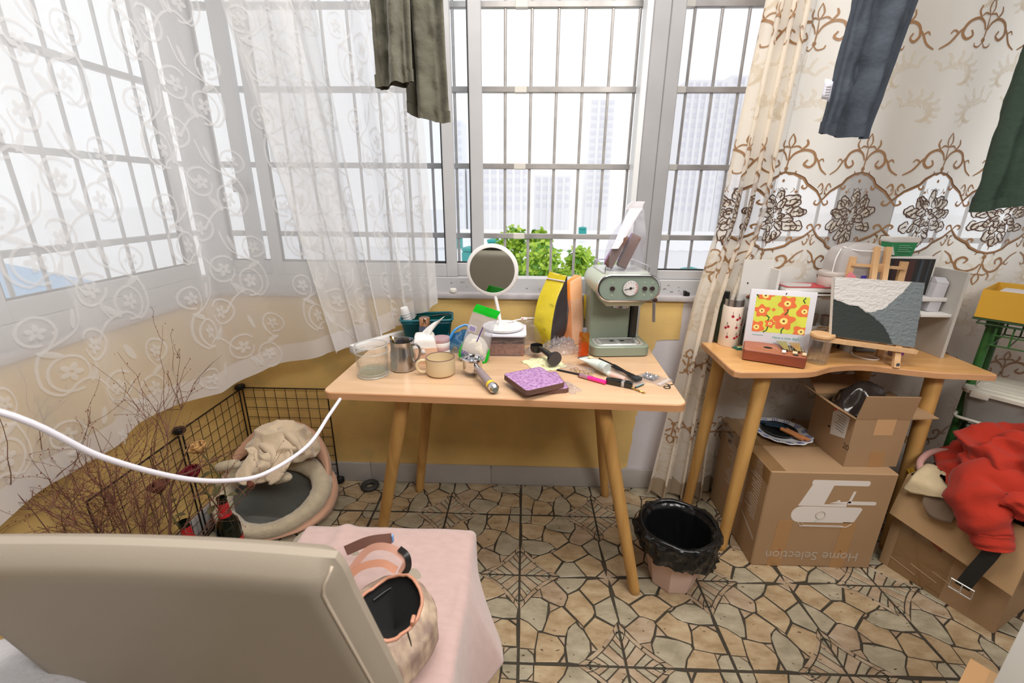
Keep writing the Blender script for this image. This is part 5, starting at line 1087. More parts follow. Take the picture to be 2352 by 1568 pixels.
def clip4(pts):
    for axx, lim, kp in ((0,x0,lambda t:t>=x0),(0,x1,lambda t:t<=x1),(1,y0,lambda t:t>=y0),(1,y1,lambda t:t<=y1)): pts = clipy(pts, axx, lim, kp)
    return pts
for u, v, r, n_, ph, s in ((0.17,0.98,0.030,5,0.2,0.6),(0.14,0.57,0.026,5,0.4,1),(0.36,0.62,0.0068,4,0,1),(0.60,0.80,0.031,5,0.9,1),(0.93,0.62,0.027,3,1.6,1),(0.08,0.12,0.028,5,2.2,1),(0.33,0.24,0.018,5,0.1,1),(0.58,0.33,0.036,5,0.3,1),(0.93,0.08,0.030,4,0.7,0.8)):
    cx_, cy_ = uv(u, v); pts = []
    for i in range(40):
        a = 2*PI*i/40; q = r*(0.86+0.17*math.cos(n_*(a-ph)))*(1+0.05*math.sin(3*a)); pts.append((cx_+q*math.cos(a)*1.08, cy_+q*math.sin(a)*s))
    pts = clip4(pts)
    if len(pts) < 3: continue
    f = flat(pts, 0.0078, OR_, 'flower')
    if r > 0.01:
        pts = clip4([(cx_+r*0.36*math.cos(2*PI*i/16)*(1+0.1*math.sin(i)), cy_+r*0.36*math.sin(2*PI*i/16)) for i in range(16)])
        if len(pts) > 2: flat(pts, 0.0081, YC, 'flower_centre', f)
        pts = clip4([(cx_+r*0.11*math.cos(2*PI*i/10), cy_+r*0.11*math.sin(2*PI*i/10)) for i in range(10)])
        if len(pts) > 2: flat(pts, 0.0083, DC, 'flower_eye', f)
for P in ([(0.24,0.46),(0.30,0.40),(0.28,0.32)],[(0.30,0.16),(0.28,0.05),(0.22,0.0)],[(0.62,0.66),(0.63,0.58),(0.58,0.50)],[(0.60,0.16),(0.56,0.08),(0.57,0.0)],[(0.0,1.0),(0.03,0.96),(0.04,0.93)],[(0.92,0.98),(0.88,0.91),(0.92,0.84)]):
    m = MB(); m.tube([uv(*p)+(0.0076,) for p in P], 0.0021, 6, M=Matrix.Scale(1,4)); m.obj('flower_stem', GS, t)
GI = mat('green_ink', '#2c9386', 0.6)
text('Have a nice day!', 0.0135, GI, t, (BW*0.63, 0.060, 0.0073), (0,0,0), 'lettering', 0.0002)
m = MB(); m.tube([(x0+0.004,0.066,0.0074),(x0+0.022,0.0645,0.0074),(x0+0.042,0.065,0.0074)], 0.0008, 4); m.obj('ink_line', GI, t)
m = MB(); m.tube([(BW-0.040,0.068,0.0074),(BW-0.037,0.0685,0.0074)], 0.0006, 4); m.tube([(BW-0.033,0.068,0.0074),(BW-0.030,0.0685,0.0074)], 0.0006, 4); m.tube([(BW-0.040,0.060,0.0074),(BW-0.035,0.0575,0.0074),(BW-0.030,0.060,0.0074)], 0.0006, 4); m.obj('ink_smile', GI, t)
# ---- kalimba (wooden thumb piano)
t = dk('thumb_piano', 'reddish wooden thumb piano box lying in front of the flower picture', 'thumb piano', 0.926, 1.566, DZ, R(-26))
KW = wood('mahogany', '#b9704a', '#9a5638', (6, 40, 40), 0.35); KS = wood('mahogany_side', '#8e4c36', '#7a3d2c', (6, 40, 40), 0.4)
m = MB(); slab(m, rrect(-0.100,-0.055,0.100,0.070,0.008,4), 0.004, 0.042, 0.002); m.obj('sound_box', KS, t, smooth=30)
m = MB(); slab(m, rrect(-0.098,-0.053,0.098,0.068,0.008,4), 0.042, 0.0435, 0.0005); m.obj('top_board', KW, t, smooth=30)
m = MB(); m.lathe([(0,0),(0.0155,0)], 24, Matrix.Translation((-0.020,0.005,0.0438)), cap=False, squash=0.75); m.obj('sound_hole', mat('hole_black', '#0d0b0a', 0.9), t, smooth=0)
for k in range(9):
    l = 0.060+0.005*math.sin(PI*k/8)*1.5; x = 0.028+k*0.0078
    m = MB(); m.bb((x-0.0025,0.055-l,0.0475),(x+0.0025,0.060,0.0485)); m.obj('tine', mat('tine_steel', '#b5b48f', 0.25, 0.9), t, smooth=0)
m = MB(); m.rbox((0.060,0.020,0.0465),(0.072,0.005,0.006),0.001); m.rbox((0.060,0.050,0.0465),(0.072,0.005,0.006),0.001); m.obj('bridge', STEELB, t)
for x, y, l in ((0.028,-0.040,0.012),(0.062,-0.038,0.014),(0.090,-0.042,0.012)):
    m = MB(); m.cyl((x-l/2,y,0.050),(x+l/2,y,0.050),0.0062,n=14); m.obj('roller', mat('pale_wood', '#d8bf98', 0.5) if x > 0.03 else WHTP, t)
m = MB(); m.rbox((0.066,-0.045,0.0455),(0.014,0.008,0.004),0.001); m.obj('dark_clip', mat('slate_black', '#2a3032', 0.35), t)
for k in range(7):
    m = MB(); m.cyl((-0.002+k*0.0045,0.030-k*0.0115,0.0435),(-0.002+k*0.0045,0.030-k*0.0115,0.0442),0.001,n=8); m.obj('inlay_dot', WHTP, t, smooth=0)
t = dk('metal_scraper', 'two thin wedge-shaped metal blades resting on the thumb piano', 'tool', 0.958, 1.564, DZ+0.0505, R(-26))
for x, mt in ((-0.004,'#a8a06c'),(0.036,'#b59a68')):
    m = MB(); m.add([(x-0.02,0.055,0.006),(x+0.015,0.052,0.010),(x+0.017,-0.030,0.004),(x+0.004,-0.034,0.003)], [(0,1,2,3)]); m.obj('blade', mat('blade'+mt, mt, 0.3, 0.6), t, smooth=0, solid=0.001)
# ---- storage jar
t = dk('storage_jar', 'clear glass jar with a round wooden lid in front of the easel', 'jar', 1.077, 1.548)
m = MB(); m.lathe([(0,0.001),(0.030,0.0),(0.033,0.003),(0.034,0.008),(0.034,0.088),(0.0325,0.092),(0.0325,0.008),(0.029,0.004),(0,0.004)], 40); m.obj('jar_body', GLS, t)
m = MB(); m.lathe([(0,0.088),(0.031,0.088),(0.031,0.094),(0.0335,0.0945),(0.0335,0.098),(0.037,0.0985),(0.0385,0.101),(0.0385,0.109),(0.037,0.112),(0,0.112)], 40); m.obj('wooden_lid', wood('bamboo_lid', '#d9b185', '#c79d6e', (20,4,4), 0.5), t)
m = MB(); m.tube([(0.0325*math.cos(2*PI*i/32),0.0325*math.sin(2*PI*i/32),0.0915) for i in range(32)], 0.0018, 6, closed=True); m.obj('seal_ring', clear('silicone', '#e8e6e2', 0.5, 0.3, 0.1), t)
# ---- easel + canvas
PINE = wood('pine_easel', '#d9b386', '#c79c6e', (20,20,3), 0.5)
t = dk('table_easel', 'small pine table easel holding a textured grey mountain painting', 'easel', 0, 0, DZ)
def bar(m, a, b, w_, d_, side=None):
    a, b = Vector(a), Vector(b); z = (b-a).normalized(); x = Vector((1,0,0)) if side is None else Vector(side); x = (x-z*x.dot(z)).normalized(); y = z.cross(x)
    vs = [p+x*i*w_/2+y*j*d_/2 for p in (a, b) for i, j in ((-1,-1),(1,-1),(1,1),(-1,1))]
    m.add(vs, [(3,2,1,0),(4,5,6,7)]+[(i,(i+1)%4,4+(i+1)%4,4+i) for i in range(4)])
for a, b, nm in (((1.182,1.630,0.0),(1.170,1.640,0.372),'side_leg'),((1.330,1.508,0.0),(1.340,1.645,0.358),'side_leg')):
    pass
sd = Vector((1,-0.06,0)).normalized()
L0 = Vector((1.130,1.545,0.085))
m = MB(); bar(m, (1.176,1.655,0.0), (1.196,1.660,0.372), 0.022, 0.014, sd); m.obj('side_leg', PINE, t, smooth=0)
m = MB(); bar(m, (1.352,1.600,0.0) if False else (1.330,1.506,0.0), (1.342,1.540,0.085), 0.020, 0.013, sd); m.obj('front_leg', PINE, t, smooth=0)
m = MB(); bar(m, (1.36,1.625,0.0), (1.376,1.650,0.358), 0.022, 0.014, sd); m.obj('side_leg', PINE, t, smooth=0)
for x in (1.258, 1.297):
    m = MB(); bar(m, (x-0.024,1.560,0.090), (x+0.012,1.655,0.408), 0.018, 0.014, sd); m.obj('mast', PINE, t, smooth=0)
m = MB(); bar(m, (1.192,1.650,0.345), (1.374,1.640,0.335), 0.010, 0.010, (0,1,0)); m.obj('crossbar', PINE, t, smooth=0)
m = MB(); m.rbox((1.278,1.642,0.335),(0.044,0.020,0.030),0.002); m.obj('clamp_block', PINE, t)
a, b = Vector((1.082,1.534,0.094)), Vector((1.394,1.526,0.058)); m = MB(); bar(m, a, b, 0.014, 0.034, (0,0,1)); m.obj('ledge', PINE, t, smooth=0)
m = MB(); bar(m, (1.276,1.72,0.0), (1.276,1.655,0.33), 0.016, 0.012); m.obj('rear_leg', PINE, t, smooth=0)
m = MB(); m.rbox((1.3318,1.5015,0.014),(0.010,0.0016,0.010),0.0003); m.obj('small_stamp', mat('stamp_ink', '#3b4456', 0.6), t)
tl, tr, bl2, br2 = Vector((1.105,1.600,1.103)), Vector((1.410,1.585,1.088)), Vector((1.100,1.537,0.9015)), Vector((1.390,1.528,0.8665))
def canvas_tex():
    if 'canvas_relief' in MATS: return MATS['canvas_relief']
    m = mat('canvas_relief', '#ffffff', 0.7); return m
t = thing('mountain_painting', 'square canvas with white, slate and black textured plaster mountains on the easel', 'painting', (0,0,0))
nrm2 = (tr-tl).cross(tl-bl2).normalized(); nrm2 = -nrm2 if nrm2.y > 0 else nrm2
def CP(u, v, d=0): return bl2.lerp(br2, u).lerp(tl.lerp(tr, u), v)+nrm2*d
m = MB(); m.grid(lambda u, v: CP(u, v, 0.0), 2, 2); m.grid(lambda u, v: CP(1-u, v, -0.014), 2, 2)
for e in (lambda u, v: CP(u, 0, -0.014+0.014*v), lambda u, v: CP(u, 1, -0.014*v), lambda u, v: CP(0, u, -0.014*v), lambda u, v: CP(1, u, -0.014+0.014*v)): m.grid(e, 2, 1)
m.obj('canvas', mat('raw_canvas', '#d6d2cc', 0.8), t, smooth=0)
def line1(u): return interp([0,0.10,0.18,0.28,0.36,0.40],[0.62,0.585,0.545,0.545,0.49,0.455],u)+0.010*fbm((u*30,1,0),1)      # top of the black slope, left
def ridge(u): return interp([0.36,0.45,0.60,0.66,0.78,0.84,1.0],[0.45,0.47,0.56,0.66,0.84,0.98,1.1],u)+0.012*fbm((u*26,5,0),1)   # slate ridge
def foot(u): return interp([0.33,0.45,0.60,0.68,0.76],[0.50,0.42,0.28,0.14,-0.05],u)+0.010*fbm((u*30,9,0),1)
WHP, SLP, BKP = mat('white_plaster', '#c6c2be', 0.85), mat('slate_plaster', '#6c7477', 0.8), mat('black_plaster', '#2c3230', 0.85)
N_ = 110; m = MB(); base = 0
def prelief(u, v):
    q = abs(fbm((u*11+3*fbm((u*5,v*5,2),1), v*11, 0), 1.0)); return 0.0030+0.0036*max(0, 0.55-q*1.4)+0.0008*fbm((u*50,v*50,4),1)
vs = [CP(i/N_, j/N_, prelief(i/N_, j/N_)*(0.5 if (j/N_ < line1(i/N_) and i/N_ < 0.4) or (i/N_ >= 0.4 and j/N_ < foot(i/N_)) else 1)) for j in range(N_+1) for i in range(N_+1)]
for j in range(N_):
    for i in range(N_):
        u, v = (i+0.5)/N_, (j+0.5)/N_
        k = 0
        if (u < 0.34 and v < line1(u)) or (u >= 0.34 and v < foot(u)): k = 2
        elif u > 0.34 and v < ridge(u): k = 1
        m.f.append((j*(N_+1)+i, j*(N_+1)+i+1, (j+1)*(N_+1)+i+1, (j+1)*(N_+1)+i)); m.mi.append(k)
m.v = [tuple(p) for p in vs]; m.obj('plaster_relief', [WHP, SLP, BKP], t, smooth=70)
# ---- cable loop and small boxes behind the easel
t = dk('charging_cable', 'white charging cable looped on the desk behind the easel', 'cable', 1.30, 1.60)
m = MB(); m.tube(spline([(-0.02,0.06,0.004),(-0.035,0.02,0.003),(-0.015,-0.015,0.003),(0.015,-0.022,0.003),(0.035,-0.005,0.003),(0.02,0.03,0.003)], 6), 0.0026, 8); m.obj('cord', WHTP, t)
t = dk('cosmetic_box', 'small clear and mauve plastic box on the desk behind the easel foot', 'box', 1.425, 1.640, DZ, R(-5))
m = MB(); m.rbox((0,0,0.014),(0.030,0.026,0.028),0.003); m.obj('box_body', clear('mauve_box', '#cdbfc2', 0.5, 0.1, 0.15, body='#b59fa6'), t)
m = MB(); m.rbox((0,0,0.030),(0.032,0.028,0.005),0.002); m.obj('lid', mat('mauve_lid', '#8e6f80', 0.4), t)
t = dk('phone_stand', 'grey folded plastic stand lying on the desk under the easel', 'stand', 1.345, 1.690, DZ, R(-3))
m = MB(); m.rbox((0,0,0.006),(0.075,0.04,0.011),0.003); m.rbox((-0.02,0.004,0.015),(0.03,0.03,0.006),0.002); m.obj('stand_body', mat('cool_grey_plastic', '#8f9295', 0.4), t)
t = dk('purple_bottle_cap', 'small purple cap peeking out behind the lower right corner of the painting', 'cap', 1.462, 1.655)
m = MB(); m.lathe([(0,0),(0.012,0),(0.012,0.022),(0.0105,0.024),(0,0.024)], 20); m.obj('cap', mat('deep_purple', '#6b2f7d', 0.4), t)
# ================================================================== CURTAINS
def sheer_mat(name, fac, col, trl=0.5):
    m = bpy.data.materials.new(name); m.use_nodes = True; nt = m.node_tree; N = nt.nodes; L = nt.links; N.remove(N['Principled BSDF']); out = N['Material Output']
    t = N.new('ShaderNodeBsdfTransparent'); d = N.new('ShaderNodeBsdfDiffuse'); q = N.new('ShaderNodeBsdfTranslucent')
    d.inputs['Color'].default_value = lin(col); q.inputs['Color'].default_value = lin(col)
    a = N.new('ShaderNodeMixShader'); a.inputs[0].default_value = trl; L.new(d.outputs[0], a.inputs[1]); L.new(q.outputs[0], a.inputs[2])
    # seen edge-on the weave closes up, as cloth does
    lw = N.new('ShaderNodeLayerWeight'); lw.inputs['Blend'].default_value = 0.5
    mr = N.new('ShaderNodeMapRange'); mr.inputs['From Min'].default_value = 0.2; mr.inputs['From Max'].default_value = 0.95; mr.inputs['To Min'].default_value = fac; mr.inputs['To Max'].default_value = min(0.97, fac+0.45)
    L.new(lw.outputs['Facing'], mr.inputs['Value'])
    b = N.new('ShaderNodeMixShader'); L.new(mr.outputs['Result'], b.inputs[0]); L.new(t.outputs[0], b.inputs[1]); L.new(a.outputs[0], b.inputs[2])
    L.new(b.outputs[0], out.inputs['Surface']); return m
SHEER = sheer_mat('sheer_voile', 0.54, '#f4f3f2'); SHEERP = sheer_mat('sheer_embroidery', 0.6, '#f0efee'); HEMM = sheer_mat('sheer_hem', 0.72, '#e9e7e8', 0.35)
def rib(m, pts, ws, surf, off):
    """a flat ribbon along 2-D points laid on a surface"""
    n = len(pts); ws = ws if isinstance(ws, (list, tuple)) else [ws]*n; row = []
    for i in range(n):
        a = pts[max(0,i-1)]; b = pts[min(n-1,i+1)]; dx, dy = b[0]-a[0], b[1]-a[1]; l = math.hypot(dx, dy) or 1
        nx, ny = -dy/l*ws[i]/2, dx/l*ws[i]/2
        row += [surf(pts[i][0]+nx, pts[i][1]+ny, off), surf(pts[i][0]-nx, pts[i][1]-ny, off)]
    m.add(row, [(2*i,2*i+1,2*i+3,2*i+2) for i in range(n-1)])
def blob(m, pts, surf, off):
    c = (sum(p[0] for p in pts)/len(pts), sum(p[1] for p in pts)/len(pts)); n = len(pts)
    m.add([surf(*c, off)]+[surf(p[0], p[1], off) for p in pts], [(0, i+1, (i+1) % n+1) for i in range(n)])
def sp2(pts, n=4): return [(p.x, p.y) for p in spline([(x, y, 0) for x, y in pts], n)]
def spiral(cx, cy, r0, a0, turns, n=14, sgn=1, r1=0.35):
    return [(cx+lerp(r0, r0*r1, i/n)*math.cos(a0+sgn*2*PI*turns*i/n), cy+lerp(r0, r0*r1, i/n)*math.sin(a0+sgn*2*PI*turns*i/n)) for i in range(n+1)]
def path_fn(pts):
    """arc-length parametrised plan path"""
    P = spline([(x, y, 0) for x, y in pts], 12); D = [0]
    for a, b in zip(P[:-1], P[1:]): D.append(D[-1]+(b-a).length)
    def f(t):
        s = min(max(t, 0), 1)*D[-1]
        lo, hi = 0, len(D)-1
        while hi-lo > 1:
            md = (lo+hi)//2
            if D[md] <= s: lo = md
            else: hi = md
        q = (s-D[lo])/max(1e-9, D[hi]-D[lo]); return P[lo].lerp(P[hi], q)
    return f, D[-1]
def curtain_surface(top, hem, hemz, ztop, width, folds, seed, sway=0.0):
    """surface (u metres across, z height, normal offset) -> point; folds: list of (freq per metre, amplitude, phase, slant)"""
    ft, _ = path_fn(top); fh, _ = path_fn(hem)
    def hz(t): return interp([p[0] for p in hemz], [p[1] for p in hemz], t)
    def base(u, z):
        t = u/width; q = max(0.0, min(1.2, (ztop-z)/(ztop-hz(t)))); p = ft(t).lerp(fh(t), q); return p, q, t
    def surf(u, z, off=0.0):
        p, q, t = base(u, z); e = 0.004
        pa, _, _ = base(max(0, u-e), z); pb, _, _ = base(min(width, u+e), z); d = (pb-pa); d.z = 0
        d = d.normalized() if d.length > 1e-9 else Vector((1,0,0)); n = Vector((d.y, -d.x, 0))
        a = 0; b = 0
        for fr, am, ph, sl in folds:
            k = 2*PI*fr*(u+sl*(q-0.5))+ph+1.3*fbm((u*1.1+seed, q*0.6, seed), 1.0); w = am*(0.55+0.6*q)
            a += w*math.sin(k); b += 0.45*w*math.sin(2*k)
        a += sway*q*q
        return (p.x+n.x*(a+off)+d.x*b, p.y+n.y*(a+off)+d.y*b, z)
    return surf, hz
def voile(label, surf, hz, width, ztop, nu, nv, seed, group):
    t = thing('sheer_curtain', label, 'curtain', (0,0,0), 0, group)
    m = MB(); HB = 0.075
    m.grid(lambda u, v: surf(u*width, lerp(ztop, hz(u)+HB, v)), nu, nv); m.obj('voile', SHEER, t, smooth=180)
    m = MB(); m.grid(lambda u, v: surf(u*width, lerp(hz(u)+HB, hz(u), v)), nu, 5); m.obj('hem_band', HEMM, t, smooth=180)
    rd = random.Random(seed); m = MB(); px, py = 0.235, 0.30; i = 0
    x = 0.0
    while x < width:
        z = 0.45+(i % 2)*py/2
        while z < ztop-0.15:
            if z+0.14 > hz(min(1, x/width))+0.05:
                fl_ = 1 if (i % 2 == 0) else -1
                def W(P): return [(x+0.1+fl_*(a-0.06), z+b) for a, b in P]
                for P, wd in (
                    ([(-0.06,-0.10),(-0.02,-0.05),(0.04,-0.03),(0.09,-0.06),(0.13,-0.02),(0.12,0.06),(0.06,0.09),(0.0,0.13),(-0.02,0.19)], 0.0075),
                    (spiral(0.062,-0.002,0.055,-1.9,0.92,18,1,0.8), 0.0075), (spiral(-0.035,0.055,0.050,0.6,0.9,18,1,0.8), 0.0075), (spiral(0.11,0.125,0.044,-2.4,0.9,16,-1,0.8), 0.007),
                    ([(0.0,-0.04),(-0.02,0.0),(-0.015,0.012)], 0.006), ([(0.10,0.07),(0.075,0.10),(0.075,0.12)], 0.006)):
                    q = sp2(P, 3) if len(P) < 12 else P
                    q = [p for p in W(q)]
                    if min(p[0] for p in q) > 0.01 and max(p[0] for p in q) < width-0.01 and min(p[1] for p in q) > hz(min(1,x/width))+0.008: rib(m, q, wd, surf, 0.0022)
                for cx, cy, r in ((0.062,0.0,0.026),(-0.035,0.055,0.024),(0.11,0.125,0.022)):
                    ph = rd.uniform(0,1)
                    for k in range(5):
                        a = ph+2*PI*k/5; c = (cx+r*0.6*math.cos(a), cy+r*0.6*math.sin(a))
                        P = W([(c[0]+r*0.47*math.cos(a)*math.cos(b)-r*0.3*math.sin(a)*math.sin(b), c[1]+r*0.47*math.sin(a)*math.cos(b)+r*0.3*math.cos(a)*math.sin(b)) for b in [2*PI*j/9 for j in range(9)]])
                        if min(p[0] for p in P) > 0.01 and max(p[0] for p in P) < width-0.01 and min(p[1] for p in P) > hz(min(1,x/width))+0.005: blob(m, P, surf, 0.003)
                for cx, cy, a in ((0.005,-0.02,2.3),(0.095,0.06,0.4),(0.02,0.145,1.9)):
                    P = W([(cx+0.030*math.cos(b)*math.cos(a)-0.009*math.sin(b)*math.sin(a), cy+0.030*math.cos(b)*math.sin(a)+0.009*math.sin(b)*math.cos(a)) for b in [2*PI*j/10 for j in range(10)]])
                    if min(p[0] for p in P) > 0.01 and max(p[0] for p in P) < width-0.01 and min(p[1] for p in P) > hz(min(1,x/width))+0.005: blob(m, P, surf, 0.003)
            z += py
        x += px; i += 1
    tag(m.obj('vine_embroidery', SHEERP, t, smooth=180), kind='stuff'); return t
ZT = 2.33
top = [(-1.20,-0.45),(-1.20,0.2),(-1.20,0.8),(-1.20,1.3),(-1.19,1.55),(-1.10,1.70),(-0.95,1.755),(-0.80,1.77)]
hem = [(-1.24,-0.45),(-1.25,0.3),(-1.25,0.83),(-1.23,1.25),(-1.16,1.48),(-1.04,1.64),(-0.86,1.705),(-0.64,1.745)]
sf, hz = curtain_surface(top, hem, [(0,0.64),(0.35,0.625),(0.58,0.612),(0.66,0.66),(0.75,0.665),(0.83,0.685),(0.91,0.725),(1.0,0.775)], ZT, 2.9, [(2.3,0.020,0.4,0.0),(0.9,0.018,1.0,0.1),(5.1,0.004,0,0)], 1.7)
voile('wide sheer white vine-embroidered curtain hanging round the left corner', sf, hz, 2.9, ZT, 300, 60, 5, 'sheer curtains on the left')
top = [(-1.10,1.735),(-0.85,1.765),(-0.66,1.775),(-0.50,1.77),(-0.40,1.78)]
hem = [(-0.78,1.72),(-0.66,1.755),(-0.55,1.775),(-0.46,1.77),(-0.372,1.785)]
sf, hz = curtain_surface(top, hem, [(0,0.745),(0.35,0.79),(0.6,0.835),(0.8,0.88),(1.0,0.945)], ZT, 1.35, [(3.4,0.018,0.2,0.05),(1.5,0.016,2.0,0.0),(8.0,0.005,0,0)], 4.2)
voile('narrow gathered sheer curtain behind the teal basket, its hem pulled up towards the right', sf, hz, 1.35, ZT, 240, 60, 9, 'sheer curtains on the left')
# ------------------------------------------------------------------ gold curtain
def satin(name, col, trl, rough=0.35, fac=1.0):
    m = bpy.data.materials.new(name); m.use_nodes = True; nt = m.node_tree; N = nt.nodes; L = nt.links; b = N['Principled BSDF']; out = N['Material Output']
    b.inputs['Base Color'].default_value = lin(col); b.inputs['Roughness'].default_value = rough; b.inputs['Sheen Weight'].default_value = 0.2
    q = N.new('ShaderNodeBsdfTranslucent'); q.inputs['Color'].default_value = lin(col); a = N.new('ShaderNodeMixShader'); a.inputs[0].default_value = trl
    L.new(b.outputs[0], a.inputs[1]); L.new(q.outputs[0], a.inputs[2]); last = a
    if fac < 1:
        t = N.new('ShaderNodeBsdfTransparent'); c = N.new('ShaderNodeMixShader'); c.inputs[0].default_value = fac; L.new(t.outputs[0], c.inputs[1]); L.new(a.outputs[0], c.inputs[2]); last = c
    L.new(last.outputs[0], out.inputs['Surface']); return m
GOLDC = satin('champagne_satin', '#fcf6ec', 0.62); LACE = satin('white_voile_window', '#f6f3f0', 0.5, 0.5, 0.55); DAM = satin('damask_leaf', '#e6dccb', 0.5, 0.25, 0.42); BRE = satin('brown_embroidery', '#9a7450', 0.12, 0.4); DBR = satin('dark_brown_embroidery', '#513829', 0.05, 0.5); TANE = satin('tan_applique', '#efe5d3', 0.5, 0.4, 0.55); HLACE = satin('lace_trim', '#b7a48a', 0.3, 0.7, 0.85)
GW = 2.60; P0 = 0.30; UO = -0.04
def gx(t, z):
    """plan x of fabric position t (0..1) at height z: first third is gathered into a bundle that drifts left as it falls"""
    b0 = interp([0.0,0.5,0.95,1.3,2.0,2.33],[0.60,0.655,0.700,0.755,0.808,0.82], z); b1 = interp([0.0,0.5,0.95,1.3,2.0,2.33],[0.86,0.835,0.84,0.905,0.935,0.94], z)
    if t < 0.24: return lerp(b0, b1, t/0.24)
    return lerp(b1, 2.72, (t-0.24)/0.76)
def gsurf(u, z, off=0.0):
    t = u/GW; x = gx(t, z); q = (ZT-z)/ZT
    if t < 0.24: am, fr = 0.034, 4.6
    else: k = min(1, (t-0.24)/0.06); am, fr = lerp(0.034, 0.016, k), lerp(4.6, 2.4, k)
    if t < 0.30: ph = 2*PI*4.6*u
    else: ph = 2*PI*4.6*0.30*GW+2*PI*2.4*(u-0.30*GW)
    ph += 0.9*fbm((u*0.8, z*0.35, 3), 1.0)
    y = 1.812+am*math.sin(ph)+0.008*fbm((u*3, z*1.2, 7), 1.0)-(0.02 if t < 0.24 else 0)
    return (x+0.4*am*math.sin(2*ph)*(1 if t < 0.26 else 0.4), y-off, z)
SCX = [0,0.2,0.4,0.5,0.6,0.8,1.0]; SCY = [1,0.95,0.78,0.58,0.5,0.33,0.0]
def scal(u): return interp(SCX, SCY, abs(2*(((u-UO)/P0) % 1)-1))
def zu(u): return 1.361+0.100*scal(u)
def zl(u): return 1.256-0.085*scal(u)
gc = thing('gold_curtain', 'champagne satin curtain with brown scrollwork and sheer medallion band, right of the window', 'curtain', (0,0,0))
NU = 330
m = MB(); m.grid(lambda u, v: gsurf(u*GW, lerp(ZT, zu(u*GW), v)), NU, 40); m.grid(lambda u, v: gsurf(u*GW, lerp(zl(u*GW), 0.10+0.012*math.sin(2*PI*u*GW/0.09), v)), NU, 44); m.obj('satin', GOLDC, gc, smooth=180)
m = MB(); m.grid(lambda u, v: gsurf(u*GW, lerp(zu(u*GW), zl(u*GW), v)), NU, 12); m.obj('sheer_band', LACE, gc, smooth=180)
m = MB(); m.grid(lambda u, v: gsurf(u*GW, lerp(0.10+0.012*math.sin(2*PI*u*GW/0.09), 0.016+0.012*abs(math.sin(2*PI*u*GW/0.12)), v)), NU, 4); m.obj('lace_hem', HLACE, gc, smooth=180)
em = MB(); dm = MB(); tm = MB(); lf = MB()
def mir(P, cx, cz, s=1, f=1): return [(cx+s*x, cz+f*y) for x, y in P]
def taper(n, w): return [w*(0.35+0.65*math.sin(PI*min(1, 0.12+0.76*i/(n-1)))) for i in range(n)]
def R_(mb, P, w, off=0.0025, sm=4):
    q = sp2(P, sm) if sm else P
    if min(p[0] for p in q) < 0.01 or max(p[0] for p in q) > GW-0.02: return
    rib(mb, q, taper(len(q), w*(1.22 if mb is em else 1.0)), gsurf, off)
def B_(mb, P, off=0.0022):
    if min(p[0] for p in P) < 0.01 or max(p[0] for p in P) > GW-0.02: return
    blob(mb, P, gsurf, off)
def crest(cx, cz, f=1):
    R_(em, mir([(0,-0.01),(0.002,0.03),(0,0.072)], cx, cz, 1, f), 0.005)
    for s in (1, -1):
        R_(em, mir([(0,0.072),(0.011,0.090),(0.009,0.105),(0,0.122)], cx, cz, s, f), 0.005)
        R_(em, mir([(0.004,0.03),(0.018,0.052),(0.045,0.064),(0.075,0.052),(0.085,0.022),(0.068,0.004),(0.050,0.014),(0.058,0.030)], cx, cz, s, f), 0.008)
        R_(em, mir([(0.072,0.050),(0.095,0.026),(0.115,-0.004),(0.142,-0.022)], cx, cz, s, f), 0.006)
        R_(em, mir([(0.108,0.004),(0.100,0.024),(0.112,0.032),(0.120,0.022)], cx, cz, s, f), 0.0045)
        R_(em, mir([(0.0,0.074),(0.022,0.078),(0.034,0.070)], cx, cz, s, f), 0.005); R_(em, mir([(0.030,0.060),(0.048,0.082),(0.044,0.100)], cx, cz, s, f), 0.006)
        R_(em, mir([(0.002,-0.008),(0.014,-0.020),(0.030,-0.018),(0.034,-0.008)], cx, cz, s, f), 0.0045)
    B_(em, [(cx+0.008*math.cos(2*PI*i/10), cz+0.008*math.sin(2*PI*i/10)) for i in range(10)])
rm = random.Random(6)
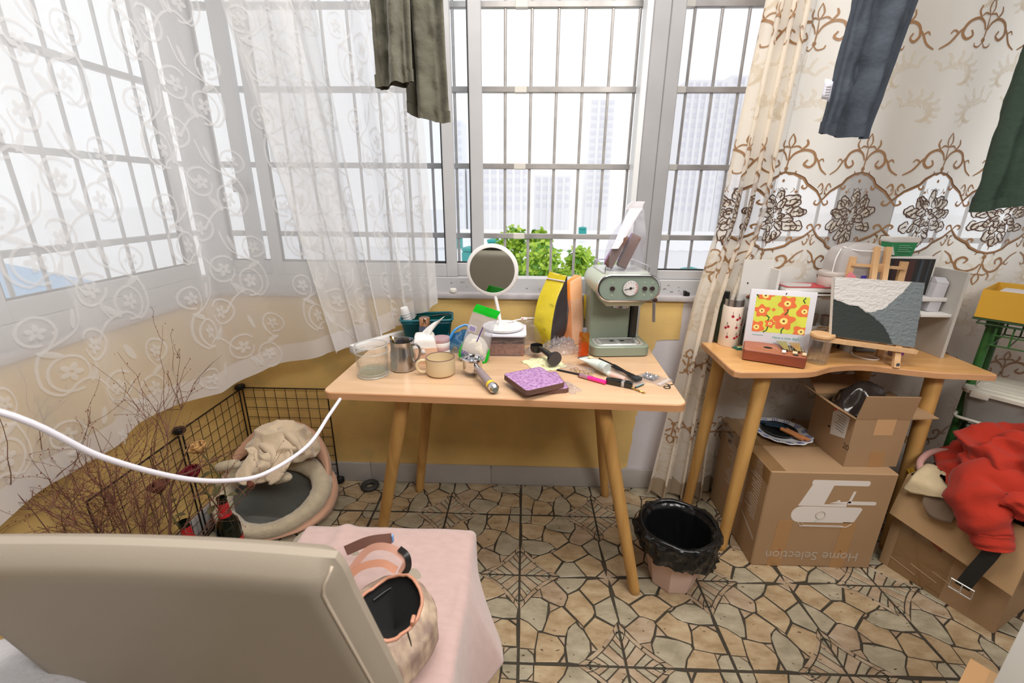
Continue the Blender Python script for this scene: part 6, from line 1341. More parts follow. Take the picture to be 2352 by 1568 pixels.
def medal(cx, cz):
    G_ = 1.36
    # filled tan leaves and petals, outlined with dark stitching
    petals = []
    for ring, (r, k, l, w_, ph) in enumerate(((0.052,9,0.034,0.012,0.2),(0.034,8,0.026,0.011,0.5),(0.016,6,0.019,0.009,0.1))):
        for j in range(k):
            a = ph+2*PI*j/k; petals.append((cx+G_*r*math.cos(a)*0.92, cz+G_*(r*math.sin(a)*1.05-0.004), a, l*G_, w_*G_*0.9))
    for a, d in ((0.25,0.062),(PI-0.25,0.062),(-0.45,0.066),(PI+0.45,0.066),(0.75,0.056),(PI-0.75,0.056),(PI*1.5,0.07)):
        petals.append((cx+G_*d*math.cos(a), cz+G_*(d*math.sin(a)*0.9-0.006), a, 0.030*G_, 0.012*G_))
    petals = [(x+rm.uniform(-0.005,0.005), z+rm.uniform(-0.005,0.005), a+rm.uniform(-0.45,0.45), l*rm.uniform(0.7,1.25), w_*rm.uniform(0.8,1.3)) for x, z, a, l, w_ in petals]
    for x, z, a, l, w_ in petals:
        P = [(x+l*(0.5*math.cos(b))*math.cos(a)-w_*(1+0.25*math.cos(3*b))*math.sin(b)*math.sin(a), z+l*(0.5*math.cos(b))*math.sin(a)+w_*(1+0.25*math.cos(3*b))*math.sin(b)*math.cos(a)) for b in [2*PI*i/12 for i in range(12)]]
        B_(tm, P, 0.0022); R_(dm, P[7:]+P[:6], 0.0052, 0.0034, 0)
        if rm.random() < 0.9: R_(dm, [(x-0.3*l*math.cos(a)+0.006*math.sin(a), z-0.3*l*math.sin(a)-0.006*math.cos(a)), (x+0.004, z+0.004), (x+0.3*l*math.cos(a+0.5), z+0.3*l*math.sin(a+0.5))], 0.004, 0.0036, 0)
        if rm.random() < 0.7: R_(dm, [(x-0.3*l*math.cos(a), z-0.3*l*math.sin(a)), (x+0.25*l*math.cos(a)+0.003, z+0.25*l*math.sin(a))], 0.0044, 0.0034, 0)
    # bud above and spray below
    for s in (1, -1):
        R_(dm, mir([(0,0.098),(0.014,0.084),(0.012,0.070),(0.0,0.062)], cx, cz, s), 0.003); R_(dm, mir([(0.004,0.086),(0.016,0.094),(0.020,0.088)], cx, cz, s), 0.002)
        R_(em, mir([(0,-0.128),(0.004,-0.105),(0.020,-0.100),(0.024,-0.112)], cx, cz, s), 0.0025); R_(em, mir([(0,-0.12),(0.010,-0.100),(0.008,-0.092)], cx, cz, s), 0.0022)
        R_(dm, mir([(0.036,0.062),(0.05,0.07),(0.058,0.062)], cx, cz, s), 0.003); R_(em, mir([(0.03,0.078),(0.040,0.090),(0.036,0.096)], cx, cz, s), 0.002)
        B_(em, [(cx+s*0.046+0.005*math.cos(2*PI*i/8), cz+0.082+0.005*math.sin(2*PI*i/8)) for i in range(8)])
    B_(em, [(cx+0.006*math.cos(2*PI*i/8), cz+0.122+0.006*math.sin(2*PI*i/8)) for i in range(8)])
    B_(tm, [(cx+0.010*math.cos(2*PI*i/10), cz+0.080+0.014*math.sin(2*PI*i/10)) for i in range(10)])
k = 0
while (k+0.5)*P0+UO < GW:
    cx = (k+0.5)*P0+UO
    crest(cx, 1.475); crest(cx, 1.155, -0.9); crest(cx, 1.885); crest(cx, 0.66, 0.8); crest(cx, 0.40, -0.8)
    medal(cx, 1.310)
    for q in (-1, 1):
        for zf, f in ((zu, 1), (zl, -1)):
            pts = [(cx+q*P0/2*(i/20), zf(cx+q*P0/2*(i/20)-q*1e-4)) for i in range(21)]; R_(em, pts, 0.009, 0.0028, 0)
            R_(dm, [(x, z+f*0.0035) for x, z in pts], 0.0022, 0.0036, 0)
            c0 = zf(cx+q*P0/2-q*1e-4); m1 = zf(cx+q*P0*0.26)
            R_(em, [(cx+q*P0*0.27, m1), (cx+q*P0*0.235, m1-f*0.014), (cx+q*P0*0.20, m1-f*0.010), (cx+q*P0*0.205, m1-f*0.001)], 0.006)
            R_(em, [(cx+q*P0*0.5, c0), (cx+q*P0*0.45, c0-f*0.016), (cx+q*P0*0.40, c0-f*0.010), (cx+q*P0*0.42, c0+f*0.001)], 0.006)
            R_(em, [(cx+q*P0*0.40, c0+f*0.046), (cx+q*P0*0.445, c0+f*0.060), (cx+q*P0*0.475, c0+f*0.046), (cx+q*P0*0.46, c0+f*0.036)], 0.005)
            B_(em, [(cx+q*P0*0.5+x*q, c0+f*z) for x, z in ((-0.022,0.018),(-0.004,0.022),(-0.001,0.046),(-0.008,0.026))])
    k += 1
# tone-on-tone damask acanthus scrolls on a staggered lattice
rl = random.Random(12); row = 0; z = 0.16
while z < 2.28:
    u = 0.06+(row % 2)*0.10
    while u < GW-0.08:
        if not (1.12 < z < 1.60 or 1.86 < z < 2.0 or 0.60 < z < 0.74 or 0.33 < z < 0.45):
            f = 1 if (row+int(u/0.2)) % 2 else -1; a0 = rl.uniform(-0.3,0.3)
            for q in range(8):
                b = 0.5+q*0.42; r_ = 0.075-0.006*q; cx, cz = u+f*r_*math.cos(b+a0), z+r_*math.sin(b+a0)*0.9
                for sd_ in (1, -1):
                    a = b+a0+PI/2+sd_*0.75; l = (0.056 if sd_ > 0 else 0.040)*(1-0.05*q)
                    R_(lf, [(cx,cz),(cx+f*l*0.5*math.cos(a)+0.003, cz+l*0.5*math.sin(a)),(cx+f*l*math.cos(a+0.35*sd_), cz+l*math.sin(a+0.35*sd_))], 0.0115, 0.0012, 3)
        u += 0.20
    z += 0.115; row += 1
for mb, mt, nm in ((lf, DAM, 'damask_leaves'), (em, BRE, 'brown_scrollwork'), (tm, TANE, 'medallion_petals'), (dm, DBR, 'dark_stitching')):
    tag(mb.obj(nm, mt, gc, smooth=180), kind='stuff')
# curtain rails above the picture
m = MB(); m.cyl((-1.16,1.785,2.345),(2.72,1.785,2.345),0.010,n=12); m.cyl((-1.20,-0.5,2.345),(-1.20,1.76,2.345),0.010,n=12)
tag(m.obj('curtain_rail', mat('white_rail', '#cfcdca', 0.4)), 'white curtain rail running round the left and back walls over the windows', 'rail')
# ================================================================== LEFT CORNER: WIRE PEN, CAT BED, DRIED FLOWERS
WIRE = mat('black_wire', '#171614', 0.4)
def wire_panel(label, a, b, z1, nx, nz):
    a = Vector((a[0],a[1],0)); b = Vector((b[0],b[1],0)); d = (b-a); L_ = d.length; ang = math.atan2(d.y, d.x)
    t = thing('wire_fence', label, 'wire fence', (a.x,a.y,0.004), ang, 'black wire grid panels round the cat bed')
    for x in (0.0, L_):
        m = MB(); m.cyl((x,0,0.0),(x,0,z1),0.0032,n=8); m.obj('frame_rod', WIRE, t)
    for z in (0.004, z1):
        m = MB(); m.cyl((0,0,z),(L_,0,z),0.0032,n=8); m.obj('frame_rod', WIRE, t)
    v0 = h0 = None
    for i in range(1, nx):
        if v0 is None: m = MB(); m.cyl((0,0,0.004),(0,0,z1),0.0014,n=6); v0 = o = m.obj('wire', WIRE, t)
        else: o = v0.copy(); COL.objects.link(o); o.parent = t
        o.location = (L_*i/nx, 0.0022, 0)
    for i in range(1, nz):
        if h0 is None: m = MB(); m.cyl((0,0,0),(L_,0,0),0.0014,n=6); h0 = o = m.obj('wire', WIRE, t)
        else: o = h0.copy(); COL.objects.link(o); o.parent = t
        o.location = (0, -0.0005, z1*i/nz)
    return t
CP_ = [(-0.905,1.846),(-1.322,1.838),(-1.315,1.452),(-1.305,1.060)]
wire_panel('black wire grid panel along the back wall, right of the corner knob', (-1.312,1.846), (-0.912,1.846), 0.505, 8, 10)
wire_panel('black wire grid panel along the left wall, next to the corner', (-1.318,1.828), (-1.312,1.462), 0.500, 8, 10)
wire_panel('black wire grid panel nearest the camera, behind the dried twigs', (-1.310,1.440), (-1.300,1.060), 0.485, 8, 10)
def knob(label, x, y, z):
    t = thing('panel_connector', label, 'connector', (x, y, z))
    m = MB(); m.lathe([(0,-0.012),(0.016,-0.012),(0.020,-0.008),(0.021,0.006),(0.019,0.010),(0,0.011)], 24)
    for k in range(8): m.box((0.019*math.cos(k*PI/4),0.019*math.sin(k*PI/4),0.0), (0.005,0.005,0.016), Matrix.Identity(4))
    m.obj('hub', BLKP, t)
    m = MB(); m.lathe([(0,0.0105),(0.012,0.011),(0.010,0.013),(0,0.0135)], 20); m.obj('cap_disc', mat('dark_knob_top', '#2a2826', 0.4), t)
knob('black round connector knob on the corner of the wire pen', -1.319, 1.842, 0.514)
knob('black round connector knob halfway along the left side of the wire pen', -1.312, 1.451, 0.508)
knob('black connector on the floor behind the cat bed, right end of the pen', -0.905, 1.842, 0.018)
# ---- cat bed
PLUSH = mat('cream_plush', '#cfc0a4', 0.95, bump=0.9, bscale=260, var=0.15, vscale=40, sheen=0.6); PEACHF = mat('peach_fabric', '#d2a58a', 0.85, bump=0.3, bscale=35, sheen=0.3); GREYF = mat('grey_fleece', '#5f615d', 0.95, bump=0.5, bscale=90, sheen=0.3)
BX0, BY0 = -1.085, 1.622
bed = thing('cat_bed', 'peach plush cat bed with thick cream rim and grey inside, standing in the wire pen', 'pet bed', (BX0, BY0, 0))
def rimc(a):   # centre line of the rim: low in front, high at the back
    return Vector((0.215*math.cos(a)+0.012*math.sin(2*a)-0.02, 0.140*math.sin(a)-0.02, 0.108+0.080*math.sin(a)))
def rimp(u, v):
    a = 2*PI*u; c = rimc(a); q = 2*PI*v; r = 0.043*(1+0.10*fbm((math.cos(a)*2,math.sin(a)*2,v*0),1.5)); out = Vector((math.cos(a), math.sin(a), 0.15)).normalized(); upn = Vector((0,-0.35,1)).normalized()
    p = c+out*r*math.cos(q)+upn*r*math.sin(q)*1.05
    return p+out*0.003*fbm(p*60, 1)
m = MB(); m.grid(rimp, 96, 20, True); m.obj('plush_rim', PLUSH, bed, smooth=180)
def shell(u, v):
    a = 2*PI*u; c = rimc(a); out = Vector((math.cos(a), math.sin(a), 0))
    prof = [(0.016,-0.02),(0.045,-0.03),(0.062,-0.09),(0.05,-0.17),(0.0,-1)]
    up_ = max(0, math.sin(a)); top_ = c+Vector((0,0.02*up_,0.0))
    bot = Vector((0.215*math.cos(a), 0.165*math.sin(a)+0.01, 0.0)); bulge = math.sin(PI*min(1,v*1.0))
    p = top_.lerp(bot, v)+out*0.052*bulge*(0.7+0.5*up_)+Vector((0,0,0.05*bulge*up_))
    p.z = max(p.z, 0.0); return p+out*0.006*fbm((math.cos(a)*3,math.sin(a)*3,v*3),1.0)
m = MB(); m.grid(shell, 72, 16, True); m.obj('outer_shell', PEACHF, bed, smooth=180)
def inside(u, v):
    a = 2*PI*u; c = rimc(a); ctr = Vector((0.0,0.0,0.045)); p = c.lerp(ctr, v); p.z -= 0.07*math.sin(PI*min(1, v*0.75)); p.z = max(p.z, 0.012)
    return p+Vector((0,0,0.014*math.sin(p.y*55+3*p.x)*v*(1-v)*3))
m = MB(); m.grid(inside, 60, 14, True); m.obj('inner_cushion', GREYF, bed, smooth=180)
# back hood of the bed
def hood(u, v):
    a = lerp(0.02*PI, 0.98*PI, u); c = rimc(a); k = math.sin(a)
    return c+Vector((0.02*math.cos(a), 0.02+0.10*v*k, 0.05*k*math.sin(PI*v*0.5)+0.16*k*math.sin(PI*(0.15+0.7*v))-0.06*k*v))
m = MB(); m.grid(hood, 40, 12); m.obj('hood', PEACHF, bed, smooth=180, solid=0.01)
for x, y, z, ry, nm in ((-0.165,-0.045,0.265,R(78),'ear'),(0.085,-0.085,0.238,R(-62),'ear')):
    m = MB(); m.tube(spline([(-0.055,0,0),(-0.02,0,0.004),(0.02,0,0.006),(0.055,0,0)], 4), [0.006,0.016,0.019,0.020,0.021,0.021,0.021,0.021,0.021,0.020,0.018,0.014,0.007][:13], 14); o = m.obj(nm, PLUSH, bed, smooth=180); o.location = (x,y,z); o.rotation_euler = (0, R(-8) if x < 0 else R(-22), R(6) if x < 0 else R(-18))
# ---- blanket crumpled on top
def lump(name, label, cat, loc, rx, ry, rz, mt, seed, n=90, fold=0.45, fr=1.6, part='cloth', group=None, squash=0.25, pw=2.0):
    t = thing(name, label, cat, loc, 0, group)
    def f(u, v):
        a = 2*PI*u; b = PI*v; d = Vector((math.cos(a)*math.sin(b), math.sin(a)*math.sin(b), -math.cos(b)))
        q = d*fr+Vector((seed*1.7, seed*0.9, seed*2.3)); rg = 1-abs(fbm(q, 1.0, 2))*pw; rg2 = 1-abs(fbm(q*2.1+Vector((3,1,5)), 1.0, 2))*1.5
        k = 0.78+fold*0.5*rg+fold*0.10*rg2
        z = d.z*rz*k
        if z < -rz*squash: z = -rz*squash
        return (d.x*rx*k, d.y*ry*k, z+rz*squash)
    m = MB(); m.grid(f, n, int(n*0.7), True); m.obj(part, mt, t, smooth=180); return t
CRM = mat('cream_fleece', '#d3bfa4', 0.95, bump=0.35, bscale=160, sheen=0.6)
t = lump('fleece_blanket', 'crumpled cream fleece blanket heaped on the hood of the cat bed', 'blanket', (BX0+0.030, BY0+0.045, 0.275), 0.150, 0.105, 0.120, CRM, 3.1, 120, 0.50, 0.95)
m = MB(); m.grid(lambda u, v: Vector((lerp(-0.11,0.085,u)+0.02*math.sin(v*4), -0.09-0.065*v+0.022*math.sin(u*9+v*3)+0.010*fbm((u*4,v*4,1),1.2), 0.075-0.115*v*(0.75+0.35*math.sin(u*3.1))+0.022*abs(math.sin(u*9+1))*math.sin(PI*v))), 40, 24); m.obj('hanging_fold', CRM, t, smooth=180, solid=0.008)
m = MB(); m.tube(spline([(-0.085,-0.03,0.07),(-0.03,-0.08,0.085),(0.02,-0.10,0.06),(0.03,-0.13,0.01),(0.01,-0.15,-0.03)], 6), [0.014]*8+[0.018]*8+[0.016]*9, 12); m.tube(spline([(0.0,0.0,0.125),(0.06,-0.04,0.120),(0.105,-0.06,0.085),(0.125,-0.07,0.05)], 6), [0.012]*6+[0.017]*6+[0.012]*7, 12); m.obj('rolled_fold', CRM, t, smooth=180)
# ---- rubber ring
t = thing('rubber_ring', 'small black rubber ring on the floor by the back wall, left of the table', 'ring', (-0.745, 1.812, 0.0))
m = MB(); m.tube([(0.031*math.cos(2*PI*i/40), 0.031*math.sin(2*PI*i/40), 0.013) for i in range(40)], 0.0135, 12, closed=True, M=Matrix.Diagonal((1,1,0.85,1))); m.obj('ring', mat('worn_rubber', '#35332f', 0.6, var=0.2, vscale=60), t, smooth=180)
# ---- wine bottles, roses, twigs
BOT = mat('dark_bottle_glass', '#11160f', 0.08, coat=0.3); REDL = mat('red_neck_foil', '#b3242a', 0.4)
def wine(label, x, y, h, sc):
    t = thing('wine_bottle', label, 'bottle', (x, y, 0), 0, None)
    k = sc; m = MB(); m.lathe([(0,0.004),(0.034*k,0.0),(0.038*k,0.006),(0.038*k,h-0.13),(0.034*k,h-0.105),(0.019*k,h-0.075),(0.0155*k,h-0.055),(0.0145*k,h-0.006),(0.0165*k,h-0.005),(0.0165*k,h),(0.012*k,h),(0.011*k,h-0.03)], 32, cap=False); m.obj('bottle_body', BOT, t)
    m = MB(); m.lathe([(0.0208*k,h-0.076),(0.0170*k,h-0.055),(0.0158*k,h-0.020)], 32, cap=False); m.obj('red_neck_label', REDL, t)
    m = MB(); m.lathe([(0.0392*k,0.06),(0.0392*k,h-0.17)], 32, cap=False); m.obj('red_body_label', REDL, t)
    for q in range(3):
        m = MB(); m.tube([(0.0188*k*math.cos(a), 0.0188*k*math.sin(a), h-0.058-0.005*q+0.003*math.cos(3*(a+PI/2))) for a in [-PI/2+(i-4)*0.09 for i in range(9)]], 0.0006, 4); m.obj('label_line', mat('pale_label_ink', '#d9a8a0', 0.5), t)
    return t
wine('dark wine bottle with red neck label holding dried roses, right beside the cat bed', -1.075, 1.290, 0.335, 1.05)
wine('dark bottle with red neck label showing only its mouth above the chair back', -1.165, 1.215, 0.292, 1.0)
ROSE = mat('dark_red_rose', '#7c1527', 0.75, var=0.3, vscale=60); PRO = mat('dried_peach_rose', '#c69a62', 0.85, var=0.25, vscale=60); BRO = mat('dried_brown_rose', '#7d4a38', 0.85, var=0.35, vscale=50); STG = mat('dried_stem', '#5f5a3a', 0.85); DLF = mat('dried_leaf', '#5c5535', 0.85, var=0.3, vscale=40)
def rose(label, foot, head, r, mt, seed, leaves=3):
    t = thing('dried_rose', label, 'rose', foot, 0, 'dried roses standing in the bottles'); f = Vector(foot); h = Vector(head)-f; rd = random.Random(seed)
    m = MB(); mid = h*0.5+Vector((rd.uniform(-0.02,0.02), rd.uniform(-0.02,0.02), 0)); st = spline([(0,0,0), mid, h], 8); m.tube(st, 0.0026, 6); m.obj('stem', STG, t)
    d = (st[-1]-st[-3]).normalized(); q = d.to_track_quat('Z','Y').to_matrix().to_4x4()
    for k in range(13):
        ring = k//4; a0 = k*2.4; R0 = r*(0.28+0.24*ring)
        def pet(u, v, a0=a0, R0=R0, ring=ring):
            a = a0+(u-0.5)*(1.9-0.25*ring); rr = R0*(0.35+0.75*math.sin(PI*0.5*min(1,v*1.25)))*(1+0.10*ring*v); z = r*1.55*v*(1-0.06*ring)-r*0.12*ring*v*v-0.10*r*abs(u-0.5)*2*v
            return (rr*math.cos(a)+0.06*r*math.sin(7*a+k), rr*math.sin(a), z)
        m = MB(); m.grid(pet, 7, 6, M=Matrix.Translation(h) @ q); m.obj('petal', mt, t, smooth=180, solid=0.0008)
    for k in range(leaves):
        p = st[int(len(st)*(0.35+0.16*k))]; a = rd.uniform(0, 2*PI); l = rd.uniform(0.030,0.045); dv = Vector((math.cos(a), math.sin(a), rd.uniform(-0.3,0.5))); s = Vector((-math.sin(a), math.cos(a), 0))
        m = MB(); m.grid(lambda u, v: p+dv*l*(0.25+v)+s*(u-0.5)*l*0.75*math.sin(PI*(0.04+0.93*v))+Vector((0,0,-l*0.5*v*v+0.15*l*abs(u-0.5))), 4, 8); m.tube([p, p+dv*l*0.3], 0.0009, 5); m.obj('leaf', DLF, t, smooth=180)
rose('dark red dried rose at the middle of the bottle bouquet', (-1.0765,1.290,0.24), (-1.128,1.262,0.440), 0.030, ROSE, 1)
rose('peach dried rose, highest of the bottle bouquet', (-1.0735,1.291,0.24), (-1.092,1.272,0.532), 0.028, PRO, 2)
rose('brown wilted dried rose left of the dark red one', (-1.165,1.215,0.20), (-1.232,1.230,0.398), 0.031, BRO, 3)
rose('small faded dried rose drooping right over the cat bed rim', (-1.0745,1.2885,0.24), (-0.985,1.312,0.365), 0.015, BRO, 4, 1)
TWIGM = mat('brown_twig', '#755041', 0.85, var=0.3, vscale=30); BUD = mat('red_brown_bud', '#7d3d30', 0.8)
rw = random.Random(21)
vase = thing('twig_pot', 'round pot behind the chair back that holds the dried twigs', 'pot', (-1.135, 1.02, 0))
m = MB(); m.lathe([(0,0.0),(0.055,0.0),(0.060,0.004),(0.075,0.18),(0.082,0.20),(0.078,0.205),(0.072,0.19),(0.05,0.02),(0,0.018)], 36); m.obj('pot_body', mat('terracotta', '#9b6a4c', 0.8), vase)
m = MB(); m.lathe([(0,0.17),(0.070,0.172)], 28, cap=False); m.obj('soil', mat('dry_soil', '#4b3c2e', 0.95), vase)
def twig(label, foot, tip, n_br, seed, r0=0.0021):
    t = thing('dried_branch', label, 'twigs', foot, 0, 'dried twigs in the hidden pot'); rd = random.Random(seed); f = Vector(foot); h = Vector(tip)-f
    m = MB(); bm_ = MB()
    def grow(p, d, l, r, lev):
        pts = [p]; q = d.normalized(); n = 7
        for i in range(n):
            q = (q+Vector((rd.gauss(0,0.16), rd.gauss(0,0.16), rd.gauss(0,0.12)+0.03))).normalized(); pts.append(pts[-1]+q*l/n)
        pts = [Vector((max(x.x,-1.335-f.x), x.y, max(x.z, 0.02-f.z))) for x in pts]
        m.tube(pts, [max(0.00045, lerp(r, r*0.35, i/n)) for i in range(n+1)], 5)
        for i in range(1, n+1):
            if rd.random() < 0.55: bm_.ball(pts[i]+Vector((rd.gauss(0,0.002),)*3), rd.uniform(0.0011,0.0021), 5, 4, sc=(0.7,0.7,1.2))
        if lev < 2:
            for k in range(n_br if lev == 0 else 2):
                i = rd.randint(2, n-1); a = Vector((rd.gauss(0,1), rd.gauss(0,1), rd.gauss(0.2,0.6))).normalized()
                grow(pts[i], (q*0.7+a*0.75), l*rd.uniform(0.32,0.55), r*0.55, lev+1)
    grow(Vector((0,0,0)), h, h.length, r0, 0)
    m.obj('branch', TWIGM, t, smooth=60); tag(bm_.obj('buds', BUD, t, smooth=60), kind='stuff')
tips = [(-1.06,1.16,0.845,'tall twig curving up right in front of the sheer curtain hem'),(-0.985,1.20,0.79,'thin twig reaching far right over the wire pen'),(-1.29,1.10,0.72,'twig rising at the left of the tall one'),(-1.32,0.98,0.60,'twig spreading left behind the white cable'),(-1.22,1.25,0.62,'twig leaning towards the wire pen panel'),(-1.30,0.86,0.52,'low twig at the left picture edge'),(-1.12,1.30,0.60,'twig bending behind the roses'),(-1.25,1.05,0.66,'bushy twig in the middle of the bunch'),(-1.31,0.92,0.46,'short dense twig at lower left'),(-1.02,1.28,0.55,'twig pointing at the cat bed'),(-1.18,1.12,0.72,'upright twig in the heart of the bunch'),(-1.31,1.16,0.50,'twig lying against the left wall'),(-1.33,1.0,0.68,'thin high twig by the curtain at left'),(-1.08,1.10,0.66,'slender twig right of the bunch heart')]
for i, (x, y, z, lb) in enumerate(tips):
    twig(lb+', in the dried bunch', (-1.135+rw.uniform(-0.04,0.04), 1.02+rw.uniform(-0.04,0.04), 0.19), (x, y, z), 7 if i < 4 else 9, 40+i)
for i, (x, y, z, lb) in enumerate([(-1.27,0.80,0.64,'twig arching far left and near the camera'),(-1.17,0.84,0.72,'twig crossing under the white cable at left'),(-1.29,0.90,0.78,'twig standing before the curtain hem at far left'),(-1.10,0.92,0.62,'twig leaning towards the chair back'),(-1.22,0.98,0.82,'second tallest twig, left of the tall one'),(-1.05,1.06,0.56,'low twig just above the chair back'),(-1.30,1.22,0.58,'twig brushing the wall behind the pen')]):
    twig(lb+', in the dried bunch', (-1.135+rw.uniform(-0.04,0.04), 1.02+rw.uniform(-0.04,0.04), 0.19), (x, y, z), 8, 140+i)
twig('forked dried branch with a knot leaning past the connector knob of the pen', (-1.12,1.03,0.19), (-1.215,1.33,0.60), 5, 77, 0.0055)
# ---- white power cable hanging across
t = thing('power_cable', 'thick white power cable sagging from the left foreground to the underside of the table', 'cable', (0,0,0))
m = MB(); m.tube(spline([(-0.92,0.42,1.20),(-0.78,0.56,1.063),(-0.735,0.645,0.93),(-0.70,0.745,0.817),(-0.675,0.84,0.742),(-0.645,0.93,0.70),(-0.60,1.06,0.70),(-0.585,1.18,0.735),(-0.575,1.30,0.765)], 8), 0.0052, 12); m.obj('cord', mat('white_cable_sheath', '#dcd9e2', 0.35), t, smooth=180)
# ================================================================== FOREGROUND CHAIR
LEA = mat('cream_leather', '#9d9283', 0.42, bump=0.05, bscale=300, var=0.04, vscale=5)
ch = thing('dining_chair', 'cream leather chair in the left foreground seen from behind', 'chair', (0,0,0))
def bcol(u, v):   # back outline: u across, v up
    xl = interp([0,0.5,0.66,1.0],[-0.655,-0.700,-0.735,-0.800],v); xr = interp([0,0.3,0.6,0.9,0.97,1.0],[-0.160,-0.158,-0.185,-0.222,-0.228,-0.236],v)
    y = interp([0,1],[0.52,0.445],v); z = lerp(0.30, 0.928, v); return lerp(xl, xr, u), y, z
def bface(s):
    def f(u, v):
        uu = u; x, y, z = bcol(uu, v); e = min(1, min(u, 1-u)*14); e2 = min(1, (1-v)*22+0.0); k = math.sin(PI/2*max(0.0,min(e, 1)))*math.sin(PI/2*max(0.0,min(e2+0.02,1)))
        cv = 0.012*(1-(2*u-1)**2)
        return (x, y+s*(0.006+0.028*k)+cv, z)
    return f
m = MB(); m.grid(bface(-1), 48, 40); m.grid(lambda u, v: bface(1)(1-u, v), 48, 40); m.grid(lambda u, v: (lambda a, b: [lerp(a[i], b[i], v) for i in range(3)])(bface(1)(u, 1), bface(-1)(u, 1)), 48, 2)
for uu in (0, 1): m.grid(lambda u, v, uu=uu: (lambda a, b: [lerp(a[i], b[i], v if uu else 1-v) for i in range(3)])(bface(-1)(uu, u), bface(1)(uu, u)), 40, 2)
m.obj('backrest', LEA, ch, smooth=60, weld=0.0002)
pt = [bface(-1)(0.957, v/30) for v in range(0, 29)]+[bface(-1)(0.957+0.03*k/4, 0.945+0.04*k/4) for k in range(1,5)]
m = MB(); m.tube([Vector(p)+Vector((0,-0.001,0.0)) for p in pt], 0.0022, 8); m.obj('piping', mat('leather_piping', '#b3a594', 0.45), ch, smooth=180)
m = MB(); P = rrect(-0.655,0.50,-0.140,1.035,0.06,6); P = [(x-(0.0 if x > -0.4 else -0.02*(y-0.5)), y) for x, y in P]; slab(m, P, 0.385, 0.462, 0.022); m.obj('seat', LEA, ch, smooth=60)
for x, y in ((-0.60,0.56),(-0.19,0.56),(-0.58,0.97),(-0.19,0.97)):
    m = MB(); m.tube([(x,y,0.39),(x*1.02,y,0.0)], [0.020,0.014], 12); m.obj('leg', mat('dark_chair_leg', '#3a2f28', 0.5), ch)
# ---- pink blanket over the seat
PKB = mat('dusty_pink_knit', '#bda09a', 0.92, bump=0.45, bscale=420, var=0.08, vscale=30, sheen=0.4, stretch=(1,2.2,1))
t = thing('pink_blanket', 'dusty pink knitted blanket spread over the chair seat, hanging off its right side', 'blanket', (0,0,0))
def blank(u, v):
    # u: from left across the seat then down the right side; v: front (far) to near
    y = lerp(1.030, 0.44, v); s = u*0.72; xr = -0.128
    w = 0.464
    if s < w: x = -0.612+s+0.0*v; z = 0.4655+0.002*math.sin(y*23+x*9)
    else:
        d = s-w; r_ = 0.02; th = min(d/r_, PI/2); x = xr-0.02+r_*math.sin(th)+0.018*max(0,d-0.03)/0.2+0.020*math.sin(y*16)*max(0,d-0.03)/0.2; z = 0.4655-r_+r_*math.cos(th)-max(0, d-r_*PI/2)
    if v < 0.05: z -= 0.012*(1-v/0.05)**2
    # the far right corner hangs lower and flares out
    if s > w: 
        fl_ = max(0, 1-abs(y-0.82)/0.16); x += 0.050*fl_*(s-w)/0.22
    z += 0.003*fbm((x*9,y*9,2),1.0)+0.008*max(0,v-0.75)*math.sin(x*30+2)
    if s <= w: z += 0.010*math.exp(-((x+0.50)/0.02)**2)*(1-v)
    return (x, y, z)
m = MB(); m.grid(blank, 110, 80); m.obj('knit', PKB, t, smooth=180, solid=0.005, off=1)
def roll(u, v):   # bunched end of the blanket towards the camera
    x = lerp(-0.33,-0.150,u); a = 2*PI*v; r_ = 0.034*math.sin(PI*min(1,max(0,0.04+0.94*u)))**0.5*(1+0.25*fbm((u*3,math.cos(a),math.sin(a)),1.2)); return (x, 0.545-0.05*u+r_*math.cos(a)*1.5, 0.478+0.018*math.sin(u*5)+r_*math.sin(a))
m = MB(); m.grid(lambda u, v: roll(v, u), 24, 30, True); m.obj('bunched_fold', PKB, t, smooth=180)
# ---- hand bag on the seat
BGM = mat('mauve_brocade', '#8d776c', 0.6, var=0.35, vscale=30, col2='#c4ae95', stretch=(1,1,0.35)); TRM = mat('tan_leather_trim', '#b9836a', 0.45); INK = mat('bag_lining', '#0c0d0c', 0.95); STRP = mat('brown_strap', '#6d4d42', 0.45)
t = thing('hand_bag', 'open mauve and cream patterned hand bag with tan straps lying on the pink blanket', 'bag', (-0.275, 0.655, 0.4705)); t.scale = (0.78,0.78,0.72)
mo = [(-0.10,-0.07),(0.02,-0.135),(0.085,-0.075),(0.118,0.010),(0.085,0.075),(0.02,0.125),(-0.06,0.14),(-0.12,0.06)]
mo = sp2(mo+[mo[0]], 6)[:-1]
def bagf(u, v):
    k = u*len(mo); i = int(k) % len(mo); q = k-int(k); a, b = mo[i], mo[(i+1) % len(mo)]; x, y = lerp(a[0],b[0],q), lerp(a[1],b[1],q); s = interp([0,0.25,0.7,1],[0.92,1.12,1.05,0.72],v)
    z = 0.17*v+0.02*v*math.sin(2*PI*u*2+1); tilt = Vector((x*s+0.02*v, y*s+0.0*v, z+0.10*v*x)); return tilt+Vector((0.003*fbm((x*30,y*30,v*6),1),0.003*fbm((x*30,y*30,v*6+9),1),0))
m = MB(); m.grid(bagf, 72, 16, True); m.obj('bag_body', BGM, t, smooth=180, solid=0.004)
m = MB(); m.tube([Vector(bagf(i/60, 1.0)) for i in range(60)], 0.0045, 8, closed=True); m.obj('rim_trim', TRM, t, smooth=180)
m = MB(); c_ = sum((Vector(bagf(i/60, 0.93)) for i in range(60)), Vector())/60; m.grid(lambda u, v: Vector(bagf(u, 0.96)).lerp(c_-Vector((0,0,0.09)), v), 48, 8, True); m.obj('lining', INK, t, smooth=180)
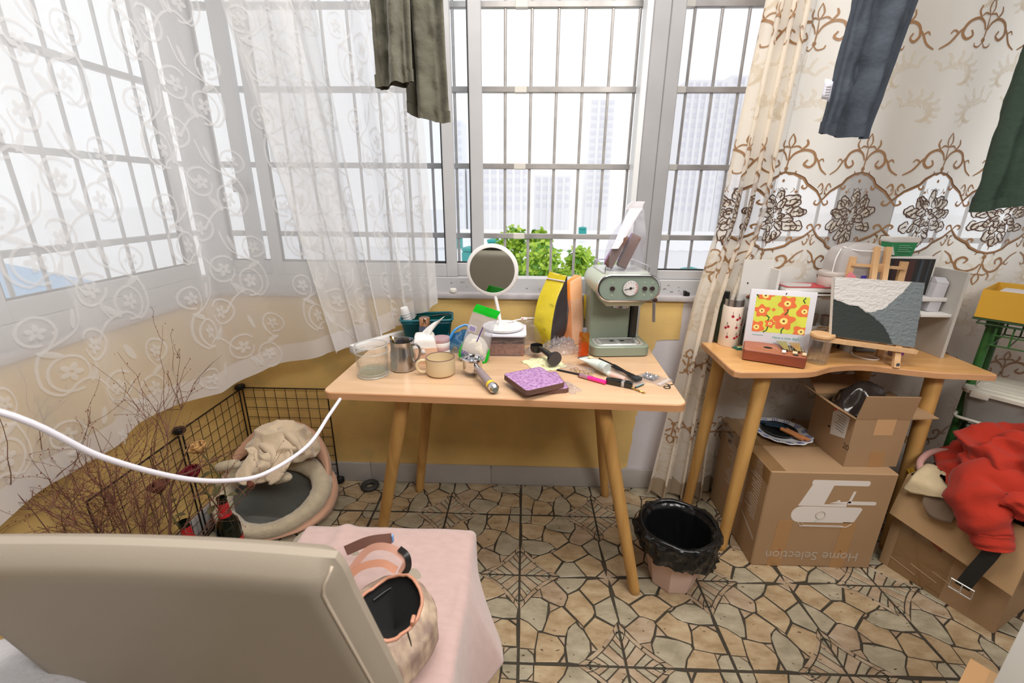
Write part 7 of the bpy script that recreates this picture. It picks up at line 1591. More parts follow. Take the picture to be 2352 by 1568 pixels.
m = MB(); m.tube(spline([(0.085,-0.06,0.165),(0.094,-0.075,0.12),(0.070,-0.095,0.06),(0.088,-0.10,0.02)], 6), 0.0016, 6); m.obj('cord', BLKP, t)
m = MB(); m.rbox((0.092,-0.035,0.172),(0.010,0.022,0.016),0.003); m.obj('tab', TRM, t)
def strap(P, w_, mt, nm):
    q = spline(P, 8); m = MB(); vs = []
    for i, p in enumerate(q):
        d = (q[min(len(q)-1,i+1)]-q[max(0,i-1)]).normalized(); s = d.cross(Vector((0.35,-0.75,0.55))).normalized(); n = s.cross(d)
        vs += [p+s*w_/2+n*0.0015, p-s*w_/2+n*0.0015, p-s*w_/2-n*0.0015, p+s*w_/2-n*0.0015]
    k = len(q); m.add(vs, [(4*i+j, 4*i+(j+1)%4, 4*i+4+(j+1)%4, 4*i+4+j) for i in range(k-1) for j in range(4)]+[(3,2,1,0),(4*k-4,4*k-3,4*k-2,4*k-1)]); m.obj(nm, mt, t, smooth=40)
strap([(-0.13,0.12,0.15),(-0.08,0.155,0.205),(-0.02,0.155,0.215),(0.03,0.135,0.19),(0.02,0.12,0.155)], 0.020, mat('rose_tan_strap', '#b98a78', 0.4), 'handle_strap')
strap([(-0.14,0.10,0.13),(-0.10,0.125,0.165),(-0.04,0.135,0.175),(0.005,0.125,0.16)], 0.020, TRM, 'handle_strap')
strap([(0.010,0.150,0.218),(0.034,0.138,0.205),(0.040,0.125,0.175),(0.026,0.118,0.15)], 0.016, mat('black_buckle', '#1c1a1a', 0.3), 'buckle_loop')
strap([(-0.17,0.20,0.150),(-0.10,0.205,0.185),(-0.03,0.205,0.200)], 0.030, STRP, 'shoulder_strap')
m = MB(); m.rbox((-0.026,0.205,0.200),(0.004,0.010,0.026),0.001); m.obj('strap_edge', mat('blue_edge', '#6fa0d8', 0.4), t)
m = MB(); m.tube(spline([(0.018,0.112,0.155),(0.022,0.105,0.135),(-0.01,0.085,0.13),(-0.04,0.055,0.125)], 6), 0.0028, 6); m.obj('black_tie', BLKP, t)
# ---- grey fleece thing at the bottom left corner
t = thing('grey_stool', 'grey fleece covered stool corner at the bottom left, beside the cream chair', 'stool', (-0.80, 0.36, 0))
GFL = mat('grey_teddy_fleece', '#a9a7aa', 0.95, bump=1, bscale=150, sheen=0.6)
m = MB(); m.grid(lambda u, v: (lambda a, q: (0.20*q*math.cos(a)*(1 if True else 1), 0.16*q*math.sin(a), 0.70+0.05*math.sqrt(max(0,1-q**4))-0.05+0.006*fbm((math.cos(a)*q*5, math.sin(a)*q*5, 1),1.5)))(2*PI*u, v), 48, 14, True); m.grid(lambda u, v: (0.20*math.cos(2*PI*u), 0.16*math.sin(2*PI*u), lerp(0.65,0.50,v)), 48, 6, True); m.obj('fleece_cover', GFL, t, smooth=180)
for a in (0.7, 2.4, 3.9, 5.5):
    m = MB(); m.cyl((0.15*math.cos(a),0.12*math.sin(a),0.52),(0.17*math.cos(a),0.135*math.sin(a),0.0),0.014,n=12); m.obj('leg', mat('dark_chair_leg', '#3a2f28', 0.5), t)
# ================================================================== BIN, BOXES, RACK, CLOTHES
t = thing('waste_bin', 'small pale pink faceted waste bin lined with a black bag, by the table leg', 'bin', (0.572, 1.325, 0))
PBN = mat('pale_pink_plastic', '#cdb1a8', 0.45)
m = MB()
def oct_(r, z, n=8): return [(r*math.cos(PI/n+2*PI*i/n), r*math.sin(PI/n+2*PI*i/n), z) for i in range(n)]
skin(m, [oct_(0.076,0.0), oct_(0.082,0.004), oct_(0.124,0.232)], True, False); m.obj('bin_body', PBN, t, smooth=20)
BAGB = mat('black_bin_bag', '#111213', 0.22, bump=0.5, bscale=26)
def bag(u, v):
    a = 2*PI*u; wr = fbm((math.cos(a)*3.2, math.sin(a)*3.2, v*2.5), 1.0, 3); wr2 = fbm((math.cos(a)*9, math.sin(a)*9, v*3), 1.0, 2)
    if v < 0.45:      # outside skirt, bottom edge to rim
        k = v/0.45; r = lerp(0.136, 0.140, k)+0.020*wr+0.009*wr2; z = lerp(0.160+0.022*math.sin(a*2+1)+0.014*math.sin(3*a), 0.238, k)
    elif v < 0.55:
        k = (v-0.45)/0.10; r = 0.140-0.018*k+0.010*wr; z = 0.238+0.010*math.sin(PI*k)+0.004*wr2
    else:
        k = (v-0.55)/0.45; z = lerp(0.236, 0.03, min(1,k*1.25)); r = (0.074+z/0.232*0.042-0.004-0.006*abs(wr))*(1-max(0,(k-0.78)/0.22)**2)*0.98
    return (r*math.cos(a)*1.04, r*math.sin(a)*1.0, z+0.006*wr)
m = MB(); m.grid(bag, 110, 40, True); m.obj('bin_bag', BAGB, t, smooth=180)
m = MB(); m.tube([(0.128*math.cos(a)*1.04,0.128*math.sin(a),0.243+0.004*math.sin(5*a)) for a in [2*PI*i/60 for i in range(60)]], 0.009, 8, closed=True); m.obj('rolled_rim', BAGB, t, smooth=180)
# ---- cardboard
KRA = mat('kraft_cardboard', '#997b5b', 0.8, var=0.07, vscale=5, bump=0.08, bscale=120); KRI = mat('kraft_inside', '#a27d58', 0.85); TAPE = mat('brown_tape', '#8c6946', 0.25); CTAPE = clear('clear_tape', '#faf6ee', 0.955, 0.1, 0.3, body='#d8c3a2'); WINK = mat('white_print', '#cfc8c2', 0.7); GINK = mat('grey_white_print', '#a89a8c', 0.7)
bxp = thing('coffee_machine_box', 'big sealed kraft box under the desk with an upside-down white machine drawing', 'box', (0.905, 1.395, 0))
BWx, BDx, BHx = 0.455, 0.405, 0.428
m = MB(); m.rbox((BWx/2,BDx/2,BHx/2),(BWx,BDx,BHx),0.004,1); m.obj('carton_body', KRA, bxp)
def face(pts, nm, mt, par=bxp, y=-0.0006, th=0.0005):
    m = MB(); m.prism(pts, 0, th, M=Matrix(((1,0,0,0),(0,0,-1,y+th),(0,1,0,0),(0,0,0,1)))); return m.obj(nm, mt, par, smooth=0)
# the upside-down machine picture
face(rrect(0.155,0.375,0.362,0.397,0.008,3), 'machine_print', WINK)
face([(0.158,0.375),(0.236,0.375),(0.217,0.292),(0.128,0.292)], 'machine_print', WINK)
face([(0.217,0.292),(0.300,0.296),(0.300,0.283),(0.125,0.284),(0.126,0.292)], 'machine_print', WINK)
face([(0.140,0.210),(0.33,0.212),(0.345,0.218),(0.362,0.274),(0.354,0.281),(0.145,0.281)]+[(0.142+0.0355*math.cos(R(90+18*i)),0.2455+0.0355*math.sin(R(90+18*i))) for i in range(1,10)], 'machine_print', WINK)
face([(0.312,0.352),(0.321,0.350),(0.312,0.300),(0.302,0.300)], 'wand_print', WINK)
face(rrect(0.300,0.293,0.405,0.308,0.006,3), 'handle_print', WINK)
face([(0.238,0.298),(0.262,0.306),(0.264,0.312),(0.272,0.312),(0.274,0.304),(0.302,0.306),(0.302,0.296)], 'handle_print', WINK)
m = MB(); m.tube([(0.214+0.017*math.cos(2*PI*i/24),-0.0012,0.245+0.017*math.sin(2*PI*i/24)) for i in range(24)], 0.0014, 6, closed=True); m.obj('dial_print', GINK, bxp)
face([(0.195,0.215),(0.203,0.215),(0.211,0.229),(0.206,0.231)], 'label_print', mat('mint_print', '#b8c4b6', 0.7), y=-0.0014)
m = MB()
for pts in ([(0.14,-0.001,0.208),(0.148,-0.001,0.193),(0.32,-0.001,0.193),(0.338,-0.001,0.207)],[(0.155,-0.001,0.208),(0.158,-0.001,0.197),(0.31,-0.001,0.197)]): m.tube(pts, 0.001, 4)
m.obj('tray_print', WINK, bxp)
text('Home Selection', 0.056, GINK, bxp, (0.222,-0.0009,0.055), (R(90), R(180), 0), 'lettering', 0.0003, sx=0.98)
for x in (0.062, 0.300):
    face([(x,0.0),(x+0.052,0.0),(x+0.058,0.215),(x+0.005,0.215)], 'tape_strip', mat('tape_tint', '#a07a52', 0.3))
for x in (0.092, 0.322): face([(x,0.075),(x+0.008,0.075),(x+0.005,0.085)], 'red_stain', mat('red_stain', '#8f4a36', 0.7), y=-0.0013)
# left side: pale print lines and shiny tape
def sidep(pts, nm, mt, th=0.0006):
    m = MB(); m.prism(pts, 0, th, M=Matrix(((0,0,-1,0.0),(1,0,0,0),(0,1,0,0),(0,0,0,1)))); return m.obj(nm, mt, bxp, smooth=0)
rk = random.Random(5); m = MB()
for k in range(16):
    z = 0.36-0.012*k
    for j in range(3):
        y = 0.04+0.10*j; m.bb((-0.0008,y,z),(-0.0002,y+rk.uniform(0.03,0.085),z+0.0045))
tag(m.obj('side_print', GINK, bxp, smooth=0), kind='stuff')
sidep([(0.02,0.10),(0.13,0.15),(0.13,0.155),(0.02,0.112)], 'white_rule', GINK); sidep([(0.30,0.385),(0.345,0.385),(0.345,0.40),(0.30,0.40)], 'dark_mark', mat('dark_print', '#3c3228', 0.7)); sidep([(0.30,0.355),(0.33,0.355),(0.33,0.372),(0.30,0.372)], 'dark_mark', mat('dark_print', '#3c3228', 0.7))
m = MB(); m.bb((0.0,0.175,BHx+0.0002),(BWx,0.235,BHx+0.0007)); m.bb((0.002,0.004,BHx+0.0002),(0.055,BDx,BHx+0.0007)); m.bb((-0.0009,0.0,BHx-0.06),(-0.0003,BDx,BHx)); m.obj('clear_tape', CTAPE, bxp, smooth=0)
m = MB(); m.bb((0.0,0.2035,BHx+0.0001),(BWx,0.2055,BHx+0.0009)); m.obj('lid_seam', mat('seam_dark', '#6d5236', 0.8), bxp, smooth=0)
# ---- plate
t = thing('china_plate', 'blue and white fluted china plate holding a black dish, on the big box', 'plate', (1.085, 1.665, BHx+0.0012))
m = MB()
def plate(u, v):
    a = 2*PI*u; prof = [(0.0,0.0),(0.060,0.0),(0.075,0.004),(0.112,0.016),(0.1135,0.0175),(0.111,0.0185),(0.076,0.0075),(0.060,0.0035),(0.0,0.0032)]
    k = v*8; i = min(7, int(k)); q = k-i; r = lerp(prof[i][0],prof[i+1][0],q); z = lerp(prof[i][1],prof[i+1][1],q); e = max(0,(r-0.08)/0.033); return (r*(1+0.022*e*math.cos(14*a))*math.cos(a), r*(1+0.022*e*math.cos(14*a))*math.sin(a), z)
m.grid(plate, 112, 24, True); m.obj('plate_body', mat('white_china', '#dcdde0', 0.2), t, smooth=50)
m = MB()
for k in range(14):
    a = 2*PI*k/14
    for s in (-0.09, 0.0, 0.09): m.tube([(r*math.cos(a+s*(1 if r > 0.09 else 0.6)), r*math.sin(a+s*(1 if r > 0.09 else 0.6)), z) for r, z in ((0.084,0.0105),(0.096,0.0142),(0.107,0.0178))], 0.0016, 4)
tag(m.obj('blue_pattern', mat('cobalt_print', '#52609a', 0.3), t, smooth=0), kind='stuff')
t = thing('black_dish', 'black shallow dish sitting in the blue and white plate', 'dish', (1.078, 1.672, BHx+0.0062))
m = MB(); m.lathe([(0,0.0),(0.045,0.0),(0.064,0.010),(0.068,0.017),(0.066,0.0175),(0.044,0.005),(0,0.004)], 40); m.obj('dish_body', mat('black_glaze', '#14181b', 0.3), t)
m = MB(); m.rbox((-0.03,0.03,0.022),(0.10,0.016,0.010),0.004,M=Matrix.Rotation(R(-18),4,'Z')); m.rbox((-0.01,0.005,0.023),(0.09,0.013,0.009),0.003,M=Matrix.Rotation(R(-24),4,'Z')); m.obj('dark_blue_tools', mat('dark_navy_plastic', '#1d3344', 0.4), t)
for k, (x, y) in enumerate(((1.102,1.625),(1.120,1.618))):
    t = thing('wooden_stick', ('left' if k == 0 else 'right')+' of two short orange wooden sticks on the plate', 'stick', (x, y, BHx+0.030), R(-52))
    m = MB(); m.tube([(-0.045,0,0),(-0.042,0,0),(0.042,0,-0.008),(0.045,0,-0.0083)], [0.006,0.0085,0.0085,0.006], 12); m.obj('stick', wood('orange_wood', '#c98a5a', '#b0703f', (4,30,30), 0.5), t)
# ---- open box
op = thing('open_box', 'open kraft box with its flaps spread, standing on the big machine box', 'box', (1.188, 1.437, BHx+0.0012), R(2))
ow, od, oh, th = 0.196, 0.215, 0.196, 0.004
m = MB(); m.bb((0,0,0),(ow,th,oh)); m.bb((0,od-th,0),(ow,od,oh)); m.bb((0,th,0),(th,od-th,oh)); m.bb((ow-th,th,0),(ow,od-th,oh)); m.bb((th,th,0),(ow-th,od-th,th)); m.obj('carton_body', KRA, op, smooth=0)
def flap(nm, pts, par=op, mt=KRA):
    m = MB(); n = (Vector(pts[1])-Vector(pts[0])).cross(Vector(pts[2])-Vector(pts[0])).normalized()*0.0035; P = [Vector(p) for p in pts]; m.add([p for p in P]+[p+n for p in P], [(3,2,1,0),(4,5,6,7)]+[(i,(i+1)%4,4+(i+1)%4,4+i) for i in range(4)]); return m.obj(nm, mt, par, smooth=0)
flap('flap', [(0,0.002,oh),(ow,0.002,oh),(ow-0.004,-0.012,oh+0.092),(0.002,-0.012,oh+0.094)])
flap('flap', [(0.0,od,oh),(0.0,0.0,oh),(-0.075,0.0,oh+0.042),(-0.085,od,oh+0.055)])
flap('flap', [(ow,0.0,oh),(ow,od,oh),(ow+0.09,od-0.01,oh+0.012),(ow+0.098,0.0,oh+0.004)])
flap('flap', [(ow,od,oh),(0,od,oh),(0.0,od+0.07,oh+0.055),(ow,od+0.07,oh+0.055)], mt=KRI)
m = MB(); m.prism([(0.028,0.10),(0.028,0.185),(0.098,0.185),(0.110,0.165),(0.098,0.08)][::-1], 0, 0.0006, M=Matrix(((0,0,-1,0),(1,0,0,0),(0,1,0,0),(0,0,0,1)))); lb = m.obj('shipping_label', mat('white_label', '#cfcbc6', 0.6), op, smooth=0)
m = MB()
for k in range(7): m.bb((-0.0012,0.040,0.175-k*0.010),(-0.0007,0.040+rk.uniform(0.03,0.055),0.1775-k*0.010))
tag(m.obj('label_print', mat('label_grey', '#7d7a78', 0.6), lb, smooth=0), kind='stuff')
m = MB(); m.bb((-0.0013,0.095,0.178),(-0.0008,0.105,0.187)); m.obj('red_corner', mat('red_print', '#d0483c', 0.5), lb, smooth=0)
text('20', 0.030, mat('pen_ink', '#4d3b2b', 0.8), op, (-0.0006,0.012,0.075), (R(90),0,R(-90)), 'handwriting', 0.0002)
m = MB(); m.bb((0.088,-0.0006,0.0),(0.142,-0.0001,0.062)); m.obj('tape_strip', mat('tape_tint', '#a07a52', 0.3), op, smooth=0)
m = MB(); m.bb((0.075,-0.0006,0.13),(0.145,-0.0001,oh)); m.obj('tape_strip', mat('tape_tint2', '#b8946c', 0.35), op, smooth=0)
t = thing('black_film_bag', 'shiny dark plastic bag bulging out of the open kraft box', 'bag', (1.285, 1.545, BHx+0.14))
def bgf(u, v):
    a = 2*PI*u; b = PI*v; d = Vector((math.cos(a)*math.sin(b), math.sin(a)*math.sin(b), -math.cos(b))); k = 0.82+0.42*(1-abs(fbm(d*1.5+Vector((2,5,1)),1,1))*1.5)
    return (d.x*0.085*k, d.y*0.085*k, d.z*0.125*k)
m = MB(); m.grid(bgf, 64, 40, True); m.obj('bag_film', mat('shiny_black_film', '#2b2624', 0.15, coat=0.4), t, smooth=180)
# ---- carton with clothes
A_, B_2 = Vector((1.427,1.434,0)), Vector((1.576,1.133,0)); uu = (B_2-A_).normalized(); vv = Vector((-uu.y, uu.x, 0)); FL_ = (B_2-A_).length; ang = math.atan2(uu.y, uu.x)
ck = thing('clothes_carton', 'large kraft carton at the right overflowing with clothes, a flap folded down in front', 'box', (A_.x, A_.y, 0), ang)
CH, CD = 0.405, 0.25
m = MB(); m.bb((0,0,0),(FL_,0.004,CH)); m.bb((0,CD-0.004,0),(FL_,CD,CH)); m.bb((0,0.004,0),(0.004,CD-0.004,CH)); m.bb((FL_-0.004,0.004,0),(FL_,CD-0.004,CH)); m.bb((0.004,0.004,0),(FL_-0.004,CD-0.004,0.004)); m.obj('carton_body', KRA, ck, smooth=0)
flap('flap', [(0.0,-0.001,CH),(-0.004,-0.032,CH-0.165),(0.345,-0.040,CH-0.215),(FL_,-0.001,CH)], ck, mat('kraft_flap', '#a3845f', 0.8, var=0.06, vscale=6))
flap('flap', [(FL_,0.0,CH),(FL_,CD,CH),(FL_+0.05,CD,CH-0.14),(FL_+0.06,0.0,CH-0.14)], ck)
m = MB(); m.bb((0.03,-0.0009,0.0),(0.19,-0.0003,CH-0.15)); m.obj('clear_tape', CTAPE, ck, smooth=0)
m = MB(); m.add([(0.045,-0.0012,0.235),(0.155,-0.0012,0.205),(0.155,-0.0012,0.175),(0.06,-0.0012,0.225)], [(0,1,2,3)]); m.obj('red_print', mat('dull_red_print', '#8d4b3a', 0.7), ck, smooth=0)
m = MB()
for k in range(3): m.tube([(0.03+0.06*k,-0.0012,0.05+0.02*k),(0.11+0.06*k,-0.0012,0.035+0.02*k)], 0.0007, 4)
m.obj('tape_wrinkle', mat('tape_glint', '#d3bd9c', 0.2), ck)  # pale colour of these lines stands in for glints on the tape
def ckp(x, y, z): p = A_+uu*x+vv*y; return (p.x, p.y, z)
FLR = mat('red_fleece', '#9c2410', 0.95, bump=0.25, bscale=220, sheen=0.08)
for nm, lb, x, y, z, rx, ry, rz, mt, sd in (
    ('navy_garment','dark navy garment stuffed into the carton beneath the red jacket',0.11,0.13,0.395,0.10,0.10,0.055,mat('dark_navy_cloth','#232a30',0.9),6),):
    lump(nm, lb, 'garment', ckp(x,y,z), rx, ry, rz, mt, sd, 60, 0.4, 1.3)
def drape(name, label, P, mt, seed, part='cloth', cat='garment', th=0.003, n=30, wob=0.010):
    """a cloth bent over the box rim: P is a 4x? net of control points"""
    t = thing(name, label, cat, P[0][0]); o0 = Vector(P[0][0])
    rows = [spline([Vector(q)-o0 for q in r], 8) for r in P]; cols = list(zip(*rows)); G = [spline(list(c), 8) for c in cols]
    m = MB(); nu, nv = len(G)-1, len(G[0])-1
    def f(u, v):
        p = G[int(round(u*nu))][int(round(v*nv))]; return p+Vector((0.3,-0.5,0.8))*wob*fbm(p*16+Vector((seed,0,0)), 1.0)
    m.grid(f, nu, nv); m.obj(part, mt, t, smooth=180, solid=th); return t
drape('beige_cloth', 'beige cloth hanging over the left front rim of the carton', [[ckp(0.006,0.10,0.43),ckp(0.02,0.03,0.44),ckp(0.02,-0.03,0.41),ckp(0.015,-0.04,0.365)],[ckp(0.07,0.10,0.44),ckp(0.075,0.03,0.445),ckp(0.075,-0.03,0.42),ckp(0.07,-0.042,0.375)],[ckp(0.125,0.10,0.435),ckp(0.135,0.03,0.44),ckp(0.13,-0.03,0.415),ckp(0.125,-0.042,0.395)]], mat('beige_cotton', '#b5a484', 0.9, bump=0.3, bscale=60), 3, wob=0.012)
drape('taupe_cloth', 'grey-brown cloth showing below the beige one on the carton flap', [[ckp(0.065,0.0,0.415),ckp(0.065,-0.022,0.40),ckp(0.075,-0.045,0.345)],[ckp(0.11,0.0,0.42),ckp(0.11,-0.024,0.40),ckp(0.11,-0.05,0.315)],[ckp(0.165,0.0,0.42),ckp(0.165,-0.024,0.40),ckp(0.165,-0.05,0.33)]], mat('taupe_cloth', '#6d5c4c', 0.9), 8, wob=0.006)
t = thing('pink_strap', 'dull pink padded strap looping out of the left side of the carton', 'strap', ckp(0.0,0.10,0.40))
m = MB(); o0 = Vector(ckp(0.0,0.10,0.40)); m.tube(spline([Vector(ckp(0.03,0.02,0.41))-o0, Vector(ckp(0.004,0.05,0.45))-o0, Vector(ckp(0.01,0.13,0.475))-o0, Vector(ckp(0.07,0.19,0.48))-o0], 6), 0.011, 10); m.obj('strap', mat('dull_pink_cloth', '#a88078', 0.9), t, smooth=180)
t = thing('yellow_cloth_tip', 'tiny yellow cloth tip squeezed between the two large boxes', 'garment', ckp(-0.012,0.07,0.372))
m = MB(); m.grid(lambda u, v: (0.03*(u-0.5), 0.02*(v-0.5)+0.006*math.sin(6*u), 0.03*v+0.008*math.sin(9*u+3*v)-0.01), 10, 10); m.obj('cloth', mat('mustard_cloth', '#c79a2c', 0.85), t, smooth=180, solid=0.004)
# red jacket: folded heap, a sleeve with ribbed cuff falling over the front
rj = lump('red_jacket', 'bright red fleece jacket dumped over the carton, a cuffed sleeve hanging in front', 'jacket', ckp(0.235,0.15,0.445), 0.205, 0.215, 0.165, FLR, 2.2, 150, 0.55, 1.5, 'jacket_body')
o0 = Vector(ckp(0.235,0.15,0.445))
def rel(x, y, z): return Vector(ckp(x,y,z))-o0
def sleeve(pts, rs, nm, n=22, wr=0.12, seed=0):
    q = spline(pts, 8); R2 = []
    for i in range(len(q)): t_ = i/(len(q)-1)*(len(rs)-1); k = min(int(t_), len(rs)-2); R2.append(lerp(rs[k], rs[k+1], t_-k))
    m = MB(); u = None; vs = []
    for i, p in enumerate(q):
        d = (q[min(len(q)-1,i+1)]-q[max(0,i-1)]).normalized()
        if u is None: u = d.orthogonal().normalized()
        u = (u-d*u.dot(d)).normalized(); w_ = d.cross(u)
        for j in range(n):
            a = 2*PI*j/n; k = 1+wr*(fbm((math.cos(a)*1.5+seed, math.sin(a)*1.5, i*0.22), 1.3)+0.5*math.sin(i*0.75+2*math.cos(a))); vs.append(p+(u*math.cos(a)+w_*math.sin(a))*R2[i]*k)
    k = len(q); m.add(vs, [(i*n+j, i*n+(j+1)%n, (i+1)*n+(j+1)%n, (i+1)*n+j) for i in range(k-1) for j in range(n)]+[tuple(range(n-1,-1,-1)), tuple(range((k-1)*n,k*n))]); return m.obj(nm, FLR, rj, smooth=180)
sleeve([rel(0.30,0.16,0.52), rel(0.235,0.05,0.50), rel(0.19,0.0,0.475), rel(0.215,-0.040,0.415), rel(0.255,-0.055,0.36)], [0.05,0.075,0.082,0.076,0.055], 'sleeve', 26, 0.16, 2)
sleeve([rel(0.252,-0.054,0.366), rel(0.264,-0.057,0.343), rel(0.272,-0.058,0.326)], [0.052,0.050,0.047], 'ribbed_cuff', 40, 0.05, 5)
sleeve([rel(0.30,0.28,0.50), rel(0.20,0.25,0.53), rel(0.10,0.22,0.51), rel(0.03,0.19,0.485)], [0.06,0.07,0.052,0.012], 'hood_edge', 20, 0.14, 7)
sleeve([rel(0.16,0.14,0.53), rel(0.21,0.08,0.555), rel(0.275,0.06,0.53), rel(0.30,0.11,0.46)], [0.02,0.040,0.042,0.02], 'bunched_fold', 20, 0.18, 9)
sleeve([rel(0.30,0.25,0.60), rel(0.26,0.19,0.59), rel(0.27,0.12,0.55), rel(0.31,0.07,0.47)], [0.035,0.050,0.048,0.03], 'bunched_fold', 20, 0.18, 11)
sleeve([rel(0.10,0.13,0.505), rel(0.15,0.05,0.485), rel(0.20,0.0,0.435), rel(0.225,-0.01,0.43)], [0.02,0.040,0.036,0.012], 'bunched_fold', 18, 0.15, 13)
m = MB(); m.rbox(tuple(rel(0.30,0.20,0.635)),(0.022,0.012,0.012),0.002); m.obj('teal_toggle', mat('teal_toggle', '#2c6a70', 0.4), rj)
# belt
t = thing('belt', 'black leather belt with square silver buckle hanging from under the red jacket', 'belt', ckp(0.235,-0.05,0.30)); o0 = Vector(ckp(0.235,-0.05,0.30))
q = spline([rel(0.225,-0.035,0.335)-Vector((0,0,0)) for _ in (0,)]+[Vector(ckp(0.232,-0.052,0.26))-o0, Vector(ckp(0.235,-0.060,0.19))-o0, Vector(ckp(0.225,-0.056,0.125))-o0], 6) if False else spline([Vector(ckp(0.275,-0.035,0.365))-o0, Vector(ckp(0.270,-0.055,0.29))-o0, Vector(ckp(0.258,-0.062,0.22))-o0, Vector(ckp(0.244,-0.058,0.135))-o0], 6)
m = MB(); vs = []
for p in q: vs += [p+uu*0.019-vv*0.0018, p-uu*0.019-vv*0.0018, p-uu*0.019+vv*0.0018, p+uu*0.019+vv*0.0018]
k = len(q); m.add(vs, [(4*i+j,4*i+(j+1)%4,4*i+4+(j+1)%4,4*i+4+j) for i in range(k-1) for j in range(4)]+[(3,2,1,0),(4*k-4,4*k-3,4*k-2,4*k-1)]); m.obj('strap', mat('black_leather', '#1a1c1d', 0.5), t, smooth=40)
e = q[-1]; m = MB(); P = [e+uu*a+Vector((0,0,b))-vv*0.003 for a, b in ((-0.029,0.012),(0.029,0.012),(0.029,-0.024),(-0.029,-0.024))]
m.tube(P, 0.0028, 8, closed=True); m.obj('buckle', mat('polished_silver', '#c9c9c7', 0.4, 0.8), t); m = MB(); m.tube([e+Vector((0,0,0.010))-vv*0.004, e+Vector((0,0,-0.026))-vv*0.004], 0.0020, 6); m.cyl(e+Vector((0,0,0.032))-vv*0.001, e+Vector((0,0,0.032))-vv*0.0035, 0.003, n=10); m.obj('buckle_pin', mat('polished_silver', '#c9c9c7', 0.4, 0.8), t)
# ---- green rack
ru, rv = Vector((0.6,-0.8,0)), Vector((0.8,0.6,0)); ra = math.atan2(-0.8,0.6); C0 = Vector((1.640,1.605,0))
rk_ = thing('metal_rack', 'green pipe and wire storage rack in the right corner behind the carton', 'rack', (C0.x, C0.y, 0), ra)
GRP = mat('green_pipe', '#2f5f2c', 0.4, var=0.15, vscale=12); GWR = mat('dark_green_wire', '#2c4f30', 0.45)
for x, y in ((0.045,0.060),(0.42,0.060),(0.045,0.235),(0.42,0.235)):
    m = MB(); m.cyl((x,y,0),(x,y,0.955),0.0135,n=16); o = m.obj('post', GRP, rk_); m = MB(); m.cyl((x,y,0.925),(x,y,0.962),0.017,n=16); m.obj('collar', GWR, o)
for z in (0.960, 0.560, 0.12):
    e = 0.0 if z > 0.9 else 0.05
    m = MB(); m.tube([(e,e,z),(0.46,e,z),(0.46,0.27,z),(e,0.27,z)], 0.0045, 8, closed=True); m.tube([(e+0.01,e+0.01,z-0.018),(0.45,e+0.01,z-0.018),(0.45,0.26,z-0.018),(e+0.01,0.26,z-0.018)], 0.003, 6, closed=True); m.obj('shelf_frame', GWR, rk_)
    w0_ = None
    for k in range(1, 16):
        if w0_ is None: m = MB(); m.cyl((0,e,z),(0,0.27,z),0.0018,n=6); w0_ = o = m.obj('shelf_wire', GWR, rk_)
        else: o = w0_.copy(); COL.objects.link(o); o.parent = rk_
        o.location = (e+(0.46-e)*k/16, 0, 0)
bs = thing('wire_basket', 'green wire basket hung under the top shelf of the rack', 'basket', (C0.x, C0.y, 0), ra)
for k in range(9):
    x = 0.065+k*0.042; m = MB(); m.tube([(x,0.02,0.942),(x,0.02,0.868),(x,0.25,0.868),(x,0.25,0.942)], 0.0028, 6); m.obj('wire', GRP, bs)
for y, z in ((0.02,0.868),(0.25,0.868),(0.02,0.905),(0.02,0.942)):
    m = MB(); m.cyl((0.06,y,z),(0.405,y,z),0.0028,n=6); m.obj('wire', GRP, bs)
t = thing('wooden_disc', 'round brown wooden disc standing in the green wire basket', 'disc', tuple(C0+ru*0.205+rv*0.08+Vector((0,0,0.8715))), (0,0,ra))
m = MB(); m.cyl((0,-0.008,0.032),(0,0.010,0.032),0.032,n=32); m.obj('disc', mat('brown_wood_disc', '#7d5b3c', 0.6), t, smooth=40); m = MB(); m.cyl((0,-0.009,0.032),(0,-0.0085,0.032),0.024,n=32); m.obj('pale_face', mat('tan_disc_face', '#b3926a', 0.6), t, smooth=40)
t = thing('white_soap_box', 'small white block lying in the green wire basket under the disc', 'box', tuple(C0+ru*0.19+rv*0.045+Vector((0,0,0.8715))), (0,0,ra))
m = MB(); m.rbox((0.0,0,0.010),(0.06,0.03,0.018),0.003); m.obj('block', WHTP, t)
yb = thing('yellow_tray', 'open golden yellow cardboard tray standing on top of the green rack', 'tray', tuple(C0+Vector((-0.004,-0.004,0.9655))), ra)
YB_ = mat('golden_card', '#c99b32', 0.55); m = MB(); tw, td, tz, k_ = 0.36, 0.26, 0.100, 0.003
m.bb((0,0,0),(tw,k_,tz)); m.bb((0,td-k_,0),(tw,td,tz)); m.bb((0,k_,0),(k_,td-k_,tz)); m.bb((tw-k_,k_,0),(tw,td-k_,tz)); m.bb((k_,k_,0),(tw-k_,td-k_,k_)); m.obj('tray_body', YB_, yb, smooth=0)
m = MB(); m.rbox((tw/2,td/2,0.045),(tw-0.05,td-0.05,0.08),0.004); m.obj('white_insert', mat('white_insert', '#d3d0d2', 0.6), yb)
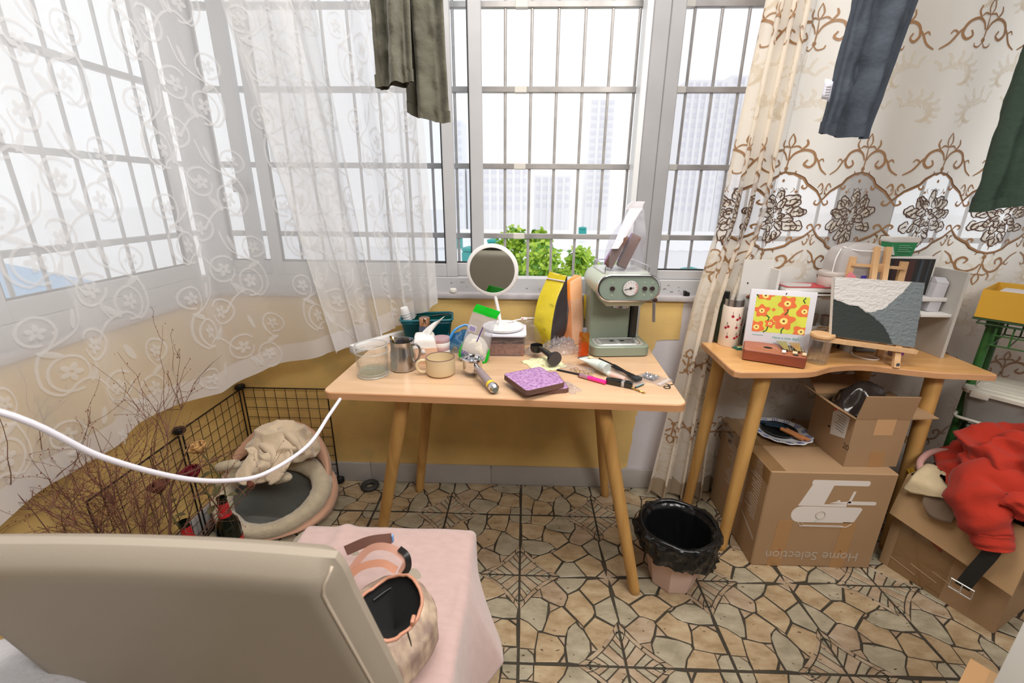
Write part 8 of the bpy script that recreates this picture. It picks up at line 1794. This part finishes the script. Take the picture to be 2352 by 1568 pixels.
# ---- translucent bin with lid
sb = thing('storage_bin', 'translucent white plastic storage bin with lid on the rack shelf behind the desk', 'storage box', tuple(C0+ru*0.035-rv*0.012+Vector((0,0,0.566))), ra)
PPL = clear('milky_plastic', '#e4e4e0', 0.30, 0.3, 0.08, body='#c4c1bb'); PPD = mat('milky_lid', '#c6c2b6', 0.4)
m = MB(); m.grid(lambda u, v: tuple(Vector(bx(lerp(0.168,0.182,v), lerp(0.108,0.120,v), 0.002+0.118*v, u))+Vector((0.19,0.135,0))), 48, 4, True); m.prism([(p[0]+0.19,p[1]+0.135) for p in rrect(-0.168,-0.108,0.168,0.108,0.02,4)], 0.0, 0.003); m.obj('bin_wall', PPL, sb, smooth=40)
m = MB(); m.tube([tuple(Vector(bx(0.188,0.126,0.012,u/48))+Vector((0.19,0.135,0))) for u in range(48)], 0.006, 8, closed=True); m.obj('lower_flange', PPD, sb, smooth=180)
m = MB(); slab(m, [(p[0]+0.19,p[1]+0.135) for p in rrect(-0.195,-0.132,0.195,0.132,0.035,6)], 0.116, 0.134, 0.006); slab(m, [(p[0]+0.19,p[1]+0.135) for p in rrect(-0.165,-0.104,0.165,0.104,0.025,6)], 0.134, 0.139, 0.003); m.obj('lid', PPD, sb, smooth=40)
for x in (0.05, 0.20, 0.33):
    m = MB(); m.rbox((x,0.003,0.118),(0.05,0.012,0.026),0.003); m.obj('lid_clip', PPD, sb)
for k in range(4):
    m = MB(); m.rbox((0.19,0.06+k*0.05,0.140),(0.30,0.004,0.003),0.001); m.obj('lid_rib', PPD, sb)
t = thing('peach_paper_scrap', 'triangular peach paper scrap lying on the storage bin lid', 'paper', tuple(C0+ru*0.30+rv*0.07+Vector((0,0,0.7085))), ra)
m = MB(); m.prism([(-0.05,0.0),(0.06,-0.03),(0.06,0.05)], 0, 0.0012); m.obj('paper', mat('peach_paper', '#c79a78', 0.7), t, smooth=0)
t = thing('dark_filler_crate', 'dark green-black crate added to fill the dark space under the storage bin', 'crate', tuple(C0+ru*0.06+rv*0.03+Vector((0,0,0.126))), ra)  # added dark block standing in for the dark space below the bin
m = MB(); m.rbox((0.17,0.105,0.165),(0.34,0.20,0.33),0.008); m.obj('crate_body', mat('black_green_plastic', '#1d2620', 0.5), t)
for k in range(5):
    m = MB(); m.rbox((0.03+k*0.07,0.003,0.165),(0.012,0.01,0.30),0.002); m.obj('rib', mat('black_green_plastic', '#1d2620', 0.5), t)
# ---- white cabinet and small carton, lower right
t = thing('white_cabinet', 'white cabinet side at the bottom right picture edge, close to the camera', 'cabinet', (0.873, 0.12, 0))
m = MB(); m.rbox((0.30,0.24,0.44),(0.60,0.48,0.82),0.004); m.obj('body', mat('white_cabinet_paint', '#d6d6d2', 0.4), t); m = MB(); m.rbox((0.30,0.24,0.862),(0.62,0.50,0.022),0.004); m.obj('top', mat('white_cabinet_paint', '#d6d6d2', 0.4), t); m = MB(); m.rbox((0.30,0.24,0.015),(0.56,0.44,0.03),0.002); m.obj('plinth', BLKP, t)
t = thing('small_carton', 'small light kraft carton on the floor beside the white cabinet, only a corner showing', 'box', (1.111, 0.818, 0), R(216))
KR2 = mat('light_kraft', '#c69b6d', 0.8)
m = MB(); m.bb((0,0,0),(0.17,0.118,0.298)); m.obj('carton_body', KR2, t, smooth=0)
m = MB(); m.bb((0.0,0.057,0.2985),(0.17,0.061,0.2995)); m.obj('lid_seam', mat('seam_dark', '#6d5236', 0.8), t, smooth=0); m = MB(); m.bb((0.0,0.035,0.2983),(0.17,0.083,0.299)); m.obj('tape_strip', mat('tape_tint2', '#b8946c', 0.35), t, smooth=0)
# ---- laundry hanging from the drying rail
t = thing('drying_rail', 'long steel drying rail under the ceiling carrying the hanging clothes, above the picture', 'rail', (0.6, 1.30, 2.28))
m = MB(); m.cyl((-1.2,0,0),(1.9,0,0),0.0125,n=14); m.obj('rail', STEELB, t)
for x in (-0.9, 0.3, 1.6):
    m = MB(); m.cyl((x,0,0.0),(x,0,0.38),0.005,n=10); m.obj('hanger_rod', STEELB, t)
def legcloth(mb, cx0, rx0, cx1, rx1, zt, zb, ry, seed, hem=0.0, slope=0.0, n=64, nv=60, yo=0.0, twist=0.0, zy=0):
    def f(u, v):
        a = 2*PI*u+twist*v; z = lerp(zt, zb, v)+slope*v*math.cos(a)+0.0; cx = lerp(cx0, cx1, v); rx = lerp(rx0, rx1, v)
        fold = 0.016*math.sin(5*a+seed+1.2*v)+0.010*math.sin(9*a+seed*2)+0.007*fbm((math.cos(a)*2,math.sin(a)*2,z*7+seed),1.3)
        wr = 0.009*fbm((a*1.2+seed, z*16, seed), 1.0, 3)
        sx = math.copysign(abs(math.cos(a))**0.75, math.cos(a)); sy = math.copysign(abs(math.sin(a))**0.9, math.sin(a))
        return (cx+(rx+0.3*fold)*sx, yo+(ry+fold+wr)*sy*(1+0.0*v), z+zy*v*sy)
    mb.grid(f, n, nv, True)
def garment(name, label, x, mt, legs, hemm=None, extra=None):
    t = thing(name, label, 'garment', (x, 1.30, 0))
    for i, (c0, r0, c1, r1, zb, ry, sd, slope, yo, zy) in enumerate(legs):
        m = MB(); legcloth(m, c0-x, r0, c1-x, r1, 2.26, zb, ry, sd, slope=slope, yo=yo, zy=zy); m.obj('trouser_leg' if 'trouser' in name else 'sleeve', mt, t, smooth=180)
        m = MB()
        def f(u, v):
            a = 2*PI*u; sx = math.copysign(abs(math.cos(a))**0.75, math.cos(a)); sy = math.copysign(abs(math.sin(a))**0.9, math.sin(a)); fold = 0.016*math.sin(5*a+sd+1.2)+0.010*math.sin(9*a+sd*2)
            return (c1-x+(r1+0.3*fold+0.0022)*sx, yo+(ry+fold+0.0022)*sy, zb+slope*math.cos(a)+0.028*(1-v)+zy*sy)
        m.grid(f, 64, 2, True); m.obj('hem', hemm or mt, t, smooth=180)
    m = MB(); m.rbox((legs[0][0]-x, 0, 2.268),(legs[0][1]*2.0,0.05,0.045),0.015); m.obj('waistband', mt, t)
    return t
OLV = mat('olive_cotton', '#625f50', 0.85, bump=0.7, bscale=45, var=0.25, vscale=14, sheen=0.2)
garment('olive_trousers', 'wrinkled olive cotton trousers hanging in front of the left window frame', -0.30, OLV, [(-0.335,0.045,-0.338,0.040,1.632,0.018,1.0,0.008,-0.045,0.0),(-0.285,0.050,-0.268,0.053,1.572,0.024,2.4,-0.012,0.03,0.012)])
NAV = mat('dark_navy_cotton', '#3b424c', 0.9, bump=0.5, bscale=60, var=0.2, vscale=12)
g = garment('navy_trousers', 'dark navy trouser leg hanging in front of the gold curtain', 0.85, NAV, [(0.905,0.090,0.834,0.056,1.525,0.022,0.7,-0.006,0.0,0.006)])
m = MB(); m.grid(lambda u, v: (-0.078-0.022*u, -0.012-0.006*math.sin(3*u), 1.625+0.045*(v-0.5)+0.008*u), 6, 4); m.obj('care_label', mat('white_label2', '#c9c9d4', 0.7), g, smooth=180, solid=0.0008)
m = MB()
for k in range(5): m.box((-0.090,-0.0185,1.612+k*0.006),(0.012,0.0006,0.0016))
tag(m.obj('label_print', mat('label_grey', '#7d7a78', 0.6), g, smooth=0), kind='stuff')
GRC = mat('dark_green_cotton', '#27372c', 0.92, bump=0.4, bscale=80)
garment('green_jacket', 'dark green garment hanging at the right picture edge', 1.36, GRC, [(1.372,0.118,1.345,0.110,1.365,0.05,3.1,0.030,0.0,0.0)])
t = thing('clothes_peg_hanger', 'tips of a teal and purple plastic hanger at the top of the middle window', 'hanger', (0.05, 1.30, 2.26))
for x, c in ((-0.03,'#6fd3c0'),(0.02,'#a68fd8')):
    m = MB(); m.tube(spline([(x,0,0.0),(x-0.005,0.0,-0.15),(x+0.012 if x < 0 else x-0.012,0,-0.36),(x+0.03 if x > 0 else x+0.004,0,-0.425)], 6), 0.003, 6); m.obj('peg', mat('peg'+c, c, 0.3), t)
